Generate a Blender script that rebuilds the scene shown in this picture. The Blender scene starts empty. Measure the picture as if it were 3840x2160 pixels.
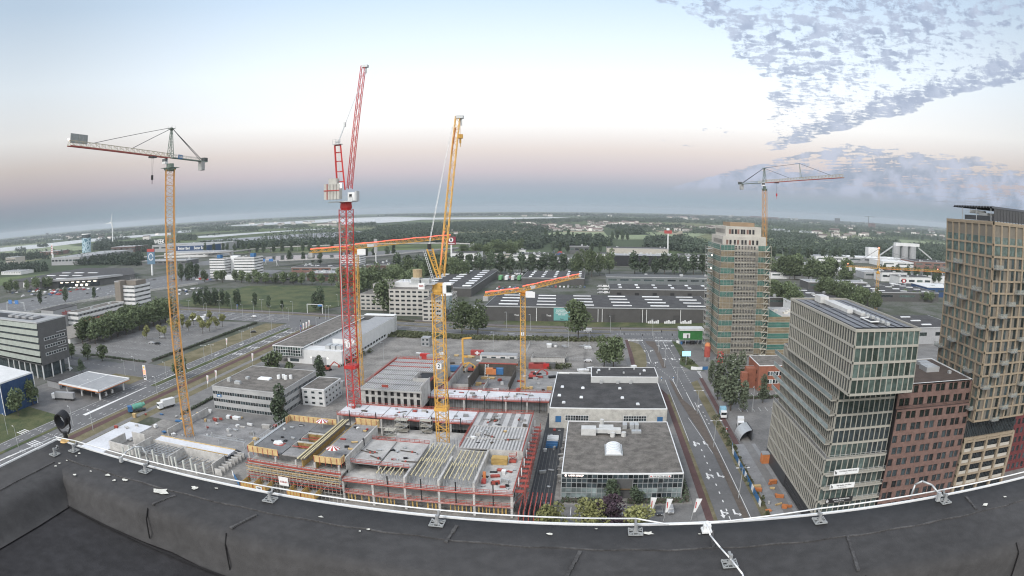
import bpy, math, random
from mathutils import Matrix, Vector
# ---------------------------------------------------------------- camera, sky, sun, exposure
SC = bpy.context.scene
COL = SC.collection
HCAM = 80.0
K1, K3 = 0.81895, 0.06029            # lens curve of the wide security camera (angle against image radius)
PITCH, ROLL, YAW = math.radians(7.2464), math.radians(-0.1664), math.radians(-7.2)
_c = bpy.data.cameras.new('camera')
CAM = bpy.data.objects.new('camera', _c)
COL.objects.link(CAM)
SC.camera = CAM
_c.type = 'PANO'
_c.sensor_width = 36
_c.sensor_fit = 'HORIZONTAL'
_c.clip_start, _c.clip_end = 0.1, 60000
_cc = _c.cycles if hasattr(_c, 'cycles') and hasattr(_c.cycles, 'panorama_type') else _c
_cc.panorama_type = 'FISHEYE_LENS_POLYNOMIAL'
_cc.fisheye_fov = math.pi
_cc.fisheye_polynomial_k0 = 0
_cc.fisheye_polynomial_k1 = -K1 / 18
_cc.fisheye_polynomial_k2 = 0
_cc.fisheye_polynomial_k3 = -K3 / 18 ** 3
_cc.fisheye_polynomial_k4 = 0
CAM.matrix_world = Matrix.Translation((0, 0, HCAM)) @ Matrix.Rotation(-YAW, 4, 'Z') @ Matrix.Rotation(math.pi / 2 - PITCH, 4, 'X') @ Matrix.Rotation(ROLL, 4, 'Z')
SC.view_settings.view_transform = 'Standard'
SC.view_settings.look = 'None'
SC.view_settings.gamma = 1
SC.view_settings.exposure = EXPOSURE = 0.35
SC.cycles.max_bounces = 5
SC.cycles.diffuse_bounces = 3
SC.cycles.glossy_bounces = 3
SC.cycles.transparent_max_bounces = 12
SC.cycles.volume_bounces = 0
SC.cycles.filter_width = 1.15

def rgb(h):
	"""display colour 0-255 -> linear"""
	return tuple(((c / 255) / 12.92 if c / 255 <= .04045 else ((c / 255 + .055) / 1.055) ** 2.4) for c in h) + (1,)

class NT:
	"""tiny helper to write node trees as expressions"""
	def __init__(s, t):
		s.t = t
	def n(s, typ, **kw):
		nd = s.t.nodes.new(typ)
		for k, v in kw.items():
			setattr(nd, k, v)
		return nd
	def put(s, sock, v):
		if hasattr(v, 'is_output'):
			s.t.links.new(v, sock)
		elif v is not None:
			sock.default_value = v
	def m(s, op, a, b=None, c=None, clamp=False):
		nd = s.n('ShaderNodeMath', operation=op, use_clamp=clamp)
		s.put(nd.inputs[0], a); s.put(nd.inputs[1], b)
		if c is not None:
			s.put(nd.inputs[2], c)
		return nd.outputs[0]
	def smooth(s, x, lo, hi, a=0.0, b=1.0):
		nd = s.n('ShaderNodeMapRange', interpolation_type='SMOOTHSTEP')
		s.put(nd.inputs[0], x); s.put(nd.inputs[1], lo); s.put(nd.inputs[2], hi); s.put(nd.inputs[3], a); s.put(nd.inputs[4], b)
		return nd.outputs[0]
	def mix(s, f, a, b):
		nd = s.n('ShaderNodeMix', data_type='RGBA')
		s.put(nd.inputs[0], f); s.put(nd.inputs[6], a); s.put(nd.inputs[7], b)
		return nd.outputs[2]
	def noise(s, vec, scale, detail=3, rough=.55, dist=0.0):
		nd = s.n('ShaderNodeTexNoise')
		if vec is not None:
			s.put(nd.inputs['Vector'], vec)
		nd.inputs['Scale'].default_value = scale; nd.inputs['Detail'].default_value = detail
		nd.inputs['Roughness'].default_value = rough; nd.inputs['Distortion'].default_value = dist
		return nd.outputs[0]
	def ramp(s, f, stops, interp='LINEAR'):
		nd = s.n('ShaderNodeValToRGB'); s.put(nd.inputs[0], f)
		r = nd.color_ramp; r.interpolation = interp
		r.elements[0].position = stops[0][0]; r.elements[0].color = stops[0][1]
		r.elements[1].position = stops[-1][0]; r.elements[1].color = stops[-1][1]
		for p, c in stops[1:-1]:
			e = r.elements.new(p); e.color = c
		return nd.outputs[0]

def build_world():
	w = bpy.data.worlds.new('World'); SC.world = w; w.use_nodes = True
	t = w.node_tree; T = NT(t); bg = t.nodes['Background']
	tc = T.n('ShaderNodeTexCoord'); d = tc.outputs['Generated']
	sp = T.n('ShaderNodeSeparateXYZ'); t.links.new(d, sp.inputs[0])
	x, y, z = sp.outputs
	# dawn gradient by height above the horizon: grey-blue earth shadow, pink belt, pale top
	el = T.m('DIVIDE', z, 0.5, clamp=True)
	sk = T.ramp(el, [(0.0, rgb((140, 156, 168))), (.035, rgb((143, 159, 171))), (.075, rgb((158, 164, 176))), (.125, rgb((190, 182, 187))),
					 (.19, rgb((212, 203, 199))), (.28, rgb((236, 236, 235))), (.44, rgb((231, 241, 249))), (.68, rgb((196, 216, 236))), (1.0, rgb((180, 200, 226)))])
	# brightest low in the middle of the view, falling off to both sides
	h = T.m('POWER', T.m('MAXIMUM', T.m('SUBTRACT', 1.0, T.m('MULTIPLY', z, z)), 0.0001), .5)
	side = T.m('DIVIDE', T.m('ADD', T.m('MULTIPLY', x, -0.02), T.m('MULTIPLY', y, 0.9998)), h)
	fall = T.smooth(side, 0.55, 1.0, 0.72, 1.0)
	fb = T.smooth(side, -1.0, 0.55, 4.2, 0.72)
	f = T.m('MAXIMUM', fall, fb)
	v = T.n('ShaderNodeVectorMath', operation='SCALE'); t.links.new(sk, v.inputs[0]); t.links.new(f, v.inputs['Scale'])
	sky = T.mix(T.smooth(side, .45, -.4, 0, .8), v.outputs[0], (2.3, 2.16, 1.98, 1))
	# altocumulus sheet: direction projected on a flat cloud layer
	zz = T.m('MAXIMUM', z, 0.012)
	u = T.m('DIVIDE', x, zz); vv = T.m('DIVIDE', y, zz)
	cv = T.n('ShaderNodeCombineXYZ'); t.links.new(u, cv.inputs[0]); t.links.new(vv, cv.inputs[1])
	P = cv.outputs[0]
	big = T.m('MULTIPLY', T.m('SUBTRACT', T.noise(P, 1.1, 4, .6), .5), 1.6)
	edge = T.m('MINIMUM', T.m('MULTIPLY_ADD', vv, .63, -1.52), T.m('MULTIPLY_ADD', vv, .30, -.07))
	ud = T.m('MULTIPLY_ADD', big, .45, u)
	m1 = T.m('MULTIPLY', T.smooth(T.m('SUBTRACT', ud, edge), -0.12, .22), T.smooth(ud, 2.85, 3.1, 1, 0))
	m1 = T.m('MULTIPLY', m1, T.smooth(vv, 9.5, 14.5, 1, 0))
	band = T.m('MULTIPLY', T.smooth(ud, 2.35, 2.6), T.smooth(ud, 2.85, 3.05, 1, 0))
	clear = T.m('MULTIPLY', T.smooth(ud, 1.8, 2.05), T.smooth(ud, 2.3, 2.5, 1, 0))
	cov = T.m('MULTIPLY_ADD', band, .055, T.m('MULTIPLY_ADD', clear, -.06, .515))
	n1 = T.m('ADD', T.m('MULTIPLY', T.noise(P, 9.0, 6, .62, .6), .55), T.m('MULTIPLY', T.noise(d, 46.0, 5, .62, .3), .5))
	c1 = T.smooth(T.m('SUBTRACT', T.m('ADD', n1, T.m('MULTIPLY', cov, T.smooth(m1, 0, 1, -.2, 1.0))), 1.0), -.02, .10)
	c1 = T.m('MULTIPLY', c1, m1)
	# ragged low flecks towards the horizon on the right
	cs = T.n('ShaderNodeCombineXYZ'); t.links.new(u, cs.inputs[0]); t.links.new(T.m('MULTIPLY', vv, .55), cs.inputs[1])
	n2 = T.m('ADD', T.m('MULTIPLY', T.noise(cs.outputs[0], 3.6, 5, .6, .3), .6), T.m('MULTIPLY', T.noise(d, 60, 5, .65, .3), .42))
	n3 = T.noise(cs.outputs[0], .55, 3, .5)
	m2 = T.m('MULTIPLY', T.smooth(u, 2.9, 3.6), T.smooth(vv, 4.6, 8.5))
	m2 = T.m('MAXIMUM', m2, T.m('MULTIPLY', T.smooth(T.m('ABSOLUTE', T.m('SUBTRACT', u, 1.4)), 1.0, .3, 0, 1), T.m('MULTIPLY', T.smooth(vv, 6.5, 7.2, 0, .72), T.smooth(vv, 10, 11, 1, 0))))
	c2 = T.smooth(T.m('SUBTRACT', T.m('ADD', n2, T.m('MULTIPLY', T.m('MULTIPLY_ADD', T.m('SUBTRACT', n3, .5), .6, .575), m2)), 1.0), -.02, .06)
	c2 = T.m('MULTIPLY', T.m('MULTIPLY', c2, m2), T.smooth(vv, 16, 34, 1, 0))
	c = T.m('MAXIMUM', T.m('MULTIPLY', c1, .86), T.m('MULTIPLY', c2, .8))
	c = T.m('MULTIPLY', c, T.smooth(z, .01, .04))
	cc = T.mix(T.smooth(z, .05, .2), rgb((136, 152, 172)), rgb((146, 158, 182)))
	dark = T.mix(T.smooth(T.noise(d, 30, 4), .35, .65), cc, rgb((172, 182, 202)))
	t.links.new(T.mix(c, sky, dark), bg.inputs[0])
	bg.inputs[1].default_value = 1.0
build_world()
_l = bpy.data.lights.new('sun', 'SUN')
SUN = bpy.data.objects.new('sun', _l)
COL.objects.link(SUN)
_l.energy = 1.7
_l.angle = math.radians(12)
_l.color = (1, .93, .86)
SUN.rotation_euler = (math.radians(52), 0, math.radians(-28))   # low dawn light from behind the camera

# ---------------------------------------------------------------- photogrammetry: pixel of the 3840x2160 photo -> point on a level
def ray(px, py):
	x = (px - 1920) / 1920; y = -(py - 1080) / 1920
	r = math.hypot(x, y) + 1e-12; th = K1 * r + K3 * r ** 3
	x, y, f = math.sin(th) * x / r, math.sin(th) * y / r, math.cos(th)
	c, s = math.cos(ROLL), math.sin(ROLL); x, y = c * x - s * y, s * x + c * y
	c, s = math.cos(PITCH), math.sin(PITCH)
	x, y, z = x, c * f + s * y, -s * f + c * y
	c, s = math.cos(YAW), math.sin(YAW)
	return x * c + y * s, -x * s + y * c, z
def G(px, py, z=0.0):
	x, y, zz = ray(px, py); t = (z - HCAM) / zz
	return (x * t, y * t)
def GD(px, py, z=0.0):                      # same, from the 2576 px wide view
	return G(px * 3840 / 2576, py * 3840 / 2576, z)
def Z(px, py, X, Y):
	x, y, z = ray(px, py)
	return HCAM + z * math.hypot(X, Y) / math.hypot(x, y)

# ---------------------------------------------------------------- materials
MC = {}
def mat(name, col, rough=.85, var=.12, scale=.5, metal=0.0, obj=0.0, emit=None, estr=1.0, fine=0.0, spec=.3, alpha=None):
	"""procedural surface: base colour broken up by two noise scales, optional per-object shift"""
	if name in MC:
		return MC[name]
	m = bpy.data.materials.new(name); m.use_nodes = True
	t = m.node_tree; T = NT(t); b = t.nodes['Principled BSDF']
	col = tuple(col[:3]) + (1,)
	geo = T.n('ShaderNodeNewGeometry').outputs['Position']
	n = T.m('ADD', T.m('MULTIPLY', T.noise(geo, scale, 3), .6), T.m('MULTIPLY', T.noise(geo, scale * 9, 2), .4))
	k = T.smooth(n, .3, .7, 1 - var, 1 + var)
	if fine:
		k = T.m('MULTIPLY', k, T.smooth(T.noise(geo, 14, 2), .3, .7, 1 - fine, 1 + fine))
	if obj:
		k = T.m('MULTIPLY', k, T.smooth(T.n('ShaderNodeObjectInfo').outputs['Random'], 0, 1, 1 - obj, 1 + obj))
	v = T.n('ShaderNodeVectorMath', operation='SCALE'); v.inputs[0].default_value = col[:3]; t.links.new(k, v.inputs['Scale'])
	t.links.new(v.outputs[0], b.inputs['Base Color'])
	b.inputs['Roughness'].default_value = rough; b.inputs['Metallic'].default_value = metal
	b.inputs['Specular IOR Level'].default_value = spec
	if emit:
		b.inputs['Emission Color'].default_value = tuple(emit[:3]) + (1,); b.inputs['Emission Strength'].default_value = estr
	if alpha is not None:
		b.inputs['Alpha'].default_value = alpha
	MC[name] = m
	return m
def glassmat(name, col, lo=.5, hi=1.6, rough=.12, spec=.9):
	if name in MC:
		return MC[name]
	m = bpy.data.materials.new(name); m.use_nodes = True
	t = m.node_tree; T = NT(t); b = t.nodes['Principled BSDF']
	k = T.smooth(T.n('ShaderNodeObjectInfo').outputs['Random'], 0, 1, lo, hi)
	g = T.n('ShaderNodeNewGeometry').outputs['Position']
	k = T.m('MULTIPLY', k, T.smooth(T.noise(g, .7, 3), .35, .65, .75, 1.35))
	v = T.n('ShaderNodeVectorMath', operation='SCALE'); v.inputs[0].default_value = col[:3]; t.links.new(k, v.inputs['Scale'])
	t.links.new(v.outputs[0], b.inputs['Base Color'])
	b.inputs['Roughness'].default_value = rough; b.inputs['Specular IOR Level'].default_value = spec
	MC[name] = m
	return m
def emat(name, col, s=1.0):
	return mat(name, col, emit=col, estr=s)

# ---------------------------------------------------------------- mesh builder
SPLITN = set('pit_frame deck_beam panel_waler headlight strap window_frame felt_lap felt_seam scaffold_bracket trench_wall sign_logo bracket_panel lettering pier_post terrace_post lower_frame sun_blade door hopper banner_logo roller_door grid_frame_post frame_leg downpipe_pair post column steel_column window_opening loading_door header_beam timber_soldier timber_post stub_wall facade_pier facade_band cross_wall back_wall concrete_wall awning roof_tank counterweight downpipe pier silo lit_ceiling wheel side_wall inner_wall pit_wall pit_rim rooftop_plant roof_mast beam_layer bearer plank leg track rib rebar_deck roof_plant balcony_slab canopy_post roof_duct fuel core_wall penthouse hall_roof element roof_material slot_lining slot_beam mullion rib_post pump_body display pile_wall wall_panel stair_core deck_edge joint_line edge_board strut air_handling_unit warning_light side_window entrance glass_rail blue_cap wall pane_strip hoist_rope stair_flight landing formwork_panel price_field fence_panel ladder_rail layer scaffold_deck net_panel base_plate cooling_plant ledger guard_rail stub_column capping_beam deck_strip sign_blue barrier figure window_band roof_edge louvre_band orange_band fascia side_frame jib_rail led_string rope a_frame_leg head_house'.split())
class MB:
	def __init__(s, T=None, o=None):
		s.T = T; s.o = tuple(T.location) if T is not None else (o or (0, 0, 0)); s.v = []; s.f = []; s.mi = []; s.cur = 0
	def P(s, *pts):
		n = len(s.v); s.v += [tuple(p) for p in pts]; return n
	def F(s, *idx):
		s.f.append(idx); s.mi.append(s.cur)
	def quad(s, a, b, c, d):
		n = s.P(a, b, c, d); s.F(n, n + 1, n + 2, n + 3)
	def poly(s, pts):
		n = s.P(*pts); s.F(*range(n, n + len(pts)))
	def hexa(s, p):
		n = s.P(*p)
		for q in ((0, 3, 2, 1), (4, 5, 6, 7), (0, 1, 5, 4), (1, 2, 6, 5), (2, 3, 7, 6), (3, 0, 4, 7)):
			s.F(*[n + i for i in q])
	def box(s, x0, y0, z0, x1, y1, z1):
		if x0 > x1: x0, x1 = x1, x0
		if y0 > y1: y0, y1 = y1, y0
		if z0 > z1: z0, z1 = z1, z0
		s.hexa([(x0, y0, z0), (x1, y0, z0), (x1, y1, z0), (x0, y1, z0), (x0, y0, z1), (x1, y0, z1), (x1, y1, z1), (x0, y1, z1)])
	def obox(s, P, d, a0, a1, b0, b1, z0, z1):
		"""box in the frame at P: a along unit d, b along the inward normal (left of d)"""
		nx, ny = -d[1], d[0]
		q = [(P[0] + d[0] * a + nx * b, P[1] + d[1] * a + ny * b) for a, b in ((a0, b0), (a1, b0), (a1, b1), (a0, b1))]
		s.hexa([(x, y, z0) for x, y in q] + [(x, y, z1) for x, y in q])
	def prism(s, pts, z0, z1):
		k = len(pts); n = s.P(*[(x, y, z0) for x, y in pts], *[(x, y, z1) for x, y in pts])
		s.F(*[n + i for i in range(k - 1, -1, -1)]); s.F(*[n + k + i for i in range(k)])
		for i in range(k):
			j = (i + 1) % k; s.F(n + i, n + j, n + k + j, n + k + i)
	def bar(s, p, q, w, h=None):
		p = Vector(p); q = Vector(q); d = q - p; h = h or w
		if d.length < 1e-6: return
		d.normalize(); a = d.cross(Vector((0, 0, 1)))
		if a.length < .02: a = Vector((1, 0, 0))
		a.normalize(); b = a.cross(d)
		a *= w / 2; b *= h / 2
		s.hexa([p - a - b, p + a - b, p + a + b, p - a + b, q - a - b, q + a - b, q + a + b, q - a + b])
	def cyl(s, x, y, z0, z1, r, n=8, r2=None, cap=True):
		r2 = r if r2 is None else r2
		k = s.P(*[(x + r * math.cos(6.2832 * i / n), y + r * math.sin(6.2832 * i / n), z0) for i in range(n)],
				*[(x + r2 * math.cos(6.2832 * i / n), y + r2 * math.sin(6.2832 * i / n), z1) for i in range(n)])
		for i in range(n):
			j = (i + 1) % n; s.F(k + i, k + j, k + n + j, k + n + i)
		if cap:
			s.F(*[k + n + i for i in range(n)]); s.F(*[k + n - 1 - i for i in range(n)])
	def tube(s, pts, r, n=6):
		for i in range(len(pts) - 1):
			p, q = Vector(pts[i]), Vector(pts[i + 1]); d = (q - p)
			if d.length < 1e-6: continue
			d.normalize(); a = d.cross(Vector((0, 0, 1)))
			if a.length < .02: a = Vector((1, 0, 0))
			a.normalize(); b = a.cross(d)
			ring = [a * math.cos(6.2832 * t / n) * r + b * math.sin(6.2832 * t / n) * r for t in range(n)]
			k = s.P(*[p + g for g in ring], *[q + g for g in ring])
			for t in range(n):
				u = (t + 1) % n; s.F(k + t, k + u, k + n + u, k + n + t)
			s.F(*[k + n + t for t in range(n)]); s.F(*[k + n - 1 - t for t in range(n)])
	def islands(s):
		up = list(range(len(s.v)))
		def find(a):
			while up[a] != a: up[a] = up[up[a]]; a = up[a]
			return a
		for f in s.f:
			r0 = find(f[0])
			for i in f[1:]: up[find(i)] = r0
		g = {}
		for k, f in enumerate(s.f): g.setdefault(find(f[0]), []).append(k)
		return list(g.values())
	def build(s, name, m, parent=None, smooth=False):
		if not s.f: return None
		if name in SPLITN and (parent is not None or s.T is not None):
			gs = s.islands()
			if 1 < len(gs) <= 60:
				out = None
				for g in gs:
					c = MB(s.T, s.o); c.o = s.o; ix = {}
					for k in g:
						for i in s.f[k]:
							if i not in ix: ix[i] = len(c.v); c.v.append(s.v[i])
						c.f.append(tuple(ix[i] for i in s.f[k])); c.mi.append(s.mi[k])
					out = c.build('\0' + name, m, parent, smooth) or out
				return out
		name = name.strip('\0')
		me = bpy.data.meshes.new(name)
		ox, oy, oz = s.o
		me.from_pydata([(a - ox, b - oy, c - oz) for a, b, c in s.v], [], s.f)
		ms = m if isinstance(m, (list, tuple)) else [m]
		[me.materials.append(k) for k in ms if k]
		if len(ms) > 1: me.polygons.foreach_set('material_index', s.mi)
		if smooth: me.polygons.foreach_set('use_smooth', [True] * len(s.f))
		me.update()
		o = bpy.data.objects.new(name, me); COL.objects.link(o)
		par = parent if parent is not None else s.T
		if par is not None: o.parent = par
		else: o.location = s.o
		return o
def tag(o, label=None, cat=None, group=None, kind=None):
	for k, v in (('label', label), ('category', cat), ('group', group), ('kind', kind)):
		if v: o[k] = v
	return o
def thing(name, label, cat, loc=(0, 0, 0), group=None, rz=0.0):
	o = bpy.data.objects.new(name, None); COL.objects.link(o)
	o.location = loc if len(loc) == 3 else (loc[0], loc[1], 0); o.rotation_euler = (0, 0, rz); o.empty_display_size = .5
	return tag(o, label, cat, group)
def dup(o, parent=None):
	c = o.copy(); COL.objects.link(c)
	if parent is not None: c.parent = parent
	for ch in list(o.children):
		dup(ch, c)
	return c
def place(proto, loc, rz=0.0, label=None, sc=None):
	c = dup(proto); c.location = loc if len(loc) == 3 else (loc[0], loc[1], 0); c.rotation_euler = (0, 0, rz)
	if sc: c.scale = (sc, sc, sc) if not isinstance(sc, tuple) else sc
	if label: c['label'] = label
	return c
def sheet(name, pts, z, m, kind='structure', parent=None):
	b = MB(); b.poly([(x, y, z) for x, y in pts]); o = b.build(name, m, parent)
	if kind: tag(o, kind=kind)
	return o
R = random.Random(11)
U = R.uniform
# ---------------------------------------------------------------- ground, water, roads
def fieldmat():
	m = bpy.data.materials.new('polder_ground'); m.use_nodes = True
	t = m.node_tree; T = NT(t); b = t.nodes['Principled BSDF']
	g = T.n('ShaderNodeNewGeometry').outputs['Position']
	vo = T.n('ShaderNodeTexVoronoi'); vo.inputs['Scale'].default_value = .0032
	mp = T.n('ShaderNodeMapping'); t.links.new(g, mp.inputs[0]); mp.inputs['Scale'].default_value = (1, .45, 1); mp.inputs['Rotation'].default_value = (0, 0, .25)
	t.links.new(mp.outputs[0], vo.inputs['Vector'])
	sp = T.n('ShaderNodeSeparateColor'); t.links.new(vo.outputs['Color'], sp.inputs[0])
	c = T.ramp(sp.outputs[0], [(0, (.045, .062, .036, 1)), (.3, (.075, .10, .045, 1)), (.5, (.10, .135, .06, 1)), (.7, (.15, .16, .09, 1)), (.85, (.06, .08, .045, 1)), (1, (.085, .115, .05, 1))], 'CONSTANT')
	n = T.noise(g, .02, 4); n2 = T.noise(g, .35, 3)
	c = T.mix(T.smooth(n, .35, .65, 0, .6), c, (.05, .065, .04, 1))
	v = T.n('ShaderNodeVectorMath', operation='SCALE'); t.links.new(c, v.inputs[0]); t.links.new(T.smooth(n2, .3, .7, .8, 1.25), v.inputs['Scale'])
	t.links.new(v.outputs[0], b.inputs['Base Color']); b.inputs['Roughness'].default_value = .95
	b.inputs['Specular IOR Level'].default_value = .1
	return m
def grassmat(name, a, bcol, scale=.12):
	m = bpy.data.materials.new(name); m.use_nodes = True
	t = m.node_tree; T = NT(t); b = t.nodes['Principled BSDF']
	g = T.n('ShaderNodeNewGeometry').outputs['Position']
	f = T.smooth(T.m('ADD', T.m('MULTIPLY', T.noise(g, scale, 5, .6, .6), .7), T.m('MULTIPLY', T.noise(g, scale * 14, 3), .3)), .38, .62)
	t.links.new(T.mix(f, a + (1,), bcol + (1,)), b.inputs['Base Color']); b.inputs['Roughness'].default_value = .95
	b.inputs['Specular IOR Level'].default_value = .1
	MC[name] = m
	return m
M_GROUND = fieldmat()
b = MB()
ring = [60, 300, 900, 2500, 6000, 17500]
NS = 48
prev = None
for r in ring:
	cur = b.P(*[(r * math.cos(6.28319 * i / NS), r * math.sin(6.28319 * i / NS), 0) for i in range(NS)])
	if prev is None:
		b.F(*[cur + i for i in range(NS)])
	else:
		for i in range(NS):
			j = (i + 1) % NS; b.F(prev + i, cur + i, cur + j, prev + j)
	prev = cur
tag(b.build('ground', M_GROUND), kind='structure')

M_ASPH = mat('asphalt', (.115, .117, .12), .9, .14, .12, fine=.08)
M_ASPH2 = mat('old_asphalt', (.14, .14, .138), .9, .22, .2, fine=.1)
M_RED = mat('red_asphalt', (.085, .05, .048), .9, .15, .3, fine=.08)
M_PAVE = mat('paving', (.16, .16, .158), .9, .15, .4, fine=.12)
M_PAVE2 = mat('brown_paving', (.098, .082, .07), .9, .2, .5, fine=.12)
M_CONC = mat('concrete', (.37, .37, .36), .85, .26, .45, fine=.08)
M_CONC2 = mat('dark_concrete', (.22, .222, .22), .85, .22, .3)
M_GRAVEL = mat('gravel', (.185, .18, .17), .95, .38, .10, fine=.25)
M_DIRT = mat('dirt', (.15, .14, .125), .95, .25, .25, fine=.2)
M_WHITE = mat('white_paint', (.62, .63, .63), .7, .12, .8)
M_DRY = grassmat('dry_grass', (.11, .10, .06), (.165, .15, .10), .12)
M_GRASS = grassmat('green_grass', (.045, .065, .032), (.10, .105, .055), .10)
M_MEADOW = grassmat('meadow_grass', (.045, .065, .035), (.095, .105, .055), .05)
M_TARMAC = mat('black_membrane', (.03, .032, .035), .75, .2, .5)

def rect(name, x0, y0, x1, y1, z, m):
	return sheet(name, [(x0, y0), (x1, y0), (x1, y1), (x0, y1)], z, m)
# city floor under everything near
rect('city_ground', -900, 60, 620, 1150, .05, grassmat('city_ground', (.055, .065, .045), (.115, .118, .11), .03))
rect('site_ground', -168, 60, 31, 381, .10, M_GRAVEL)
rect('right_lot_ground', 31, 60, 260, 381, .10, mat('lot_paving', (.14, .14, .138), .9, .25, .12, fine=.12))
# avenue (runs left to right)
AV = [(-420, 408, 440), (-235, 403, 438), (-136, 396, 424), (-60, 383, 411), (5, 381.5, 408), (60, 382, 408), (260, 378, 405), (620, 372, 399)]
def strip(name, f0, f1, z, m, X=None):
	b = MB()
	for (x0, a0, b0), (x1, a1, b1) in zip(AV[:-1], AV[1:]):
		if X and (x1 <= X[0] or x0 >= X[1]): continue
		L = lambda x, p0, p1: p0 + (p1 - p0) * (x - x0) / (x1 - x0)
		xa, xb = (max(x0, X[0]), min(x1, X[1])) if X else (x0, x1)
		r = []
		for xx in (xa, xb):
			p, q = L(xx, a0, a1), L(xx, b0, b1); r.append((p + (q - p) * f0, p + (q - p) * f1))
		b.quad((xa, r[0][0], z), (xb, r[1][0], z), (xb, r[1][1], z), (xa, r[0][1], z))
	return tag(b.build(name, m), kind='structure')
strip('avenue', 0, 1, .16, M_ASPH)
strip('avenue_median', .50, .61, .28, M_DRY, (-190, 14))
strip('avenue_median', .50, .58, .28, M_DRY, (64, 620))
strip('verge', 1.0, 1.12, .12, M_DRY); strip('tramway', 1.12, 1.45, .12, mat('tram_bed', (.10, .085, .08), .9, .2, .3, fine=.2))
strip('verge', 1.45, 2.3, .11, M_GRASS, (-60, 620)); strip('cycle_path', 1.25, 1.33, .16, M_PAVE)
strip('verge', -.32, -.01, .12, M_GRASS, (-128, 20))
# left road (runs away from the camera)
rect('left_road', -217.5, 60, -196, 404, .18, M_ASPH)
for a, c, y0, y1 in ((-208.4, -204.8, 225, 385), (-209, -206.6, 100, 160)):
	rect('left_median', a, y0, c, y1, .30, M_GRASS)
rect('left_verge', -235, 262, -217.8, 398, .14, M_DRY); rect('verge', -196, 60, -176, 398, .14, M_DRY)
rect('cycle_path', -193.4, 60, -189.8, 400, .19, M_RED); rect('footpath', -184, 100, -181, 400, .18, M_PAVE)
rect('left_verge', -262, 60, -217.8, 165, .13, M_GRASS)
rect('station_ground', -262, 165, -217.8, 262, .13, mat('station_paving', (.12, .12, .12), .9, .2, .2, fine=.12))
rect('side_road', -330, 238, -217.6, 256, .17, M_ASPH); rect('side_road', -275, 60, -262, 240, .15, M_ASPH2)
rect('station_island', -247, 222, -222, 236, .22, M_DRY)
# car park left of the road
rect('car_park', -345, 262, -243, 398, .12, M_ASPH2)
rect('yard', -176, 186, -112, 292, .14, mat('yard_paving', (.15, .15, .148), .9, .2, .2, fine=.12))
# right road
rect('right_road', 36.7, 60, 49.4, 254, .18, M_ASPH)
sheet('right_road', [(36.7, 254), (49.4, 254), (49.2, 290), (48.6, 317), (51.7, 334), (52.3, 381.5), (30.2, 381.5), (30.8, 364), (32.3, 340), (31, 313), (36.7, 290)], .18, M_ASPH)
sheet('side_road', [(49.2, 280), (49.2, 300), (52.7, 304.2), (62, 303), (90, 303), (90, 288), (57, 290)], .17, M_ASPH)
rect('right_median', 43.9, 60, 45.7, 192, .31, M_PAVE2)
sheet('right_median', [(43.9, 192), (45.7, 192), (45.4, 236), (41.6, 254), (40.6, 282), (39.2, 287), (39.6, 254), (40.7, 237)], .31, M_PAVE2)
sheet('right_median', [(34.9, 375), (41.0, 373.3), (40.7, 328), (40.4, 309), (38.4, 309), (38.2, 352.6), (35.3, 366)], .31, M_PAVE2)
sheet('road_island', [(24.4, 374.5), (29.3, 367.5), (30.9, 364), (32.3, 340), (31.0, 317), (29.7, 309.3), (24.6, 310.4), (24.9, 345.8)], .30, M_DRY)
rect('footpath', 31.3, 60, 33.4, 262, .20, M_PAVE); rect('cycle_path', 33.4, 60, 35.5, 262, .22, M_RED); rect('verge', 35.5, 60, 36.6, 262, .20, M_DRY)
sheet('cycle_path', [(33.4, 262), (35.5, 262), (25, 312), (24.8, 346), (24.2, 378), (22.4, 378), (22.6, 345), (22.6, 310)], .24, M_RED)
sheet('footpath', [(31.3, 262), (33.4, 262), (22.4, 310), (22.4, 378), (20.4, 380), (20.2, 305)], .22, M_PAVE)
sheet('verge', [(51.8, 375.4), (51.6, 334), (48.6, 317), (52.7, 304.2), (60, 303), (56, 330), (56, 372)], .26, M_GRASS)
sheet('verge', [(49.6, 60), (52, 60), (53, 285), (49.3, 281)], .2, M_DRY)
sheet('cycle_path', [(53, 200), (55, 200), (56.5, 289), (54.6, 289)], .24, M_RED); rect('footpath', 56.6, 140, 59.6, 300, .22, M_PAVE)
rect('site_yard', 50.6, 60, 61, 200, .19, mat('site_slab', (.20, .205, .21), .85, .2, .25, fine=.08))
rect('parking_strip', -8, 60, 31.3, 154.5, .17, M_ASPH2)

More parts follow.
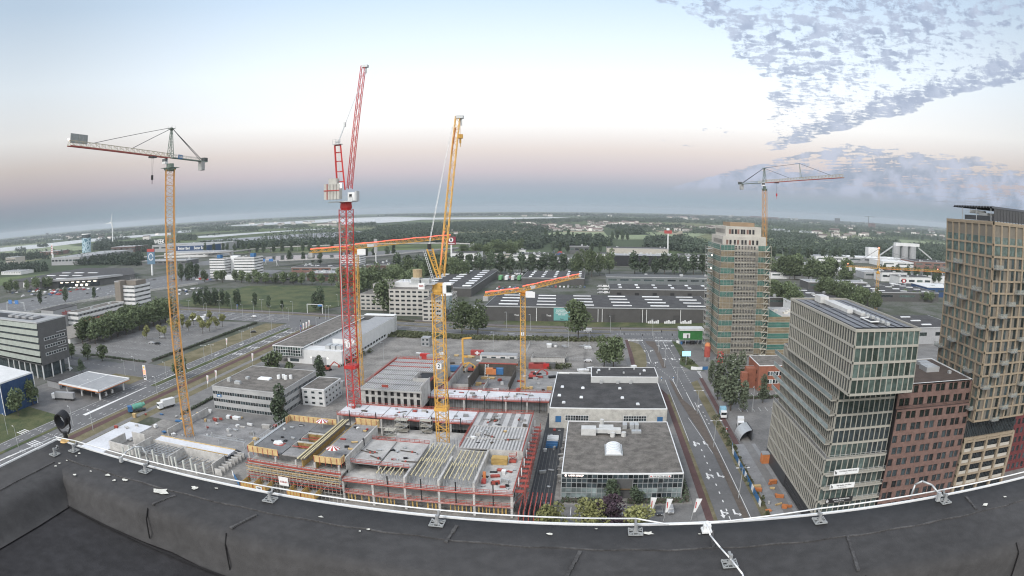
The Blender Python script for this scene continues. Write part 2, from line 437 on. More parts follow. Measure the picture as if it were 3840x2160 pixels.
# painted markings
MK = MB()
def line(x0, y0, x1, y1, w=.2, dash=None, gap=3.0, z=.215):
	L = math.hypot(x1 - x0, y1 - y0); dx, dy = (x1 - x0) / L, (y1 - y0) / L; nx, ny = -dy * w / 2, dx * w / 2
	t = 0
	while t < L:
		e = min(L, t + (dash or L))
		a, c = (x0 + dx * t, y0 + dy * t), (x0 + dx * e, y0 + dy * e)
		MK.quad((a[0] - nx, a[1] - ny, z), (c[0] - nx, c[1] - ny, z), (c[0] + nx, c[1] + ny, z), (a[0] + nx, a[1] + ny, z))
		t = e + gap if dash else L
def arrow(x, y, d=1, turn=0, s=1.0, z=.215):
	"""lane arrow pointing along +y*d; turn adds a side head"""
	w = .28 * s
	MK.quad((x - w, y, z), (x + w, y, z), (x + w, y + 3.2 * d * s, z), (x - w, y + 3.2 * d * s, z))
	if turn == 0 or abs(turn) == 2:
		MK.poly([(x - .75 * s, y + 3.2 * d * s, z), (x + .75 * s, y + 3.2 * d * s, z), (x, y + 5.2 * d * s, z)])
	if turn:
		k = 1 if turn > 0 else -1; yy = y + (2.2 if abs(turn) == 1 else .9) * d * s
		MK.quad((x, yy, z + .002), (x + k * 1.3 * s, yy + .9 * d * s, z + .002), (x + k * 1.3 * s, yy + 1.5 * d * s, z + .002), (x, yy + .8 * d * s, z + .002))
		MK.poly([(x + k * 1.2 * s, yy + .2 * d * s, z + .002), (x + k * 2.0 * s, yy + 1.4 * d * s, z + .002), (x + k * 1.0 * s, yy + 2.2 * d * s, z + .002)])
for k in range(3, 12):
	pass
line(40.2, 60, 40.2, 146, .22, None); line(40.2, 149, 40.2, 204, .34, 1.5, 4.2)
line(46.2, 60, 46.2, 250, .18); line(36.95, 204, 37.2, 286, .14); line(43.6, 192, 40.4, 230, .12)
for y in (150, 176, 204): arrow(38.6, y, -1, 2); arrow(42.2, y, -1, 1)
line(41.6, 254, 41, 287, .2); line(41, 287, 33.5, 322, .2, 1.2, 2.6); line(33.6, 322, 33.6, 340, .2); line(33.8, 340, 33, 372, .3, 1.3, 3)
for y in (318, 346): arrow(32.4 + .0, y, 1, -1, .9); arrow(35.8, y, 1, 1, .9)
line(44.8, 236, 44.6, 264, .25); line(44.6, 264, 44.2, 300, .2, 1.4, 2.4); line(47.6, 222, 47.6, 240, .3, 1.2, 3.4); line(49, 281, 48.8, 316, .22, 1.3, 2.2)
for y in (243,): arrow(42.9, y, 1, -1); arrow(47, y, 1, 1)
line(44.2, 300, 44, 330, .18, 1.2, 2.4); line(48, 322, 47.5, 372, .3, 1.3, 3); line(44, 330, 44.2, 370, .18, .9, 2.4); line(45.9, 352, 46, 373, .2)
for y in (326, 360): arrow(42.2, y, 1, -1); arrow(46, y, 1, 2); arrow(50, y, 1, 1)
line(41.3, 372.6, 52, 372.6, .5)
for k in range(14): line(41.5 + k * .8, 374.6, 41.5 + k * .8, 378.6, .42)
for k in range(12): line(24.6 + k * .8, 375.2, 24.6 + k * .8, 378.8, .42)
for x0, x1 in ((56.2, 58), (59, 60.8)):
	for k in range(4): line(x0 - 0 + k * .55, 289, x0 + k * .55 - .4, 302, .25) if x0 < 57 else None
def avy(x, f):
	for (x0, a0, b0), (x1, a1, b1) in zip(AV[:-1], AV[1:]):
		if x0 <= x <= x1:
			k = (x - x0) / (x1 - x0); p = a0 + (a1 - a0) * k; q = b0 + (b1 - b0) * k
			return p + (q - p) * f
def avline(xa, xb, f, w, dash=None, gap=3):
	n = 12
	for i in range(n):
		p, q = xa + (xb - xa) * i / n, xa + (xb - xa) * (i + 1) / n
		line(p, avy(p, f), q, avy(q, f), w, dash, gap)
for xa, xb in ((-130, 16), (64, 600)):
	avline(xa, xb, .02, .2); avline(xa, xb, .25, .2, 3, 6); avline(xa, xb, .37, .2, 3, 6); avline(xa, xb, .48, .2); avline(xa, xb, .80, .2, 3, 7); avline(xa, xb, .97, .15)
avline(18, 60, .47, .35, 1, 1.2); avline(18, 60, .60, .35, 1, 1.2); avline(18, 60, .02, .3, 1, 1.2)
for f in (.12, .25, .38, .60, .75, .88): avline(-420, -225, f, .25, 3, 5)
avline(-420, -225, .5, .3)
for x in (-250, -262, -275, -290, -310, -330): 
	for f in (.07, .19, .31, .67, .81): line(x, avy(x, f), x + 4.5, avy(x + 4.5, f), .45)
for x in (-40, -52, -64):
	line(x, avy(x, .33), x + 4, avy(x, .33), .5); line(x, avy(x, .15), x + 4, avy(x, .15), .5)
for xx in (-214.6, -211.6, -201.8, -199): line(xx, 100, xx, 395, .22, 2.2, 5.5)
line(-217.0, 100, -217, 236, .2); line(-217, 262, -217, 392, .2); line(-204.2, 225, -204.2, 385, .25); line(-209, 225, -209, 385, .2); line(-196.4, 60, -196.4, 400, .2)
for y in (300, 318, 336, 352, 368): 
	for xx in (-203, -200.2, -197.6): arrow(xx, y, 1, 0 if xx < -200.5 else 1, 1.1)
for y in (300, 330): arrow(-213, y, -1, 0, 1.1)
line(-209.5, 238, -209.5, 262, .5); line(-215, 262, -209.6, 262, .5)
MK.quad((-209.3, 172, .215), (-206.9, 172, .215), (-208.6, 222, .215), (-209.1, 222, .215))
for k in range(5): line(-216.6 + k * 0, 148 + k, -209, 148 + k, .5) if 0 else None
for k in range(4): line(-222 + k * .0, 137 + k * 1.5, -217, 137 + k * 1.5, .6); line(-205.6, 131 + k * 1.5, -198.4, 131 + k * 1.5, .6)
line(-206, 145, -197, 145, .3, .8, .8); line(-217, 145, -209, 145, .3, .8, .8); line(-206, 141.5, -197, 141.5, .3, .8, .8)
line(-330, 247, -240, 247, .2, 2, 3); line(-217.6, 239, -217.6, 255, .35, 1, 1)
# car park bays
for row in (276, 290, 306, 322, 340, 356, 372):
	for k in range(30):
		x = -338 + k * 2.7
		if x < -252: line(x, row, x, row + 5, .12)
for k in range(11): line(-6 + k * 2.8, 147.8, -6 + k * 2.8, 152.8, .14)
for k in range(9): line(64 + k * 3, 236, 64 + k * 3, 241, .14); line(66 + k * 3, 262, 66 + k * 3, 256, .14)
tag(MK.build('road_markings', M_WHITE), kind='structure')

# ---------------------------------------------------------------- kit: glass, facades, trees, vehicles, street furniture
G_DARK = glassmat('dark_glass', (.022, .03, .034), .4, 1.9)
G_TEAL = glassmat('teal_glass', (.048, .068, .064), .5, 1.6)
G_PALE = glassmat('pale_glass', (.16, .20, .205), .6, 1.3, .3)
M_ROOFG = mat('roof_gravel', (.125, .118, .108), .95, .42, .35, fine=.4)
M_ROOFB = mat('roof_bitumen', (.048, .048, .049), .85, .4, .2, fine=.15)
M_WALLW = mat('white_cladding', (.52, .535, .54), .6, .08, .3)
M_WALLG = mat('grey_cladding', (.26, .27, .28), .6, .1, .3)
M_WALLD = mat('dark_cladding', (.085, .088, .09), .7, .12, .3)
M_BRICKR = mat('red_brick', (.165, .10, .085), .9, .2, .5, fine=.2)
M_BRICKD = mat('dark_brick', (.085, .055, .05), .9, .2, .5, fine=.15)
M_BEIGE = mat('beige_cladding', (.36, .345, .31), .7, .1, .3)
M_STEEL = mat('galvanised_steel', (.42, .44, .45), .45, .1, 2, metal=.4)
M_DSTEEL = mat('dark_steel', (.06, .063, .068), .5, .1, 2, metal=.3)
M_TRIM = mat('white_trim', (.62, .64, .65), .5, .05, 1)
M_SKYL = mat('skylight_dome', (.62, .65, .67), .3, .06, 1, obj=.15)
M_REDP = mat('safety_red', (.30, .055, .05), .6, .15, .6)
M_ORANGE = mat('orange_paint', (.42, .16, .06), .55, .12, 1)
M_YEL = mat('crane_yellow', (.52, .30, .07), .55, .12, .8)
M_CRED = mat('crane_red', (.40, .03, .028), .5, .12, .8)
M_TIMB = mat('formwork_timber', (.46, .34, .17), .8, .18, .6, fine=.1)
M_TIMY = mat('yellow_timber', (.36, .25, .09), .75, .15, .6)
M_CREAM = mat('cream_beam', (.50, .45, .29), .75, .1, .6)
M_BLUE = mat('blue_paint', (.035, .12, .26), .55, .12, .6)
M_NAVY = mat('navy_cladding', (.02, .05, .12), .6, .1, .4)
M_BLACK = mat('black_part', (.018, .018, .02), .6, .1, 1)
WC = {}
def pane(T, name, P, d, a, zc, w, h, m, out=.05, sub=None):
	"""one window: a shared slab mesh placed on the wall line P + a*d, facing right of d"""
	key = (round(w, 2), round(h, 2), m.name)
	me = WC.get(key)
	if me is None:
		b = MB(); b.box(-w / 2, 0, -h / 2, w / 2, .06, h / 2); o = b.build('window', m); me = o.data; WC[key] = me; bpy.data.objects.remove(o)
	o = bpy.data.objects.new(name, me); COL.objects.link(o); o.parent = T
	nx, ny = d[1], -d[0]
	o.location = (P[0] + d[0] * a + nx * out - T.location.x, P[1] + d[1] * a + ny * out - T.location.y, zc - T.location.z)
	o.rotation_euler = (0, 0, math.atan2(d[1], d[0]))
	return o
class Bld:
	"""a building thing: window parts up to 95, the rest one glazing part"""
	def __init__(s, name, label, loc, cat='building', group=None):
		s.T = thing(name, label, cat, loc, group); s.wall = MB(s.T); s.roof = MB(s.T); s.trim = MB(s.T); s.gl = MB(s.T); s.nw = 0
		s.pn = 'window'
	def win(s, P, d, a, zc, w, h, m, out=.05):
		if s.nw < 95:
			s.nw += 1; pane(s.T, s.pn, P, d, a, zc, w, h, m, out); s.glm = m
		else:
			nx, ny = d[1], -d[0]; s.glm = m
			s.gl.obox((P[0] + nx * out, P[1] + ny * out), d, a - w / 2, a + w / 2, 0, .06, zc - h / 2, zc + h / 2)
	def face(s, P, d, W, z0, fh, nf, nb, m, ww=.7, wh=.6, sill=.28, t=.18, skip=None, wall=None, every=1):
		"""piers and spandrels standing proud of the core, a window in every cell"""
		b = wall or s.wall; bw = W / nb
		nx, ny = d[1], -d[0]; Q = (P[0] + nx * t, P[1] + ny * t)
		top = z0 + nf * fh
		if ww < .99:
			for i in range(nb + 1):
				a = i * bw; e = (1 - ww) * bw / 2
				a0, a1 = max(0, a - e), min(W, a + e)
				b.obox(Q, d, a0, a1, 0, t + .02, z0, top)
		for j in range(nf + 1):
			zb = z0 + j * fh - (1 - sill - wh) * fh if j else z0
			zt = z0 + j * fh + sill * fh if j < nf else top
			b.obox((P[0] + nx * (t - .03), P[1] + ny * (t - .03)), d, .01, W - .01, 0, t, zb, zt)
		for j in range(nf):
			for i in range(nb):
				if skip and skip(i, j): continue
				s.win(P, d, (i + .5) * bw, z0 + j * fh + (sill + wh / 2) * fh, bw * ww, wh * fh, m)
	def done(s, wm, rm=None, tm=None, wn='wall', rn='roof', tn='roof_edge'):
		s.wall.build(wn, wm); s.roof.build(rn, rm or M_ROOFB); s.trim.build(tn, tm or M_TRIM)
		if s.gl.f: tag(s.gl.build('glazing', s.glm), kind='stuff')
		return s.T
	def parapet(s, x0, y0, x1, y1, z, h=.5, w=.3, b=None):
		b = b or s.trim
		b.box(x0, y0, z, x1, y0 + w, z + h); b.box(x0, y1 - w, z, x1, y1, z + h)
		b.box(x0, y0 + w, z, x0 + w, y1 - w, z + h); b.box(x1 - w, y0 + w, z, x1, y1 - w, z + h)
def part(T, name, m, fn):
	b = MB(T); fn(b); return b.build(name, m)
def dome(T, x, y, z, w=1.6, l=2.4, name='skylight'):
	b = MB(T); b.box(x, y, z, x + w, y + l, z + .3); b.prism([(x + .15, y + .15), (x + w - .15, y + .15), (x + w - .15, y + l - .15), (x + .15, y + l - .15)], z + .3, z + .6)
	return b.build(name, M_SKYL)
def ac(T, x, y, z, w=1.2, l=1.2, h=1.1, name='roof_unit'):
	b = MB(T); b.box(x, y, z, x + w, y + l, z + h); b.cyl(x + w / 2, y + l / 2, z + h, z + h + .12, min(w, l) * .35, 8)
	return b.build(name, M_STEEL)

# --- trees
LEAF = {}
def leafmat(name, c, v=.3):
	if name not in LEAF:
		LEAF[name] = mat('foliage_' + name, c, .9, v, .55, obj=.22, spec=.1)
	return LEAF[name]
L_MID = leafmat('mid', (.105, .135, .075)); L_DARK = leafmat('dark', (.075, .10, .066)); L_YEL = leafmat('yellow', (.19, .20, .09)); L_PURP = leafmat('purple', (.075, .055, .07)); L_GREY = leafmat('grey', (.12, .145, .10))
M_BARK = mat('bark', (.075, .065, .055), .95, .2, 2)
def crown_mesh(seed, w, h, z0, n=900, q=.45, lobes=9, tip=.0):
	"""leaf clusters spread through a lumpy crown volume"""
	r = random.Random(seed); b = MB()
	L = []
	for i in range(lobes):
		a = r.uniform(0, 6.28); k = r.uniform(.1, .62) * (1 if i else 0); zz = r.uniform(.15, .88)
		env = (1 - tip * zz) * math.sin(math.pi * min(.97, .18 + .75 * zz)) ** .6
		L.append((math.cos(a) * k * w / 2 * env, math.sin(a) * k * w / 2 * env, z0 + zz * h * .92, r.uniform(.20, .36) * w * (1 - .45 * tip * zz), r.uniform(.13, .24) * h))
	for i in range(n):
		cx, cy, cz, rr, rh = L[i % lobes]
		a, p = r.uniform(0, 6.28), math.acos(r.uniform(-1, 1)); k = r.uniform(.62, 1.04) ** .8
		x, y, z = cx + rr * k * math.sin(p) * math.cos(a), cy + rr * k * math.sin(p) * math.sin(a), cz + rh * k * math.cos(p) * 1.15
		s = q * r.uniform(.6, 1.35); u = Vector((r.gauss(0, 1), r.gauss(0, 1), r.gauss(0, .6))).normalized(); v = u.cross(Vector((r.gauss(0, 1), r.gauss(0, 1), r.gauss(0, 1)))).normalized()
		c = Vector((x, y, z)); u *= s; v *= s * .8
		b.quad(c - u - v * .4, c + v, c + u + v * .2, c - v)
	return b
TREES = {}
def tree_proto(kind):
	if kind in TREES: return TREES[kind]
	spec = dict(round=(9, 8, 2.2, 1000, .48, 10, .1, L_MID), tall=(6.5, 12, 2.2, 1000, .48, 10, .35, L_DARK), cone=(9.5, 10.5, 1.0, 1000, .45, 10, .75, L_DARK), big=(12, 12, 3, 1700, .5, 14, .05, L_MID),
				bush=(4, 3, .1, 450, .3, 6, 0, L_MID), yellow=(6.5, 6, 1.0, 1300, .28, 9, .1, L_YEL), purple=(7.5, 6.5, .8, 1500, .28, 10, .1, L_PURP), birch=(7.5, 15, 1.5, 1500, .4, 12, .5, L_GREY), young=(4.6, 5, 2.2, 420, .36, 7, .15, L_YEL))[kind]
	w, h, z0, n, q, lo, tip, m = spec; out = []
	for k in range(3):
		t = thing('tree', 'tree', 'tree', (0, 0, -500))
		cb = crown_mesh(len(TREES) * 10 + k, w, h, z0, n, q, lo, tip); c = cb.build('crown', m, t)
		tb = MB(); r = random.Random(k); tb.cyl(0, 0, 0, z0 + h * .55, .26 if w > 5 else .12, 7, .1)
		for i in range(6):
			a = i * 1.05 + r.uniform(0, .5); zz = z0 + h * r.uniform(.02, .35)
			tb.tube([(0, 0, zz), (math.cos(a) * w * .2, math.sin(a) * w * .2, zz + h * .18), (math.cos(a) * w * .32, math.sin(a) * w * .32, zz + h * .32)], .08, 4)
		tb.build('trunk', M_BARK, t)
		out.append(t)
	TREES[kind] = out
	return out
NT_ = [0]
TNAME = dict(round='tree', tall='tall_tree', cone='pyramid_tree', big='tree', bush='shrub', yellow='tree', purple='purple_tree', birch='birch_tree', young='young_tree')
def tree(kind, x, y, label, group=None, s=1.0, sh=None, used={}):
	ps = tree_proto(kind); p = ps[NT_[0] % 3]; NT_[0] += 1
	c = bpy.data.objects.new(TNAME[kind], None); COL.objects.link(c)
	for ch in p.children:
		d = ch.copy(); COL.objects.link(d); d.parent = c
	c.location = (x, y, 0); c.rotation_euler = (0, 0, NT_[0] * 2.4); k = s * 1.3 * U(.9, 1.1); c.scale = (k, k, k * (sh or 1))
	tag(c, label, 'shrub' if kind == 'bush' else 'tree', group)
	return c
def kill_protos():
	for ps in list(TREES.values()) + [PROTO]:
		for p in ps:
			for ch in list(p.children_recursive): bpy.data.objects.remove(ch)
			bpy.data.objects.remove(p)
PROTO = []
# --- far woods: lumpy tufted masses, one object per wood
def woods(name, polys, n, hgt, m, seed, w=9, tri=26, q=2.0):
	"""many small leaf clumps over the polygon, dense enough to read as one mass"""
	r = random.Random(seed); b = MB()
	for pts, k in polys:
		xs = [p[0] for p in pts]; ys = [p[1] for p in pts]; c = 0; tries = 0
		while c < k and tries < k * 30:
			tries += 1; x, y = r.uniform(min(xs), max(xs)), r.uniform(min(ys), max(ys))
			ins = False; j = len(pts) - 1
			for i in range(len(pts)):
				if (pts[i][1] > y) != (pts[j][1] > y) and x < (pts[j][0] - pts[i][0]) * (y - pts[i][1]) / (pts[j][1] - pts[i][1]) + pts[i][0]: ins = not ins
				j = i
			if not ins: continue
			c += 1; tuft(b, r, x, y, hgt * r.uniform(.6, 1.25), w * r.uniform(.7, 1.3), tri, q)
	o = b.build(name, m); return tag(o, kind='stuff')
def tuft(b, r, x, y, h, w, tri, q):
	for i in range(tri):
		z = r.uniform(.05, 1) ; env = math.sin(math.pi * min(1, .25 + .75 * z)) ** .5 * (w / 2)
		a = r.uniform(0, 6.28); k = r.uniform(.3, 1)
		c = Vector((x + math.cos(a) * env * k, y + math.sin(a) * env * k, z * h)); s = q * r.uniform(.6, 1.3)
		u = Vector((r.gauss(0, 1), r.gauss(0, 1), r.gauss(0, .5))).normalized() * s; v = u.cross(Vector((r.gauss(0, 1), r.gauss(0, 1), r.gauss(0, 1)))).normalized() * s * .8
		b.quad(c - u, c - v, c + u, c + v)

# --- vehicles
CARCOL = [('white', (.55, .56, .57)), ('silver', (.32, .33, .34)), ('black', (.015, .016, .018)), ('dark grey', (.06, .063, .066)), ('blue', (.03, .06, .14)), ('red', (.28, .02, .02)), ('grey', (.16, .165, .17))]
M_TYRE = mat('tyre_rubber', (.02, .02, .02), .9, .1, 2)
def carpaint(n, c): return mat('paint_' + n.replace(' ', '_'), c, .3, .05, .5, spec=.6)
def car(x, y, rz, col, label, group=None, van=False, lite=False):
	t = thing('parked_car' if not van else 'delivery_van', label, 'van' if van else 'car', (x, y, .2), group, rz)
	key = ('car', col, van)
	if key not in WC:
		c = dict(CARCOL)[col]; L, W = (5.4, 2.0) if van else (4.4, 1.8)
		H1 = 1.0 if van else .78; H2 = 2.3 if van else 1.45
		prof = [(-L / 2, .3), (-L / 2, H1), (-L * .33, H1 + .12), (-L * .22, H2), (L * (.47 if van else .30), H2), (L * (.5 if van else .42), H1 + .08), (L / 2, H1 - .05), (L / 2, .3)]
		b = MB(); n = len(prof)
		def loop(s_, pr, yy, ins): return [(px, yy * (1 - (.14 if pz > H1 + .2 else 0) * ins), pz) for px, pz in pr]
		k = b.P(*loop(0, prof, -W / 2, 1), *loop(0, prof, W / 2, 1))
		b.F(*[k + i for i in range(n)]); b.F(*[k + n + n - 1 - i for i in range(n)])
		for i in range(n):
			j = (i + 1) % n; b.F(k + j, k + i, k + n + i, k + n + j)
		body = b.build('body', carpaint(col, c)); g = MB()
		a, c, e, f = -L * .325, -L * .235, (0 if van else L * .31), (0 if van else L * .395)
		g.hexa([(a, -W * .468, H1 + .17), (f, -W * .468, H1 + .17), (f, W * .468, H1 + .17), (a, W * .468, H1 + .17), (c, -W * .436, H2 - .12), (e, -W * .436, H2 - .12), (e, W * .436, H2 - .12), (c, W * .436, H2 - .12)])
		gl = g.build('window_band', G_DARK)
		ws = []
		for sx in (-.31, .31):
			for sy in (-1, 1):
				w = MB(o=(L * sx, sy * W * .46, .32)); 
				k = w.P(*[(L * sx + .32 * math.cos(i * .785), sy * W * .46 - .1, .32 + .32 * math.sin(i * .785)) for i in range(8)], *[(L * sx + .32 * math.cos(i * .785), sy * W * .46 + .1, .32 + .32 * math.sin(i * .785)) for i in range(8)])
				for i in range(8): w.F(k + i, k + (i + 1) % 8, k + 8 + (i + 1) % 8, k + 8 + i)
				w.F(*[k + i for i in range(8)]); w.F(*[k + 15 - i for i in range(8)]); ws.append(w.build('wheel', M_TYRE))
		hl = MB(); hl.box(-L / 2 - .02, -W * .42, .55, -L / 2 + .1, -W * .25, .72); hl.box(-L / 2 - .02, W * .25, .55, -L / 2 + .1, W * .42, .72)
		WC[key] = [body, gl] + ws
		for o in WC[key]: o.parent = t
		hl.build('headlight', M_TRIM, t); WC[key] += [o for o in t.children if o.name.startswith('headlight')]
		return t
	for o in WC[key][:2] if lite else WC[key]:
		c = o.copy(); COL.objects.link(c); c.parent = t
	return t
# --- street lamps
def lamp(x, y, label, group, h=9.5, arms=((1, 0),), armz=1.3, banner=False, protos={}):
	key = (h, tuple(arms))
	t = thing('street_lamp', label, 'street lamp', (x, y, 0), group)
	if key not in protos:
		b = MB(); b.cyl(0, 0, 0, h, .14, 6, .075); p = b.build('pole', M_STEEL, t); L = [p]
		for ax, ay in arms:
			b = MB(); b.tube([(0, 0, h), (ax * armz * .7, ay * armz * .7, h + .12), (ax * armz, ay * armz, h + .12)], .05, 4); L.append(b.build('arm', M_STEEL, t))
			b = MB(); b.obox((ax * armz, ay * armz), (ax, ay), 0, .8, -.14, .14, h + .04, h + .2); L.append(b.build('lamp_head', M_TRIM, t))
		protos[key] = L
	else:
		for o in protos[key]:
			c = o.copy(); COL.objects.link(c); c.parent = t
	return t
def text3(T, s, loc, rz, size, m, name='lettering', rx=math.pi / 2, ext=.01, align='CENTER', bold=False):
	cu = bpy.data.curves.new(name, 'FONT'); cu.body = s; cu.size = size; cu.extrude = ext; cu.align_x = align; cu.align_y = 'CENTER'
	if bold: cu.offset = size * .02
	o = bpy.data.objects.new(name, cu); COL.objects.link(o); bpy.context.view_layer.update()
	me = bpy.data.meshes.new_from_object(o); o2 = bpy.data.objects.new(name, me); COL.objects.link(o2); bpy.data.objects.remove(o)
	me.materials.clear(); me.materials.append(m)
	o2.rotation_euler = (rx, 0, rz); o2.location = Vector(loc) - (T.location if T is not None else Vector((0, 0, 0)))
	if T is not None: o2.parent = T
	return o2
# ---------------------------------------------------------------- the roof the camera stands on
RT = 78.5
def own_roof():
	m = mat('bitumen_felt', (.036, .036, .037), .8, .2, 1.6, fine=.12, spec=.35)
	for mm, k in ((m, .35), (mat('roof_deck_felt', (.02, .02, .022), .85, .3, 1.3, fine=.15), .35)):
		T_ = NT(mm.node_tree); g_ = T_.n('ShaderNodeNewGeometry').outputs['Position']; bp = T_.n('ShaderNodeBump'); bp.inputs['Strength'].default_value = k; bp.inputs['Distance'].default_value = .006
		mm.node_tree.links.new(T_.m('ADD', T_.noise(g_, 150, 2), T_.m('MULTIPLY', T_.noise(g_, 6, 4), 1.5)), bp.inputs['Height']); mm.node_tree.links.new(bp.outputs[0], mm.node_tree.nodes['Principled BSDF'].inputs['Normal'])
	ms = mat('felt_seam', (.055, .055, .056), .9, .5, 6)
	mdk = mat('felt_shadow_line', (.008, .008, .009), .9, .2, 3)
	T = thing('roof_parapet', 'black bitumen felt parapet with upstand around the roof in front', 'parapet', (0, 0, 78))
	dz = lambda x: RT - .17 - .045 * max(0, x + 3)
	b = MB(T); xs = [-3.67, -3.45, -3.21, -3.20, -3.1] + [-3.0 + .23 * i for i in range(54)]
	r = random.Random(5)
	def prof(x):
		yi = 2.26 - .045 * (x + 3.1); w = .012 * math.sin(x * 5.1) + .008 * math.sin(x * 11.3)
		return [(2.67, RT - .3), (2.67, RT), (2.44, RT - .004), (yi + .05, RT - .006 + w * .3), (yi, RT - .02), (yi - .035 + w, RT - .055), (yi - .05 + w, dz(x) + .05), (yi - .10 + w, dz(x) + .006)]
	rows = []
	for x in xs:
		p = prof(x); rows.append(b.P(*[(x, y, z) for y, z in p]))
	for i in range(len(xs) - 1):
		if xs[i] < -3.205: 
			for k in range(2): b.F(rows[i] + k, rows[i] + k + 1, rows[i + 1] + k + 1, rows[i + 1] + k)
			continue
		for k in range(7): b.F(rows[i] + k, rows[i] + k + 1, rows[i + 1] + k + 1, rows[i + 1] + k)
	b.build('parapet_wall', m, smooth=True)
	b = MB(T); ys = [2.44 - .3 * i for i in range(46)]; pr = []      # left arm of the parapet
	for y in ys:
		w = .01 * math.sin(y * 4.3); d = dz(-3.1)
		pr.append(b.P(*[(x, y, z) for x, z in ((-3.67, RT - .3), (-3.67, RT), (-3.2, RT - .005), (-3.15, RT - .02), (-3.12 + w, RT - .06), (-3.08 + w, d + .04), (-3.02 + w, d + .005))]))
	for i in range(len(ys) - 1):
		for k in range(6): b.F(pr[i] + k + 1, pr[i] + k, pr[i + 1] + k, pr[i + 1] + k + 1)
	n = b.P((-3.67, 2.44, RT), (-3.2, 2.44, RT - .005), (-3.15, 2.27, RT - .02), (-3.2, 2.67, RT), (-3.67, 2.67, RT)); 
	b.build('side_parapet_wall', m, smooth=True)
	b = MB(T); b.poly([(-3.1, 2.26, dz(-3)), (-3.1, -12, dz(-3)), (9.2, -12, dz(9.2)), (9.2, 1.75, dz(9.2))]); b.build('roof_deck', mat('roof_deck_felt', (.02, .02, .023), .85, .35, .9, fine=.25))
	b = MB(T)
	def seam(pts, w=.012, z=.004, n=10):
		for (x0, y0, z0), (x1, y1, z1) in zip(pts[:-1], pts[1:]):
			for i in range(n):
				f, g = i / n, (i + 1) / n
				j = lambda t: .006 * math.sin(t * 37 + x0 * 9)
				b.bar((x0 + (x1 - x0) * f, y0 + (y1 - y0) * f + j(f), z0 + (z1 - z0) * f + z * .6), (x0 + (x1 - x0) * g, y0 + (y1 - y0) * g + j(g), z0 + (z1 - z0) * g + z * .6), w * r.uniform(.6, 1.4), .008)
	seam([(-3.3, 2.45, RT - .003), (-1, 2.47, RT - .004), (1, 2.42, RT - .004), (3, 2.40, RT - .005), (9, 2.36, RT - .006)], .008, .003, 24)
	seam([(-3.35, 2.35, RT - .003), (-3.35, 1.2, RT - .003), (-3.3, -2, RT - .003)], .01)
	for x, off in ((-2.2, 0), (-1.63, 0), (-.62, 1), (.0, 0), (.62, 1), (1.33, 0), (2.25, 1)):
		yi = 2.26 - .045 * (x + 3.1)
		if off: seam([(x, 2.43, RT - .003), (x + .02, 2.60, RT)], .014)
		else: seam([(x, 2.42, RT - .003), (x - .06, yi + .04, RT - .004)], .014)
	b.build('felt_seam', ms)
	b = MB(T)
	for x in (-2.28, -1.70, -.06, 1.3, 2.3):
		yi = 2.26 - .045 * (x + 3.1); d = dz(x)
		b.bar((x, yi + .0, RT - .018), (x + .01, yi - .045, RT - .06), .005, .01); b.bar((x + .01, yi - .047, RT - .06), (x + .02, yi - .075, d + .03), .005, .01)
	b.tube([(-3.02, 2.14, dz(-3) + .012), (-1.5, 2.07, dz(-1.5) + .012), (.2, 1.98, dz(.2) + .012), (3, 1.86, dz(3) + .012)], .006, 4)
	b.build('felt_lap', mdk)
	# pale droppings and scuffs
	mw = mat('bird_dropping', (.50, .50, .46), .9, .35, 20)
	for px, py, s in [(270, 1195, 1), (287, 1208, .8), (314, 1207, 1), (188, 1194, .7), (405, 1236, 2.4), (490, 1227, 1.2), (544, 1228, .5), (365, 1358, 2.2), (360, 1370, .7), (1383, 1343, .8), (1633, 1341, 1.1), (2478, 1269, 1), (2066, 1306, .5), (2528, 1249, .6), (807, 1300, .6), (927, 1331, .5), (228, 1185, .5), (200, 1140, .6), (192, 1147, .5), (140, 1172, .5), (150, 1165, .6), (168, 1158, .5), (905, 1336, .3), (1760, 1343, .3), (1500, 1330, .3)]:
		z = RT + .003 if py < 1350 else dz(-2) + .004
		x, y = GD(px, py, z); rr = .018 * s; bb = MB(T); n = 11
		bb.poly([(x + rr * r.uniform(.5, 1.3) * math.cos(i * 6.283 / n) * 1.3, y + rr * r.uniform(.5, 1.3) * math.sin(i * 6.283 / n), z) for i in range(n)])
		bb.build('bird_dropping', mw)
	# edge trim
	b = MB(T); b.box(-3.69, 2.680, RT - .12, 12, 2.692, RT + .005); b.box(-3.698, -12, RT - .12, -3.686, 2.692, RT + .005); b.build('edge_trim', M_TRIM)
	# building under the roof
	B = thing('office_block', 'tall block under the felt roof that the camera stands on', 'building', (2, -5, 0))
	b = MB(B); b.box(-3.66, -28, 0, 60, 2.66, 78.0); b.build('wall', M_WALLD)
	b = MB(B); b.box(9.21, -28, 78.0, 60, 2.66, 78.12); b.build('roof', M_ROOFB)
own_roof()
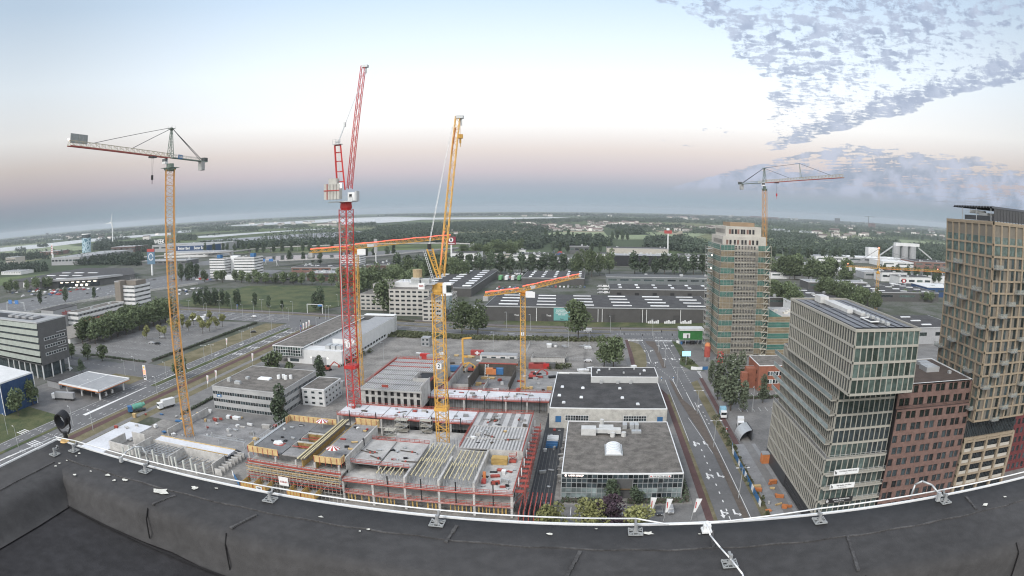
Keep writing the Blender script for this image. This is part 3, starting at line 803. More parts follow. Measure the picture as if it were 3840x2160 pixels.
def conductor():
	mt = M_TRIM
	c = MB(); pts = [(-3.68, -6, RT + .05), (-3.66, 2.0, RT + .05), (-3.62, 2.62, RT + .05), (-3.4, 2.655, RT + .05), (-1.6, 2.655, RT + .055), (.26, 2.650, RT + .055), (.42, 2.61, RT + .04), (.62, 2.605, RT + .04), (.8, 2.62, RT + .045), (1.23, 2.645, RT + .055), (2.1, 2.655, RT + .055), (5, 2.66, RT + .055), (12, 2.66, RT + .055)]
	c.tube(pts, .0042, 6); tag(c.build('lightning_conductor', mt, smooth=True), 'white round lightning conductor running along the parapet edge', 'cable')
	c = MB(); c.tube([(.605, 2.60, RT + .045), (.612, 2.5, RT + .03), (.64, 2.38, RT + .03), (.67, 2.26, RT + .035), (.70, 2.14, RT + .03), (.72, 2.05, RT - .01), (.73, 1.9, dz0(.7) + .03)], .0042, 6)
	tag(c.build('conductor_branch', mt, smooth=True), 'white conductor cable branching off the edge down towards the camera', 'cable')
def dz0(x): return RT - .16 - .045 * max(0, x + 3)
conductor()
proto_h = None
HL = ['in the corner of the roof on the left arm', 'just right of the rusty disc', 'left of the crane base behind it', 'in front of the timber trays and red scaffold', 'in front of the concrete frame with struts', 'in front of the glass office and round trees', 'in front of the stepped office tower', 'in front of the red brick block', 'on the branch cable nearest the camera']
for i, (x, y) in enumerate([(-3.45, 2.45), (-3.1, 2.62), (-2.6, 2.6), (-1.64, 2.6), (-.70, 2.6), (.26, 2.6), (1.23, 2.6), (2.09, 2.6), (.67, 2.27)]):
	if i == 1: x, y = -3.36, 2.59
	if i == 2: x, y = -2.6, 2.6
	T = thing('conductor_holder', 'grey plastic lattice cable holder standing ' + HL[i], 'cable holder', (x, y, RT), 'cable holders along the parapet')
	b = MB(T); w = .034
	for k in range(4):
		o = -w + k * w * 2 / 3; b.bar((x + o, y - w, RT + .006), (x + o, y + w, RT + .006), .004, .005); b.bar((x - w, y + o, RT + .0065), (x + w, y + o, RT + .0065), .004, .005)
	for sx in (-1, 1): b.bar((x - w, y - w * sx, RT + .008), (x + w, y + w * sx, RT + .008), .005, .008)
	b.build('base', mat('holder_plastic', (.26, .275, .28), .5, .1, 9))
	b = MB(T); b.cyl(x, y, RT + .008, RT + .03, .012, 10, .009); b.cyl(x, y, RT + .03, RT + .05, .009, 8); b.box(x - .006, y - .008 + (.045 if i < 8 else 0), RT + .035, x + .006, y + .008 + (.045 if i < 8 else 0), RT + .056); b.box(x - .006, y, RT + .03, x + .006, y + .05, RT + .045); b.build('clamp', mat('clamp_plastic', (.22, .23, .235), .4, .1, 9))
T = thing('cable_clamp', 'white square clamp joining the branch cable to the edge cable', 'clamp', (.61, 2.6, RT))
b = MB(T); b.box(.585, 2.565, RT + .004, .635, 2.62, RT + .014); b.box(.592, 2.575, RT + .014, .628, 2.612, RT + .042); b.cyl(.61, 2.60, RT + .042, RT + .054, .010, 8); b.build('body', M_TRIM)
for nm, pts in (('on the left, looping over the edge trim', [(-2.86, 2.63, RT + .03), (-2.83, 2.68, RT + .07), (-2.80, 2.74, RT + .085), (-2.77, 2.79, RT + .07), (-2.75, 2.81, RT - .02)]), ('on the right, looping over the edge by the brick block', [(2.04, 2.62, RT + .05), (2.0, 2.67, RT + .09), (1.95, 2.72, RT + .10), (1.92, 2.75, RT + .07), (1.915, 2.76, RT - .02)])):
	T = thing('conductor_bend', 'bent grey rod ' + nm, 'cable', (pts[0][0], pts[0][1], RT))
	b = MB(T); b.tube(pts, .006, 6); b.build('rod', M_STEEL, smooth=True); b = MB(T); x, y, z = pts[0]; b.box(x - .010, y - .012, RT + .005, x + .012, y + .012, z + .01); b.build('clamp', M_STEEL)
# black hooded floodlight on the roof corner
T = thing('floodlight', 'black round hooded lamp on a fork bracket at the roof corner', 'lamp', (-3.66, 2.76, RT))
b = MB(T); ax = Vector((.25, -.95, -.1)).normalized(); c = Vector((-3.68, 2.78, RT + .13)); up = Vector((0, 0, 1)); sd = ax.cross(up).normalized(); u2 = sd.cross(ax); n = 20
for rr, rr2 in ((.060, .052),):
	k = b.P(*[c + ax * s_ + (sd * math.cos(6.2832 * i / n) + u2 * math.sin(6.2832 * i / n)) * q for s_, q in ((-.045, rr), (.045, rr), (.045, rr2), (-.045, rr2)) for i in range(n)])
	for a in range(4):
		for i in range(n): b.F(k + a * n + i, k + a * n + (i + 1) % n, k + ((a + 1) % 4) * n + (i + 1) % n, k + ((a + 1) % 4) * n + i)
b.build('hood', M_BLACK)
b = MB(T); b.tube([c + sd * .070 + up * .02, c + sd * .074 - up * .06, c + sd * .045 - up * .10, c - up * .115, c - sd * .045 - up * .10, c - sd * .074 - up * .06, c - sd * .070 + up * .02], .008, 5); b.cyl(c.x, c.y, RT - .03, RT + .03, .02, 8); b.build('fork_bracket', M_BLACK)
b = MB(); x, y = GD(162, 1107, RT + .012); b.cyl(x, y, RT + .002, RT + .012, .042, 18, .036); k = b.cur; o = b.build('rusty_cap', mat('rusty_metal', (.50, .33, .14), .8, .5, 25)); tag(o, 'round rusty orange and white cap lying on the roof corner', 'cap')

# ---------------------------------------------------------------- glass office with the gravel roof (nearest right of the site)
D0, D1, DB = (1, 0), (0, -1), (0, 1)        # facade directions: front, left side, right side
def glass_office():
	x0, y0, x1, y1, H = -6.4, 158.8, 28.2, 203, 8.2
	B = Bld('glass_office', 'low office with square glazed grid front and brown gravel roof beside the road', ((x0 + x1) / 2, (y0 + y1) / 2, 0))
	b = MB(B.T); b.box(x0 + .2, y0 + .2, 0, x1 - .2, y1 - .2, H - .4); b.build('core_wall', M_WALLD)
	B.roof.box(x0 + .25, y0 + .25, H - .4, x1 - .25, y1 - .25, H - .12)
	B.parapet(x0, y0, x1, y1, H - .4, .45, .28)
	rows = [.3, 1.9, 3.5, 5.1, 6.5, 7.8]; nb = 24; bw = (x1 - x0) / nb; gr = MB(B.T)
	for i in range(nb + 1):
		gr.box(x0 + i * bw - .06, y0 - .02, .2, x0 + i * bw + .06, y0 + .2, H - .4) if not 10 < i < 14 else gr.box(x0 + i * bw - .06, y0 - .02, 6.5, x0 + i * bw + .06, y0 + .2, H - .4)
	for z in rows:
		gr.box(x0, y0 - .01, z - .06, x0 + 10 * bw, y0 + .19, z + .06); gr.box(x0 + 14 * bw, y0 - .01, z - .06, x1, y0 + .19, z + .06)
	gr.box(x0 + 10 * bw, y0 - .01, 6.44, x0 + 14 * bw, y0 + .19, 6.56)
	for j in range(5):
		for i in range(nb):
			if 10 <= i < 14 and j < 4: continue
			m = (G_PALE if (j in (0, 1)) else G_DARK); m = G_DARK if (j == 0 and 17 < i < 22) else m
			B.pn = 'window'; B.win((x0, y0), D0, (i + .5) * bw, (rows[j] + rows[j + 1]) / 2, bw - .14, rows[j + 1] - rows[j] - .12, m, -.1)
	gr.build('curtain_wall_frame', M_STEEL)
	# side walls with glazing bands
	b = MB(B.T)
	for i in range(30): b.box(x1 - .2, y0 + i * 1.5, .2, x1 + .02, y0 + i * 1.5 + .1, H - .4); b.box(x0 - .02, y0 + i * 1.5, .2, x0 + .2, y0 + i * 1.5 + .1, H - .4)
	b.build('side_frame', M_STEEL)
	# entrance
	b = MB(B.T); ex = x0 + 10 * bw; b.box(ex, y0 + 2.5, 0, ex + 4 * bw, y0 + 2.6, 6.4); b.box(ex - .1, y0, 0, ex + .1, y0 + 2.5, 6.4); b.box(ex + 4 * bw - .1, y0, 0, ex + 4 * bw + .1, y0 + 2.5, 6.4); b.build('entrance_wall', M_DSTEEL)
	b = MB(B.T); b.box(ex + .2, y0 - .3, 3.1, ex + 4 * bw - .2, y0 + 1.8, 3.3)
	for k in range(6): b.box(ex + .3 + k * 1.0, y0 + 2.3, .1, ex + .4 + k * 1.0, y0 + 2.48, 6.2)
	b.build('entrance_frame', mat('brown_frame', (.12, .085, .05), .6, .2, 1))
	b = MB(B.T); b.box(ex + 3.6, y0 + 2.2, 5.2, ex + 4.3, y0 + 2.4, 5.7); b.build('lamp', emat('warm_lamp', (1, .62, .3), 3))
	# signs
	s = MB(B.T); s.box(18.3, y0 - .28, 7.0, 24.6, y0 - .12, 7.75); s.build('sign_board', M_TRIM)
	text3(B.T, 'THE EXTRA MILE', (21.45, y0 - .30, 7.37), 0, .58, M_BLACK, bold=True)
	mr = mat('sign_red', (.45, .05, .03), .6, .05)
	for xx in (18.8, 24.1):
		s = MB(B.T); s.poly([(xx - .28, y0 - .30, 7.37), (xx, y0 - .30, 7.09), (xx + .28, y0 - .30, 7.37), (xx, y0 - .30, 7.65)]); s.build('sign_logo', mr)
	text3(B.T, 'LAIRSA GROUP', (-2.3, y0 - .16, 7.42), 0, .62, emat('lit_letters', (1, .82, .76), 1.6), bold=True)
	s = MB(B.T); s.poly([(-5.15 + .3 * math.cos(a * .7854), y0 - .15, 7.42 + .3 * math.sin(a * .7854)) for a in range(8)]); s.build('sign_logo', emat('lit_letters', (1, .82, .76), 1.6))
	# skylight vault and plant on the roof
	s = MB(B.T); n = 10; cx, cz = 8.6, H - .1
	for k in range(n):
		a, c = math.pi * k / n, math.pi * (k + 1) / n
		s.quad((cx - 2.4 * math.cos(a), 172.5, cz + 1.5 * math.sin(a)), (cx - 2.4 * math.cos(c), 172.5, cz + 1.5 * math.sin(c)), (cx - 2.4 * math.cos(c), 180.5, cz + 1.5 * math.sin(c)), (cx - 2.4 * math.cos(a), 180.5, cz + 1.5 * math.sin(a)))
	s.poly([(cx - 2.4 * math.cos(math.pi * k / n), 172.5, cz + 1.5 * math.sin(math.pi * k / n)) for k in range(n + 1)]); s.poly([(cx - 2.4 * math.cos(math.pi * k / n), 180.5, cz + 1.5 * math.sin(math.pi * k / n)) for k in range(n + 1)])
	sk = s.build('vault_skylight', M_SKYL)
	s = MB(B.T); s.box(cx - 2.7, 172.2, H - .12, cx + 2.7, 172.48, H + .25); s.box(cx - 2.7, 180.52, H - .12, cx + 2.7, 180.8, H + .25); s.box(cx - 2.7, 172.48, H - .12, cx - 2.42, 180.52, H + .25); s.box(cx + 2.42, 172.48, H - .12, cx + 2.7, 180.52, H + .25)
	for k in range(1, 6):
		for t in range(8):
			a, c = math.pi * t / 8, math.pi * (t + 1) / 8; y = 172.5 + k * 8 / 6
			s.bar((cx - 2.42 * math.cos(a), y, cz + 1.52 * math.sin(a)), (cx - 2.42 * math.cos(c), y, cz + 1.52 * math.sin(c)), .09)
	s.build('frame', M_STEEL, sk)
	s = MB(B.T); s.box(-1.6, 189, H, 3.2, 192.8, H + 2.2); s.box(3.2, 190, H + .5, 7, 191.6, H + 1.8); s.box(7, 189.2, H + .6, 11.3, 192.2, H + 1.9); s.cyl(8.6, 188.2, H, H + 1.5, .8, 12); s.cyl(12.2, 188.6, H, H + 1.5, .8, 12); s.box(4.2, 193, H, 9, 196, H + 1.4); s.cyl(5.2, 198.5, H, H + 2.4, .7, 10); s.build('air_handling_unit', mat('unit_white', (.45, .46, .455), .5, .12, .6))
	for k, xx in enumerate((12.2, 14.6, 16.2)): ac(B.T, xx, 195.5, H - .1, 1.4, 2.6, 1.6)
	ac(B.T, 15, 191.5, H - .1, 3.2, 1.8, .8)
	B.done(M_WALLD, M_ROOFG, M_TRIM)
glass_office()
def workshop():
	B = Bld('workshop', 'long grimy white workshop with dark flat roof behind the glass office', (8, 243, 0))
	for (x0, y0, x1, y1, H) in ((-13.8, 217.4, 29.9, 268, 8.2),):
		b = MB(B.T); b.prism([(x0, y0), (x1, y0), (x1, 268.3), (1.3, 268.3), (1.3, 266), (-8.4, 266), (-8.4, 268.3), (x0, 268.3)], 0, H - .3); b.build('wall', mat('grimy_white', (.40, .40, .375), .8, .22, .5, fine=.1))
		B.roof.box(x0 + .3, y0 + .3, H - .3, x1 - .3, 252.4, H - .08); B.roof.box(x0 + .3, 252.4, H - .3, 1.2, 265.7, H - .08)
		B.parapet(x0, y0, x1, 268.3, H - .3, .4, .3)
	B.wall.box(1.3, 252.5, 8.1, 29.9, 268.6, 10.6); B.parapet(1.3, 252.5, 29.9, 268.6, 10.6, .25, .3); b = MB(B.T); b.box(1.6, 252.8, 10.6, 29.6, 268.3, 10.72); b.build('upper_roof', M_ROOFB)
	for P, n, w in (((-8, 217.3), 9, .95), ((13.5, 217.3), 9, .95)):
		for i in range(n): 
			for j in range(2): B.win(P, D0, .6 + i * w, 3.9 + j * 1.0, w - .12, .9, G_DARK)
		f = MB(B.T); f.box(P[0], P[1] - .04, 3.3, P[0] + n * w + .2, P[1], 5.5); f.build('window_frame', M_TRIM)
	for xx in (-11.5, 26.3):
		part(B.T, 'door', M_BLUE, lambda b: b.box(xx, 217.28, 2.6, xx + 2.1, 217.4, 5.0))
	for x, y in ((-11.6, 232), (-11, 244), (-3, 230), (-2.6, 243), (13, 230), (12.5, 243), (18.5, 222), (24, 262), (-9.5, 223), (4, 262)): dome(B.T, x, y, 8.0 if y < 252 else 10.6, 1.3, 1.9)
	for x, y in ((5, 251.9), (12, 251.9), (17.5, 251.8)): ac(B.T, x, y - .7, 8.1, 1.2, .8, 1.2)
	for x, y in ((9, 264), (15, 258), (22, 256), (3.5, 258), (20, 265)): ac(B.T, x, y, 10.7, .7, .7, .7, 'roof_vent')
	B.done(mat('pale_cladding', (.40, .415, .415), .6, .08, .4), M_ROOFB, M_TRIM, wn='upper_wall')
workshop()
# ---------------------------------------------------------------- stepped office tower
M_STONE = mat('tower_frame_beige', (.29, .285, .255), .7, .08, .5)
def office_tower():
	B = Bld('office_tower', 'stepped beige framed glass office tower with terraces on its left side', (71, 158, 0))
	fr = B.wall; X0, Y0, X1, Y1 = 61.3, 134.4, 81, 186
	core = MB(B.T)
	core.box(X0 + .3, Y0 + .3, 0, X1 - .3, Y1 - .3, 20.4); core.box(62.9, 135.6, 20.4, 80.8, 184, 40.1); core.box(61.5, 126.4, 40.2, 80.5, 176, 55.0)
	core.build('core_wall', M_DSTEEL)
	def grid(P, d, W, z0, fh, nf, nb, t=.3, pw=.22, sp=.55, gm=G_TEAL, rail=False):
		nx, ny = d[1], -d[0]; bw = W / nb
		for i in range(nb + 1): fr.obox((P[0] + nx * t, P[1] + ny * t), d, max(0, i * bw - pw / 2), min(W, i * bw + pw / 2), 0, t, z0, z0 + nf * fh)
		for j in range(nf + 1):
			z = z0 + j * fh; fr.obox((P[0] + nx * (t + .03), P[1] + ny * (t + .03)), d, 0, W, 0, t, z - sp / 2, z + sp / 2)
		for j in range(nf):
			for i in range(nb):
				B.win(P, d, (i + .5) * bw, z0 + (j + .5) * fh, bw - pw, fh - sp, gm, .04)
	grid((X0 + .3, Y0 + .3), D0, 19.1, 4.6, 4.0, 4, 11)
	grid((61.5, 126.4), D0, 19, 40.2, 3.75, 4, 11)
	grid((62.9, 135.6), D0, 17.9, 20.6, 3.85, 5, 11)
	grid((61.5, 176), D1, 49.6, 40.2, 3.75, 4, 30, gm=G_DARK)
	grid((X0 + .3, Y1 - .3), D1, 51, 4.6, 4.0, 4, 34, gm=G_DARK)
	grid((62.9, 184), D1, 48.4, 20.6, 3.85, 5, 34, gm=G_DARK)
	# ground floor glazing on the street side
	b = MB(B.T)
	for i in range(26): b.box(X0 + .1, Y0 + .4 + i * 1.1, 0, X0 + .28, Y0 + .5 + i * 1.1, 4.3)
	b.box(X0 + .08, Y0 + .4, 2.1, X0 + .27, Y0 + 28, 2.25); b.box(X0 - .02, 163, 0, X0 + .28, 186, 4.3); b.build('plinth', M_DSTEEL)
	# terraces and balustrades
	for z, ex in ((24.4, 0), (28.3, 0), (32.1, 0), (36.0, 0)):
		part(B.T, 'terrace_slab', M_STONE, lambda b: b.box(61.2, 136.2, z - .35, 62.6, 189, z))
		part(B.T, 'glass_balustrade', G_PALE, lambda b: b.box(61.22, 136.2, z + .04, 61.28, 189, z + 1.05))
		part(B.T, 'handrail', M_STEEL, lambda b: b.bar((61.25, 136.2, z + 1.1), (61.25, 189, z + 1.1), .08))
	def rail(b, x0, x1, y, z):
		b.bar((x0, y, z + 1.1), (x1, y, z + 1.1), .07); b.bar((x0, y, z + .6), (x1, y, z + .6), .03)
		for k in range(11): b.bar((x0 + (x1 - x0) * k / 10, y, z), (x0 + (x1 - x0) * k / 10, y, z + 1.1), .05)
	for z in (4.8, 8.8, 12.8, 16.8, 20.8):
		yy = Y0 - 1.0 if z < 20 else Y0 + .1
		if z < 20: part(B.T, 'balcony_slab', M_STONE, lambda b: b.box(X0 + .8, Y0 - 1.1, z - .45, X1 - .2, Y0 - .32, z - .18))
		part(B.T, 'balcony_rail', M_STEEL, lambda b: rail(b, X0 + .9, X1 - .3, yy, z - .2))
	part(B.T, 'terrace_rail', M_STEEL, lambda b: [b.bar((61.4, 134.6, 22), (61.4, 186, 22), .07)] + [b.bar((61.4, 134.6 + k * 2.05, 20.6), (61.4, 134.6 + k * 2.05, 22), .05) for k in range(26)])
	part(B.T, 'terrace_floor', M_PAVE, lambda b: b.box(X0, Y0, 20.62, X1, Y1, 20.7))
	B.parapet(61.15, 126.05, 80.85, 176.4, 54.9, .7, .35)
	B.roof.box(61.5, 126.4, 55.0, 80.5, 176, 55.15)
	# solar panels and plant
	ms = mat('solar_panel', (.022, .028, .045), .25, .12, 1, spec=.7, obj=.2)
	for i in range(7):
		for j in range(20):
			y = 129 + j * 2.25; x = 62.4 + i * 2.5
			if 2 < i < 5 and j > 0: continue
			if i == 2 and j > 12: continue
			q = MB(B.T); q.poly([(x, y, 55.45), (x + 2.38, y, 55.35), (x + 2.38, y + 2.1, 55.35), (x, y + 2.1, 55.45)]); q.build('solar_panel', ms) if i * 20 + j < 100 or 1 else 0
	part(B.T, 'roof_duct', mat('unit_white', (.45, .46, .455)), lambda b: [b.box(69.5, 150, 55.2, 71.3, 174, 56.3), b.box(72.2, 146, 55.2, 73.4, 170, 56.0), b.box(68.2, 168, 55.2, 71, 173, 57.2)])
	for k in range(9): ac(B.T, 73.4 - .1, 132 + k * 3.1, 55.2, 1, 1.4, .7)
	part(B.T, 'roof_hatch', M_BLACK, lambda b: b.box(69.8, 135, 55.2, 72.2, 141, 55.5))
	part(B.T, 'hatch_frame', M_TRIM, lambda b: [b.bar((69.7, 134.8, 55.7), (72.3, 134.8, 55.7), .25), b.bar((69.7, 141.2, 55.7), (72.3, 141.2, 55.7), .25), b.bar((69.7, 134.8, 55.7), (69.7, 141.2, 55.7), .25)])
	# letting banners
	for (x0, z0, w, h, bg, fg, t1, t2) in ((64.3, 17.2, 7.6, 1.5, M_TRIM, M_BLACK, '7.915 SQ.M. OFFICE SPACE', 'to let'), (63.9, 13.2, 7.6, 1.5, M_TRIM, M_BLACK, 'High quality new offices', 'for inspiring people'), (63.5, 9.1, 8.4, 1.4, M_BLACK, M_TRIM, 'RENTAL INFORMATION', 'KING-OFFICES.COM')):
		q = part(B.T, 'banner', bg, lambda b: b.box(x0, Y0 - 1.22, z0 - .6, x0 + w, Y0 - 1.14, z0 - .6 + h))
		text3(B.T, t1, (x0 + w * .56, Y0 - 1.24, z0 + .36), 0, .48, fg, bold=True); text3(B.T, t2, (x0 + w * .5, Y0 - 1.24, z0 - .22), 0, .34, fg)
		part(B.T, 'banner_logo', fg, lambda b: [b.box(x0 + .25, Y0 - 1.25, z0 - .3, x0 + .5, Y0 - 1.23, z0 + .6), b.box(x0 + .6, Y0 - 1.25, z0 - .3, x0 + .85, Y0 - 1.23, z0 + .3)])
	B.done(M_STONE, M_ROOFB, M_STONE, wn='frame_grid')
office_tower()
def brick_block():
	B = Bld('brick_apartment_block', 'red brown brick block with square black windows between the office tower and the tan tower', (95, 146, 0))
	x0, x1, y0, y1, H = 81.2, 108.4, 133.6, 160, 39.5
	part(B.T, 'core_wall', M_BLACK, lambda b: b.box(x0, y0 + .4, 0, x1, y1, 33)); part(B.T, 'upper_core_wall', M_BLACK, lambda b: b.box(x0, y0 + 1.2, 33, x1, y1, H - .4))
	mb = mat('block_brick', (.14, .09, .078), .9, .22, .6, fine=.25); B.glm = G_DARK
	def stagger(z0, nf, yy, nb=11):
		bw = (x1 - x0) / nb
		for j in range(nf):
			za = z0 + j * 3.3; off = (.12 if j % 2 else -.12) * bw
			B.wall.box(x0, yy - .02, za - .5, x1, yy + .38, za + .75)
			for i in range(nb):
				a = (i + .5) * bw + off * (1 if i % 2 else -1)
				B.win((x0, yy + .4), D0, a, za + 1.75, bw * .66, 2.1, G_DARK, .05)
				L = x0 + max(0, a - bw * .72 - (0 if i else 9)); 
			xs = [x0] + [e for i in range(nb) for e in (x0 + (i + .5) * bw + off * (1 if i % 2 else -1) - bw * .33, x0 + (i + .5) * bw + off * (1 if i % 2 else -1) + bw * .33)] + [x1]
			for k in range(0, len(xs), 2): B.wall.box(xs[k], yy, za + .75, xs[k + 1], yy + .38, za + 2.8)
		B.wall.box(x0, yy - .02, z0 + nf * 3.3 - .5, x1, yy + .38, z0 + nf * 3.3)
	stagger(0.0, 10, y0); stagger(33, 2, y0 + .8)
	part(B.T, 'window_frame', M_BLACK, lambda b: [b.box(x0 + (i + .5) * (x1 - x0) / 11 - .04, y0 + .3, 1, x0 + (i + .5) * (x1 - x0) / 11 + .04, y0 + .36, 32) for i in range(11)])
	part(B.T, 'terrace_rail', M_BLACK, lambda b: [b.bar((x0, y0 - .1, 34.1), (x1, y0 - .1, 34.1), .08)] + [b.bar((x0 + k * .45, y0 - .1, 33), (x0 + k * .45, y0 - .1, 34.1), .03) for k in range(60)])
	B.roof.box(x0 + .3, y0 + 1.2, H - .4, x1 - .2, y1, H - .1); B.parapet(x0, y0 + .78, x1 + .1, y1, H - .25, .4, .35)
	for x, y, w, l, h in ((97, 145, 5, 5, 1.4), (92, 149, 3, 4, .8), (104, 142, 1, 1, .8), (88, 150, 5, 5, .4), (99, 152, 4, 3, 1)): ac(B.T, x, y, H - .1, w, l, h)
	B.done(mb, mat('block_roof', (.075, .06, .052), .9, .2, .4), M_TRIM)
brick_block()
def tan_tower():
	B = Bld('apartment_tower', 'tall tan gridded apartment tower with glass balconies at the right edge', (121, 144, 0))
	x0, x1, y0, y1, zb, zt = 109.2, 133, 131.2, 158, 28.2, 82.2
	tan = mat('tower_tan_brick', (.235, .195, .145), .85, .1, .6, fine=.18); inf = mat('tower_infill', (.14, .128, .108), .8, .1, .8)
	part(B.T, 'core_wall', inf, lambda b: [b.box(x0 + .35, y0 + .35, zb + .3, x1 - .3, y1 - .3, zt - .2), b.box(108.8, 134, 0, 131.8, 158, zb)])
	fh = (zt - zb - 1) / 16.6; tops = [zb + j * fh for j in range(16)] + [zt - 7.6, zt - 2.9]
	def side(P, d, W, nb, seed):
		r = random.Random(seed); nx, ny = d[1], -d[0]; bw = W / nb; Q = (P[0] + nx * .35, P[1] + ny * .35)
		for i in range(nb + 1):
			w = .62; B.wall.obox(Q, d, max(0, i * bw - w / 2), min(W, i * bw + w / 2), 0, .36, zb, zt)
		for z in [zb + j * fh for j in range(16)] + [zt - .3]:
			B.wall.obox((P[0] + nx * .37, P[1] + ny * .37), d, 0, W, 0, .36, z - .22, z + .28)
		B.wall.obox((P[0] + nx * .33, P[1] + ny * .33), d, 0, W, 0, .33, zt - .9, zt - .3)
		for j in range(15):
			for i in range(nb):
				s_ = 1 if (i + j + r.randint(0, 1)) % 2 else -1
				big = j == 14
				z = zb + j * fh; hh = fh - .55
				if big: B.win(P, d, (i + .5) * bw, z + fh * .9, bw - .75, fh * 1.5, G_TEAL, .06)
				else: B.win(P, d, (i + .5) * bw + s_ * bw * .2, z + .3 + hh / 2, bw * .34, hh, G_DARK, .06)
		return bw
	bw1 = side((x0 + .35, y0 + .35), D0, x1 - x0 - .6, 7, 3); bw2 = side((x0 + .35, y1 - .3), D1, y1 - y0 - .6, 7, 4)
	r = random.Random(9)
	def balc(P, d, bw, i, j):
		z = zb + j * fh + .05; a0, a1 = (i + .08) * bw, (i + .98) * bw; nx, ny = d[1], -d[0]; Q = (P[0] + nx * 2.0, P[1] + ny * 2.0)
		s_ = MB(B.T); s_.obox(Q, d, a0, a1, 0, 1.62, z - .06, z + .12); sl = s_.build('balcony', M_PAVE)
		s_ = MB(B.T); s_.obox(Q, d, a0, a1, 0, .05, z + .16, z + 1.2); s_.obox(Q, d, a0, a0 + .05, .06, 1.6, z + .16, z + 1.2); s_.obox(Q, d, a1 - .05, a1, .06, 1.6, z + .16, z + 1.2); s_.build('glass_rail', mat('rail_glass', (.30, .33, .32), .15, .1, 1, alpha=.28), sl)
	for j in range(0, 14):
		for i in range(7):
			if (i * 3 + j * 2) % 5 == 1: balc((x0, y0), D0, bw1, i, j)
			if (i * 2 + j * 3) % 7 in (1,): balc((x0, y1), D1, bw2, i, j)
	# lower block with deep loggias
	part(B.T, 'loggia_back', G_DARK, lambda b: b.box(108.9, 133.9, 1, 131.7, 133.96, 27.6))
	lw = MB(B.T)
	for j in range(7):
		z = 1 + j * 3.45; lw.box(108.8, 133.0, z - .45, 131.8, 133.9, z + .12)
	for x in (108.8, 112.9, 118.7, 124.9, 131): lw.box(x, 132.96, 0, x + .8, 133.88, 22.4)
	lw.box(108.8, 133.2, 21.9, 131.8, 133.9, 22.7); lw.build('lower_frame', tan)
	for j in range(6):
		for x in (109.7, 113.8, 119.6, 125.8): part(B.T, 'loggia_rail', M_BEIGE, lambda b: b.box(x, 133.3, 1.14 + j * 3.45, x + (3.1 if x < 110 else 4.8), 133.4, 2.1 + j * 3.45))
	part(B.T, 'mullion', M_DSTEEL, lambda b: [b.box(109.2 + k * .75, 133.7, 1, 109.3 + k * .75, 133.85, 27.5) for k in range(30)])
	part(B.T, 'side_wall', tan, lambda b: b.box(131.82, 133, 0, 132, 158, 22.7))
	# roof with zigzag canopy
	part(B.T, 'roof_screen', M_DSTEEL, lambda b: [b.box(113 + k * 1.4, 135.5, zt, 113.2 + k * 1.4, 135.7, zt + 3.6) for k in range(15)] + [b.box(113, 135.6, zt + .2, 133, 135.65, zt + 3.5), b.box(113, 135.7, zt + .2, 113.08, 152, zt + 1.5)])
	zz = MB(B.T)
	for k in range(14):
		ya = 136 + k * 1.6; zz.quad((112.6, ya, zt + 3.6), (134, ya, zt + 3.6), (134, ya + .8, zt + 4.2), (112.6, ya + .8, zt + 4.2)); zz.quad((112.6, ya + .8, zt + 4.2), (134, ya + .8, zt + 4.2), (134, ya + 1.6, zt + 3.6), (112.6, ya + 1.6, zt + 3.6))
	zz.build('zigzag_canopy', M_DSTEEL)
	for y in (137, 145, 153): part(B.T, 'canopy_post', M_STEEL, lambda b: b.box(112.8, y, zt, 113, y + .2, zt + 3.6))
	part(B.T, 'cooling_plant', mat('unit_white', (.45, .46, .455)), lambda b: [b.box(114.5, 141, zt, 118, 146, zt + 2.3), b.tube([(114, 150, zt + 2.6), (116, 144, zt + 2.4)], .5, 8)])
	B.roof.box(x0 + .4, y0 + .4, zt - .2, x1, y1 - .4, zt)
	B.done(tan, M_ROOFB, tan, wn='tower_frame')
tan_tower()
def far_red_block():
	B = Bld('dark_red_block', 'dark red brick block glimpsed at the right edge beyond the tan tower', (150, 160, 0))
	part(B.T, 'core_wall', M_BLACK, lambda b: b.box(141.4, 150.4, 0, 165, 180, 24))
	B.face((141.4, 150.4), D0, 23, 0, 3.3, 7, 9, G_DARK, .55, .6)
	B.face((141.4, 180), D1, 29.6, 0, 3.3, 7, 10, G_DARK, .55, .6)
	B.roof.box(141.4, 150.4, 23.2, 165, 180, 23.6); B.done(mat('deep_red_brick', (.11, .032, .034), .9, .15), M_ROOFB)
far_red_block()
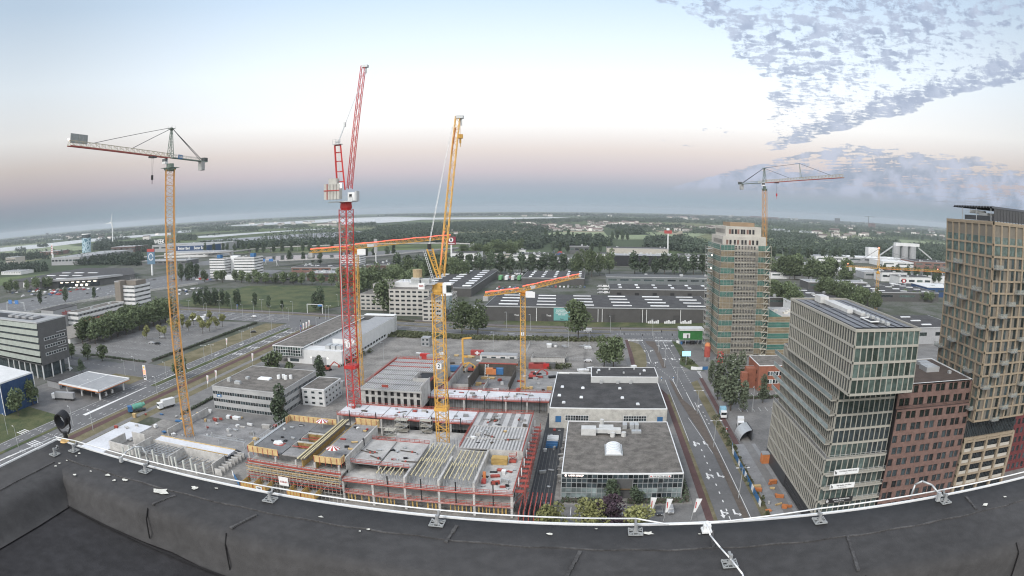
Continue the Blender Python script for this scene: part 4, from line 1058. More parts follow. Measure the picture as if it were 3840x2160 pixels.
# ---------------------------------------------------------------- scaffolded tower under construction
M_NET = mat('green_netting', (.04, .125, .105), .85, .25, .35, alpha=.93)
M_NETB = mat('tan_sheeting', (.175, .145, .095), .85, .25, .4)
M_SCAF = mat('scaffold_tube', (.33, .33, .31), .55, .15, 1, metal=.3)
M_PLANK = mat('scaffold_boards', (.36, .35, .30), .8, .2, .8)
def scaffold_tower():
	T = thing('tower_under_construction', 'high concrete tower wrapped in scaffold with green netting and tan sheeting', 'building', (86, 350, 0))
	poly = [(72.5, 336), (102, 336), (102, 372), (72.5, 372)]
	part(T, 'concrete_core', mat('tower_concrete', (.30, .285, .25), .85, .15, .2), lambda b: b.box(74, 336, 0, 101, 371, 61))
	part(T, 'upper_floor', mat('pale_concrete', (.36, .35, .32), .85, .12, .2), lambda b: [b.box(74.2, 337, 61, 100, 370, 67), b.box(76.2, 339, 67, 97.5, 368, 72.4)])
	part(T, 'roof_room', mat('plywood_brown', (.22, .165, .11), .85, .12, .3), lambda b: b.box(80, 345, 72.4, 95, 364, 74.6))
	for z, x0, x1, y in ((62.5, 76, 99, 336.94), (68.3, 78, 96, 338.94)):
		for k in range(9):
			x = x0 + (k + (k // 2) * .35) * (x1 - x0) / 12
			part(T, 'window_opening', M_BLACK if k % 3 else M_BRICKR, lambda b: b.box(x, y, z, x + 1.25, y + .05, z + 2.6))
	for z, xx, ya in ((62.5, 74.14, 341), (68.3, 76.14, 343)):
		for k in range(8): part(T, 'window_opening', M_BLACK, lambda b: b.box(xx, ya + k * 3.0, z, xx + .05, ya + k * 3.0 + 1.5, z + 2.6))
	fh = 61 / 19.
	# front scaffold face y=333 (bays stepped), left face x=72
	seg = [(72.2, 80.3, 333.6), (80.3, 94.2, 332.6), (94.2, 101.5, 333.6)]
	for j in range(19):
		z = j * fh + 1.6; green = j % 2 == 0 if j > 8 else j % 2 == 1
		lift = MB(T); nets = MB(T); bds = MB(T)
		for x0, x1, y in seg:
			mid = 80 < x0 < 90
			bds.box(x0, y, z - .12, x1, y + 1.3, z + .02); bds.box(x0, y - .04, z, x1, y, z + .16)
			if not mid: nets.quad((x0, y + .1, z + .3), (x1, y + .1, z + .3), (x1, y + .1, z + fh - .2), (x0, y + .1, z + fh - .2))
			else: bds.box(x0, y - .02, z + fh / 2, x1, y + .6, z + fh / 2 + .06)
			for k in (.35, .55, .8): lift.bar((x0, y, z + fh * k), (x1, y, z + fh * k), .11 if mid else .07)
		bds.box(72.0, 334.6, z - .12, 73.3, 371, z + .02); nets.quad((72.1, 335, z + .3), (72.1, 371, z + .3), (72.1, 371, z + fh - .2), (72.1, 335, z + fh - .2))
		for k in (.4, .75): lift.bar((72, 334, z + fh * k), (72, 371, z + fh * k), .08)
		bds.build('scaffold_deck', M_PLANK); nets.build('net_panel', M_NET if green else M_NETB); lift.build('guard_rail', M_SCAF)
		w = MB(T)
		for k in range(7): 
			x = 81.2 + k * 1.85; w.box(x, 335.9, z + .6, x + 1.1, 335.97, z + 2.5)
		w.build('window_opening', M_BLACK)
		a = MB(T); a.box(97.8, 330.6, z - .15, 101.6, 333.4, z); 
		for xx in (97.9, 101.5): a.bar((xx, 330.6, z), (xx, 330.6, z + fh), .14); a.bar((xx, 330.6, z + 1.0), (199.4 - xx, 330.6, z + 1.0), .08)
		a.bar((97.9, 330.7, z), (101.5, 332.6, z + fh), .5, .1); a.build('stair_lift', M_PLANK)
		a = MB(T)
		for xx, yy in ((67, 345), (70, 345), (67, 352), (70, 352)): a.bar((xx, yy, z - 1.6), (xx, yy, z + fh - 1.6), .13)
		a.box(66.8, 345, z - .1, 70.2, 352, z); a.bar((66.9, 345, z), (70.1, 345.2, z + fh), .1); a.bar((66.8, 345, z + 1.1), (66.8, 352, z + 1.1), .09); a.bar((67, 344.9, z + 1.1), (70, 344.9, z + 1.1), .09); a.build('hoist_bay', M_SCAF)
	s = MB(T)
	for x0, x1, y in seg:
		n = int((x1 - x0) / 2.3) + 1
		for k in range(n + 1): s.bar((x0 + (x1 - x0) * k / n, y - .05, 0), (x0 + (x1 - x0) * k / n, y - .05, 63.5), .1)
	for k in range(14): s.bar((72, 335 + k * 2.75, 0), (72, 335 + k * 2.75, 63.5), .1)
	for k in range(6): s.bar((74, 333.4, 3 + k * 10), (78, 333.4, 8 + k * 10), .12); s.bar((89, 332.4, 6 + k * 10), (83, 332.4, 11 + k * 10), .12)
	s.build('standards', M_SCAF)
	for (x, y, z) in ((70.2, 350, 55), (70.1, 351, 47.5)): part(T, 'work_light', emat('work_light', (1, .9, .8), 4), lambda b: b.box(x, y, z, x + .5, y + .3, z + 1.1))
	part(T, 'entrance_hoarding', M_BEIGE, lambda b: b.box(74, 335.4, 0, 101, 335.95, 1.4))
	# lower wing
	W = thing('wing_under_construction', 'low wing in green netting joined to the scaffolded tower on its right', 'building', (114, 340, 0))
	part(W, 'concrete_core', mat('tower_concrete', (.30, .285, .25)), lambda b: b.box(102.5, 334.5, 0, 127, 372, 22)); part(W, 'roof_deck', M_CONC, lambda b: b.box(104, 340, 22, 127, 372, 22.6))
	for j in range(7):
		z = .8 + j * 3.2; green = j % 2 == 1
		q = MB(W); q.quad((101.7, 333, z + .2), (127.5, 333, z + .2), (127.5, 333, z + 3), (101.7, 333, z + 3)); q.build('net_panel', M_NET if green else M_NETB)
		part(W, 'scaffold_deck', M_PLANK, lambda b: [b.box(101.7, 332.9, z - .1, 127.5, 334.3, z + .1), b.bar((101.7, 332.8, z + 1.6), (127.5, 332.8, z + 1.6), .1)])
	q = MB(W); q.poly([(101.9, 335, 22.4), (112, 335, 22.4), (103, 350, 27)]); q.build('net_gable', M_NET)
	part(W, 'roof_material', mat('pale_stacks', (.5, .49, .45)), lambda b: [b.box(106 + k * 3.4, 346 + (k % 3) * 5, 22.6, 108.6 + k * 3.4, 349 + (k % 3) * 5, 23.4) for k in range(6)])
scaffold_tower()
def brick_office():
	B = Bld('brick_office', 'low orange brick office with gravel roof and black windows before the scaffolded tower', (90, 276, 0))
	x0, x1, y0, y1, H = 79.1, 112, 266.2, 286, 12
	m = mat('orange_brick', (.235, .095, .062), .9, .14, .6, fine=.2)
	part(B.T, 'wall', m, lambda b: [b.box(x0, y0, 0, x1, y1, H - .3), b.box(74.5, 271, 0, 79.1, 276, 9.4), b.box(71.5, 269, 0, 74.5, 272, 8)])
	B.roof.box(x0 + .3, y0 + .3, H - .3, x1 - .3, y1 - .3, H - .05); B.parapet(x0, y0, x1, y1, H - .3, .35, .25)
	for z in (3.4, 7.2):
		for k in range(6):
			part(B.T, 'window_frame', M_TRIM, lambda b: b.box(84 + k * 3.0, y0 - .03, z - .1, 86.6 + k * 3.0, y0, z + 1.9)); B.win((x0, y0), D0, 5.0 + k * 3.0, z + .9, 1.1, 1.7, G_DARK, .06); B.win((x0, y0), D0, 6.4 + k * 3.0, z + .9, 1.1, 1.7, G_DARK if k % 2 else G_PALE, .06)
		B.win((x0, y1), D1, 16, z + .9, 1.6, 1.8, G_DARK, .03)
	part(B.T, 'walkway', M_STEEL, lambda b: [b.box(72, 276, 8.2, 79, 279, 8.5)] + [b.bar((72 + k * 1.7, 276, 8.5), (72 + k * 1.7, 276, 9.6), .1) for k in range(5)] + [b.bar((72, 276, 9.6), (79, 276, 9.6), .12)])
	B.done(m, M_ROOFG, M_TRIM, wn='brick_pier')
brick_office()
# ---------------------------------------------------------------- cranes
def lattice(b, p, q, w, h, step, ch=.16, di=.09, tri=False, w2=None, up=(0, 0, 1)):
	"""square (or triangular) lattice between two points"""
	p, q = Vector(p), Vector(q); d = q - p; L = d.length; d.normalize(); u = Vector(up)
	if abs(d.dot(u)) > .93: u = Vector((0, 1, 0)) if abs(d.z) > .93 and not hasattr(up, 'x') else u
	s = d.cross(u).normalized(); n = s.cross(d).normalized(); w2 = w2 or w
	def cs(t):
		k = w + (w2 - w) * t; kh = h * (k / w); c = p + d * (L * t)
		if tri: return [c - s * k / 2, c + s * k / 2, c + n * kh]
		return [c - s * k / 2 - n * kh / 2, c + s * k / 2 - n * kh / 2, c + s * k / 2 + n * kh / 2, c - s * k / 2 + n * kh / 2]
	N = max(1, round(L / step)); A = cs(0)
	for i in range(N):
		B = cs((i + 1) / N); k = len(A)
		for j in range(k):
			b.bar(A[j], B[j], ch); jj = (j + 1) % k
			b.bar(A[j] if i % 2 else A[jj], B[jj] if i % 2 else B[j], di)
			if i % 2 == 0: b.bar(B[j], B[jj], di)
		A = B
def mast(T, name, x, y, z0, z1, w, m, rot=0, step=1.9, ch=.24, di=.12):
	b = MB(T); lattice(b, (x, y, z0), (x, y, z1), w, w, step, ch, di, up=Vector((math.sin(rot), math.cos(rot), 0))); return b.build(name, m)
M_LED = mat('led_string', (.8, .1, .08), emit=(1, .16, .11), estr=1.25)
M_GREYG = mat('crane_grey_green', (.13, .17, .15), .6, .12, 1)
def ladder(b, x, y, z0, z1, w=.5):
	b.bar((x - w / 2, y, z0), (x - w / 2, y, z1), .06); b.bar((x + w / 2, y, z0), (x + w / 2, y, z1), .06)
	for k in range(int((z1 - z0) / .6)): b.bar((x - w / 2, y, z0 + k * .6), (x + w / 2, y, z0 + k * .6), .05)
def top_slewing(name, label, bx, by, zj, ang, Lj, Lc, apex, mm, mtop, mj, w=2.3, hook=10, z0=0, trolley=14, num=None, mast_rot=.78, strut=None, sign=None, tilt=0.0):
	T = thing(name, label, 'crane', (bx, by, z0)); dx, dy = math.cos(ang), math.sin(ang); zt = zj - 2.5
	mast(T, 'mast', bx, by, z0, zt - 2.2, w, mm, mast_rot)
	part(T, 'slewing_platform', mtop, lambda b: [b.cyl(bx, by, zt - 2.6, zt - 1.6, w * .62, 12, w * .8), b.cyl(bx, by, zt - 1.6, zt, w * .45, 10), b.box(bx - w * .8, by - w * .8, zt - 1.6, bx + w * .8, by + w * .8, zt - 1.45)])
	part(T, 'operator_cab', M_TRIM, lambda b: b.obox((bx + dy * 1.6 + dx * .3, by - dx * 1.6 + dy * .3), (dx, dy), 0, 2.0, -.7, .7, zt, zt + 2.1)); part(T, 'cab_window', G_DARK, lambda b: b.obox((bx + dy * 1.6 + dx * .3, by - dx * 1.6 + dy * .3), (dx, dy), .5, 2.04, -.74, .74, zt + .8, zt + 1.8))
	P = lambda t, z, s=0: (bx + dx * t - dy * s, by + dy * t + dx * s, z + tilt * t)
	b = MB(T); lattice(b, P(1, zj - .4), P(Lj, zj + .2), 1.5, 1.5, 1.7, .17, .09, tri=True); b.build('jib', mj)
	part(T, 'jib_rail', M_REDP, lambda b: [b.bar(P(1, zj - .55, -.75), P(Lj, zj + .05, -.75), .22), b.bar(P(1, zj - .55, .75), P(Lj, zj + .05, .75), .22)])
	b = MB(T); b.obox((bx, by), (-dx, -dy), 1, Lc, -.8, .8, zj - .5, zj - .15)
	for s_ in (-.8, .8):
		b.bar(P(-1, zj + .8, s_), P(-Lc, zj + .8, s_), .08)
		for k in range(int(Lc / 2)): b.bar(P(-1 - k * 2, zj - .2, s_), P(-1 - k * 2, zj + .8, s_), .06)
	b.build('counter_jib', mtop)
	part(T, 'counterweight', mat('ballast_concrete', (.30, .31, .31), .8, .15, .6), lambda b: [b.obox((bx - dx * (Lc - 3 - k), by - dy * (Lc - 3 - k)), (dx, dy), -.42, .42, -.9, .9, zj - 3.9 + (k % 2) * .3, zj - .5) for k in range(3)])
	part(T, 'winch', M_DSTEEL, lambda b: [b.obox((bx - dx * (Lc - 1.6), by - dy * (Lc - 1.6)), (dx, dy), -1.6, 1.2, -.8, .8, zj - .15, zj + 1.2)])
	if apex:
		b = MB(T); lattice(b, (bx, by, zj - .4), (bx, by, apex), 2.0, 2.0, 1.5, .2, .1, w2=.5, up=Vector((dy, -dx, 0))); b.build('tower_head', mtop)
		part(T, 'head_platform', mtop, lambda b: [b.box(bx - 1.1, by - 1.1, apex - .5, bx + 1.1, by + 1.1, apex - .35)] + [b.bar((bx + s_, by + r_, apex - .4), (bx + s_, by + r_, apex + .6), .06) for s_ in (-1, 1) for r_ in (-1, 1)])
		ties = [((0, apex), (Lj * .80, zj + 1.5)), ((0, apex - .3), (Lj * .42, zj + 1.5)), ((0, apex), (-Lc + 5, zj)), ((0, apex), (-Lc + 3, zj))] if not strut else [((0, apex), (Lj * strut, apex + .3)), ((Lj * strut, apex + .3), (Lj * .87, zj + 1.5)), ((0, apex - .3), (Lj * .36, zj + 1.5)), ((0, apex), (-Lc + 5, zj)), ((0, apex), (-Lc + 3, zj))]
		for (a, za), (c, zc) in ties: part(T, 'pendant_bar', M_DSTEEL, lambda b: b.bar(P(a, za), P(c, zc), .17))
		if strut: part(T, 'jib_strut', mtop, lambda b: [b.bar(P(Lj * strut + 1.3, zj + 1, .5), P(Lj * strut, apex + .3), .2), b.bar(P(Lj * strut + 1.3, zj + 1, -.5), P(Lj * strut, apex + .3), .2)])
	if hook:
		part(T, 'trolley', M_DSTEEL, lambda b: [b.obox((bx + dx * trolley, by + dy * trolley), (dx, dy), -1.5, 1.5, -1, 1, zj - 1.1, zj - .6)])
		part(T, 'hoist_rope', M_DSTEEL, lambda b: [b.bar(P(trolley + s_, zj - 1.1), P(trolley + s_ * .4, zj - hook), .05) for s_ in (-.5, .5)])
		part(T, 'hook_block', M_CRED if strut else M_BLACK, lambda b: [b.obox((bx + dx * trolley, by + dy * trolley), (dx, dy), -.35, .35, -.3, .3, zj - hook - 1.6, zj - hook), b.bar(P(trolley, zj - hook - 1.6), P(trolley, zj - hook - 3), .15)])
	if sign:
		c = P(sign[2], zj + .1, 0); rz = math.atan2(-dy, -dx) if sign[3] else math.atan2(dy, dx)
		nn = (math.sin(rz), -math.cos(rz)); q = (c[0] + nn[0] * 1.0, c[1] + nn[1] * 1.0)
		part(T, 'sign_board', sign[4], lambda b: b.obox(q, (math.cos(rz), math.sin(rz)), -sign[1] / 2, sign[1] / 2, 0, .08, c[2] - .7, c[2] + .9))
		text3(T, sign[0], (q[0] + nn[0] * .06, q[1] + nn[1] * .06, c[2] + .1), rz, 1.15, M_TRIM if sign[4] is M_BLUE else M_BLACK, bold=True)
	return T
c1 = top_slewing('tower_crane', 'tower crane with orange mast and beige jib standing beside the concrete basement', -143.6, 174.0, 102.9, math.atan2(-60.2, 7.3), 60.6, 29, 113.5, mat('mast_orange', (.42, .22, .07), .6, .15, .5), M_GREYG, mat('jib_beige', (.36, .33, .25), .6, .1, .5), w=3.3, hook=7, trolley=12.5, sign=('SGS', 3.2, -6, True, M_BLUE))
part(c1, 'jib_billboard', mat('board_grey', (.22, .24, .24), .6, .2, 1), lambda b: [b.obox((-143.6 + .12 * t, 174 - .993 * t), (.12, -.993), -2.1, 2.1, -.1, .1, 103.9, 106.6) for t in (53.5, 57.9)])
part(c1, 'mast_ladder', M_STEEL, lambda b: [ladder(b, -143.6, 174, 2, 98, .8), b.bar((-141.4, 174.6, 0), (-141.4, 174.6, 92), .16)])
part(c1, 'warning_light', emat('warn_light', (1, .8, .7), 5), lambda b: b.box(-136.5, 113.4, 104.6, -136.1, 113.8, 105.0))
c4 = top_slewing('tower_crane', 'orange tower crane standing behind the scaffolded tower with a strut on its long jib', 106, 361, 99.2, math.atan2(-90, 17.5), 88, 38, 107.8, mat('mast_orange', (.44, .20, .045)), M_GREYG, mat('jib_beige', (.36, .33, .25)), w=2.3, hook=7, trolley=16, strut=.5, sign=('KEIL', 4, -9, True, M_TRIM))
c6 = top_slewing('tower_crane', 'distant yellow tower crane on the right between the warehouses and the tan tower', 262.5, 499, 38, math.atan2(-20, 61), 92, 32, 55, M_YEL, M_YEL, M_YEL, w=2.6, hook=0, z0=0, mast_rot=.5)
part(c6, 'warning_light', mat('red_warning', (.8, .1, .05), emit=(1, .2, .12), estr=5), lambda b: [b.box(262.1, 498.6, 55.3, 262.9, 499.4, 56.2), b.box(233, 508, 40, 233.6, 508.6, 40.6), b.box(322, 479, 40, 322.6, 479.6, 40.6)])
# low yellow crane with number 3 and the one behind the red mast: flat tops with lit red strings
def flat_top(name, label, bx, by, zj, tip, tail, num, w=2.0, extra=None):
	T = thing(name, label, 'crane', (bx, by, 0)); mast(T, 'mast', bx, by, 0, zj - 1.5, w, M_YEL, 0, 1.9, .22, .11)
	part(T, 'slewing_ring', mat('ring_orange', (.5, .2, .03), .6), lambda b: [b.cyl(bx, by, zj - 2.0, zj - .8, 1.1, 10), b.box(bx - 1.3, by - 1.3, zj - .8, bx + 1.3, by + 1.3, zj)])
	part(T, 'mast_ladder', M_STEEL, lambda b: ladder(b, bx, by - .1, 2, zj - 3, .7))
	b = MB(T); v = Vector(tip) - Vector((bx, by, zj)); lattice(b, (bx, by, zj), tip, 1.4, 1.9, 2.0, .2, .11, tri=True); b.build('jib', M_YEL)
	b = MB(T); lattice(b, (bx, by, zj), tail, 1.4, 1.3, 2.0, .26, .13, tri=True); b.build('counter_jib', M_YEL)
	d = v.normalized(); e = (Vector(tail) - Vector((bx, by, zj)))
	part(T, 'led_string', M_LED, lambda b: [b.tube([Vector((bx, by, zj + 2.15)) + (v * (i / 14)) + Vector((0, 0, -.35 * (i / 14) + .1 * math.sin(i * 1.7))) for i in range(15)], .2, 5), b.tube([Vector((bx, by, zj + 1.6)) + e * (i / 8) + Vector((0, 0, .1 * math.sin(i * 2))) for i in range(1, 9)], .2, 5)])
	part(T, 'operator_cab', M_TRIM, lambda b: [b.box(bx + 1.3, by - 1.5, zj - 2.6, bx + 4.2, by + .6, zj - .1)]); part(T, 'cab_window', M_BLACK, lambda b: [b.box(bx + 4.21, by - 1.3, zj - 2.3, bx + 5.2, by + .4, zj - .4)]); part(T, 'cab_frame', M_TRIM, lambda b: [b.box(bx + 4.22, by - 1.54, zj - 2.6, bx + 5.4, by - 1.32, zj - .1)])
	c = Vector((bx, by, zj)) + v * .13
	part(T, 'name_board', M_TRIM, lambda b: b.obox((c.x, c.y), (v.x / math.hypot(v.x, v.y), v.y / math.hypot(v.x, v.y)), -1.9, 1.9, -.9, -.8, c.z + .2, c.z + 1.5))
	if num:
		part(T, 'number_plate', M_TRIM, lambda b: b.box(bx - .65, by - w / 2 - .22, num[1] - .75, bx + .65, by - w / 2 - .14, num[1] + .75)); text3(T, num[0], (bx, by - w / 2 - .24, num[1]), 0, 1.5, M_BLACK, bold=True)
	part(T, 'ballast', mat('ballast_concrete', (.3, .31, .31)), lambda b: b.box(tail[0] - 1, tail[1] - .5, tail[2] - 2.0, tail[0] + 1, tail[1] + 1.2, tail[2] - .1))
	return T
flat_top('tower_crane', 'short yellow crane with number 3 plate and glowing red jib line', -28.9, 266.2, 44.6, (-5.6, 321.7, 44.9), (-42.2, 248.1, 44.8), ('3', 26))
flat_top('tower_crane', 'yellow flat top crane half hidden behind the red mast with a long glowing red line', -103.2, 260, 63.4, (-71.7, 315, 65.2), (-115.7, 238.4, 63.3), None)
# red luffing crane, number 1
def luffing(label, bx, by, zt, m, w, foot, tip, aft, num, mr=0, platform=None, jw=1.6, thick=.28):
	T = thing('luffing_crane', label, 'crane', (bx, by, 0)); mast(T, 'mast', bx, by, 0, zt - 3, w, m, mr, 2.0, thick, .14)
	part(T, 'mast_collar', m, lambda b: [b.box(bx - w * .62, by - w * .62, num[2], bx + w * .62, by + w * .62, num[2] + 1.1)])
	part(T, 'mast_ladder', M_STEEL, lambda b: ladder(b, bx + .2, by, 2, zt - 4, .6))
	part(T, 'slewing_ring', m, lambda b: [b.cyl(bx, by, zt - 3.4, zt - 2.4, w * .5, 12, w * .6), b.cyl(bx, by, zt - 2.4, zt - .6, w * .62, 12, w * .55), b.box(bx - w * .5, by - w * .5, zt - .6, bx + w * .5, by + w * .5, zt)])
	b = MB(T); lattice(b, foot, tip, jw, jw, 2.1, .2, .1, up=Vector((0, 1, .2))); b.build('jib', m)
	f, t = Vector(foot), Vector(tip)
	part(T, 'jib_head', M_STEEL, lambda b: [b.box(t.x - .4, t.y - 1, t.z - .6, t.x + 1.9, t.y + 1, t.z + .4), b.bar(t + Vector((1.2, 0, 0)), t + Vector((1.2, 0, -3)), .5)])
	part(T, 'number_plate', M_TRIM, lambda b: b.box(bx - .8, by - w / 2 - .3, num[1] - .9, bx + .8, by - w / 2 - .2, num[1] + .9)); text3(T, num[0], (bx, by - w / 2 - .33, num[1]), 0, 1.8, M_BLACK, bold=True)
	return T
T = luffing('tall red luffing crane with number 1 plate, pale ballast boxes and steep jib', -86.7, 209.5, 84.0, M_CRED, 3.7, (-86.0, 211.2, 88.5), (-84.7, 219.4, 136.6), None, ('1', 31.5, 22.5), .35)
for s_, (x0, x1) in (('a', (-91.4, -90.7)), ('b', (-88.0, -86.7))):
	pass
part(T, 'a_frame', M_CRED, lambda b: [b.bar((-89.3, 207.3, 89.5), (-90.2, 206.6, 104.4), .55), b.bar((-86.2, 207.3, 88), (-87.9, 206.6, 104.4), .55)] + [b.bar((-89.3 - .9 * k, 207.2, 89.5 + 14.9 * k), (-86.3 - 1.6 * k, 207.2, 89.5 + 14.9 * k), .4) for k in (.1, .35, .6, .82, 1)])
part(T, 'a_frame_ladder', M_STEEL, lambda b: ladder(b, -88.6, 206.8, 90, 104, .6))
part(T, 'a_frame_platform', M_STEEL, lambda b: [b.box(-90.8, 205.6, 104.6, -87.4, 207.6, 104.8)] + [b.bar((x, 205.7, 104.8), (x, 205.7, 106.4), .1) for x in (-90.7, -89.6, -88.5, -87.5)] + [b.bar((-90.7, 205.7, z), (-87.5, 205.7, z), .1) for z in (105.6, 106.4)] + [b.box(-89.6, 206, 104.8, -88.4, 207, 106)])
part(T, 'counterweight', mat('pale_ballast', (.36, .36, .34), .8, .15, .7), lambda b: [b.box(-93.0 + k * 1.25, 203.6, 84.6, -91.95 + k * 1.25, 206.4, 90.2) for k in range(5)] + [b.box(-91.6, 204.5, 90.2, -88.4, 207, 92.2)])
part(T, 'ballast_strap', M_REDP, lambda b: [b.box(-93.1, 203.45, 87.6, -86.9, 203.6, 88.0), b.box(-91.9, 203.42, 84.6, -91.6, 203.58, 90.2)])
part(T, 'machine_deck', M_STEEL, lambda b: [b.box(-92, 205, 83.6, -82.5, 211, 83.9)] + [b.bar((-86 + k * .9, 205, 83.9), (-86 + k * .9, 205, 85.4), .1) for k in range(5)] + [b.bar((-86, 205, 85.4), (-82.5, 205, 85.4), .1)])
part(T, 'operator_cab', M_TRIM, lambda b: b.box(-84.6, 206, 84.0, -81.9, 209, 87.0)); part(T, 'cab_window', M_BLACK, lambda b: b.box(-84.0, 205.9, 85.2, -83.0, 206, 86.3)); part(T, 'cab_grille', M_STEEL, lambda b: b.box(-81.8, 206, 83.9, -81.2, 209, 87.4)); part(T, 'lit_panel', emat('panel_light', (1, 1, 1), 1.6), lambda b: b.box(-87.4, 204.4, 88.6, -86.4, 204.55, 90.4))
part(T, 'luffing_rope', M_STEEL, lambda b: [b.bar((-89, 206.7, 105), (-87.3, 209, 112), .5, .25), b.bar((-87.3, 209, 112), (-85.4, 217, 127), .13), b.box(-87.7, 208.6, 111.4, -87.0, 209.4, 113)])
part(T, 'mast_hoist_rail', M_STEEL, lambda b: b.bar((-88.6, 208, 0), (-88.6, 208, 76), .25))
T = luffing('yellow luffing crane with number 2 plate and steep jib', -46.3, 185.7, 57.4, M_YEL, 3.4, (-45.6, 187.6, 59.5), (-43.2, 200.5, 111.0), None, ('2', 31.5, 16.5), .0, jw=1.5)
part(T, 'a_frame', M_YEL, lambda b: [b.bar((-46.6, 185.6, 59), (-49.4, 184.2, 68.0), .4), b.bar((-45.6, 185.6, 59), (-47.6, 184.2, 68.0), .4)] + [b.bar((-46.6 - 2.8 * k, 185.2, 59 + 9 * k), (-45.6 - 2 * k, 185.2, 59 + 9 * k), .22) for k in (.15, .3, .45, .6, .75, .9, 1)] + [b.bar((-46.6 - 2.8 * k, 185.2, 59 + 9 * k), (-45.6 - 2 * (k + .15), 185.2, 59 + 9 * (k + .15)), .14) for k in (.15, .3, .45, .6, .75)])
part(T, 'a_frame_head', M_BLACK, lambda b: b.box(-49.2, 184, 68, -48.2, 184.9, 69.6))
part(T, 'counter_deck', M_STEEL, lambda b: [b.box(-54.5, 181.5, 57.4, -46.5, 186, 57.7)] + [b.box(-54, 182, 57.7, -51.4, 185.6, 59.4), b.box(-51, 182.4, 57.7, -48.4, 185.2, 59.0)] + [b.bar((-54.4 + k, 181.6, 57.7), (-54.4 + k, 181.6, 59.0), .08) for k in range(8)] + [b.bar((-54.4, 181.6, 59), (-46.6, 181.6, 59), .1)])
part(T, 'counterweight', mat('tan_ballast', (.30, .24, .15), .8, .2), lambda b: [b.cyl(-52.5, 184, 59.4, 61.8, 1.5, 12)])
part(T, 'deck_ladder', M_TRIM, lambda b: [b.bar((-47.6, 183.8, 58), (-50.2, 183, 67.4), .1), b.bar((-47.0, 183.8, 58), (-49.6, 183, 67.4), .1)] + [b.bar((-47.6 - k * .16, 183.8 - k * .05, 58 + k * .58), (-47.0 - k * .16, 183.8 - k * .05, 58 + k * .58), .07) for k in range(16)])
part(T, 'name_board', M_TRIM, lambda b: b.box(-51.6, 181.3, 56.0, -49.6, 181.4, 57.9)); text3(T, 'BBR', (-50.6, 181.25, 57), 0, .8, M_REDP, bold=True)
part(T, 'operator_cab', M_TRIM, lambda b: [b.box(-44.6, 184, 54.4, -41.9, 186.6, 57.6)]); part(T, 'cab_window', G_DARK, lambda b: [b.box(-43.4, 183.9, 54.8, -41.85, 186.2, 57.0)])
part(T, 'luffing_rope', M_STEEL, lambda b: [b.bar((-48.6, 184.4, 69.5), (-44.6, 199.2, 107.6), .13), b.bar((-48.9, 184.4, 69.5), (-44.9, 199.2, 107.6), .07)])
part(T, 'led_string', M_LED, lambda b: [b.tube([(-46.3 + 2.6 * t, 187 + 11 * t, 59.5 + 43 * t) for t in (.08, .14, .2, .26, .32)], .12, 4)])
part(T, 'hook_block', M_YEL, lambda b: [b.bar((-42.3, 200.5, 110.5), (-42.3, 200.5, 105), .08), b.cyl(-42.3, 200.5, 103.6, 105, .9, 10), b.cyl(-42.3, 200.5, 102, 103.6, .35, 8), b.bar((-42.3, 200.5, 102), (-42.3, 200.5, 100.8), .2)])
part(T, 'jib_walkway', M_ORANGE, lambda b: b.bar((-44.5, 197, 98.2), (-43.7, 199.6, 107.3), .5, .15))
# ---------------------------------------------------------------- construction site
M_PROP = mat('steel_prop', (.27, .29, .31), .5, .2, 1)
M_RAIL = mat('edge_red', (.30, .065, .05), .65, .25, .8)
M_DECK = mat('slab_deck', (.20, .20, .20), .7, .3, .18, fine=.08)
M_DECK2 = mat('ribbed_deck', (.38, .385, .385), .6, .2, .2)
M_WET = mat('pale_slab', (.50, .52, .55), .6, .12, .12)
M_SHUT = mat('rebar_deck', (.135, .14, .145), .8, .22, .3, fine=.15)
def rails(b, pts, z, h=1.1, w=.09, step=1.5):
	for (x0, y0), (x1, y1) in zip(pts[:-1], pts[1:]):
		L = math.hypot(x1 - x0, y1 - y0); n = max(1, int(L / step))
		for k in (.5, 1.0): b.bar((x0, y0, z + h * k), (x1, y1, z + h * k), w)
		b.bar((x0, y0, z + .12), (x1, y1, z + .12), .06, .24)
		for i in range(n + 1): b.bar((x0 + (x1 - x0) * i / n, y0 + (y1 - y0) * i / n, z), (x0 + (x1 - x0) * i / n, y0 + (y1 - y0) * i / n, z + h), w)
def floorframe(T, x0, y0, x1, y1, levels, cols, front=True, side=True, th=.35, inner=1.2):
	"""open concrete frame: slabs, front columns, back wall; levels = slab tops"""
	z = 0
	for i, zt in enumerate(levels):
		part(T, 'floor_slab', M_CONC, lambda b: b.box(x0, y0, zt - th, x1, y1, zt))
	for c in cols:
		zb = 0
		for zt in levels:
			if zt - th > zb + .1: part(T, 'column', M_CONC, lambda b: b.box(c - .28, y0 + .05, zb, c + .28, y0 + .65, zt - th))
			zb = zt
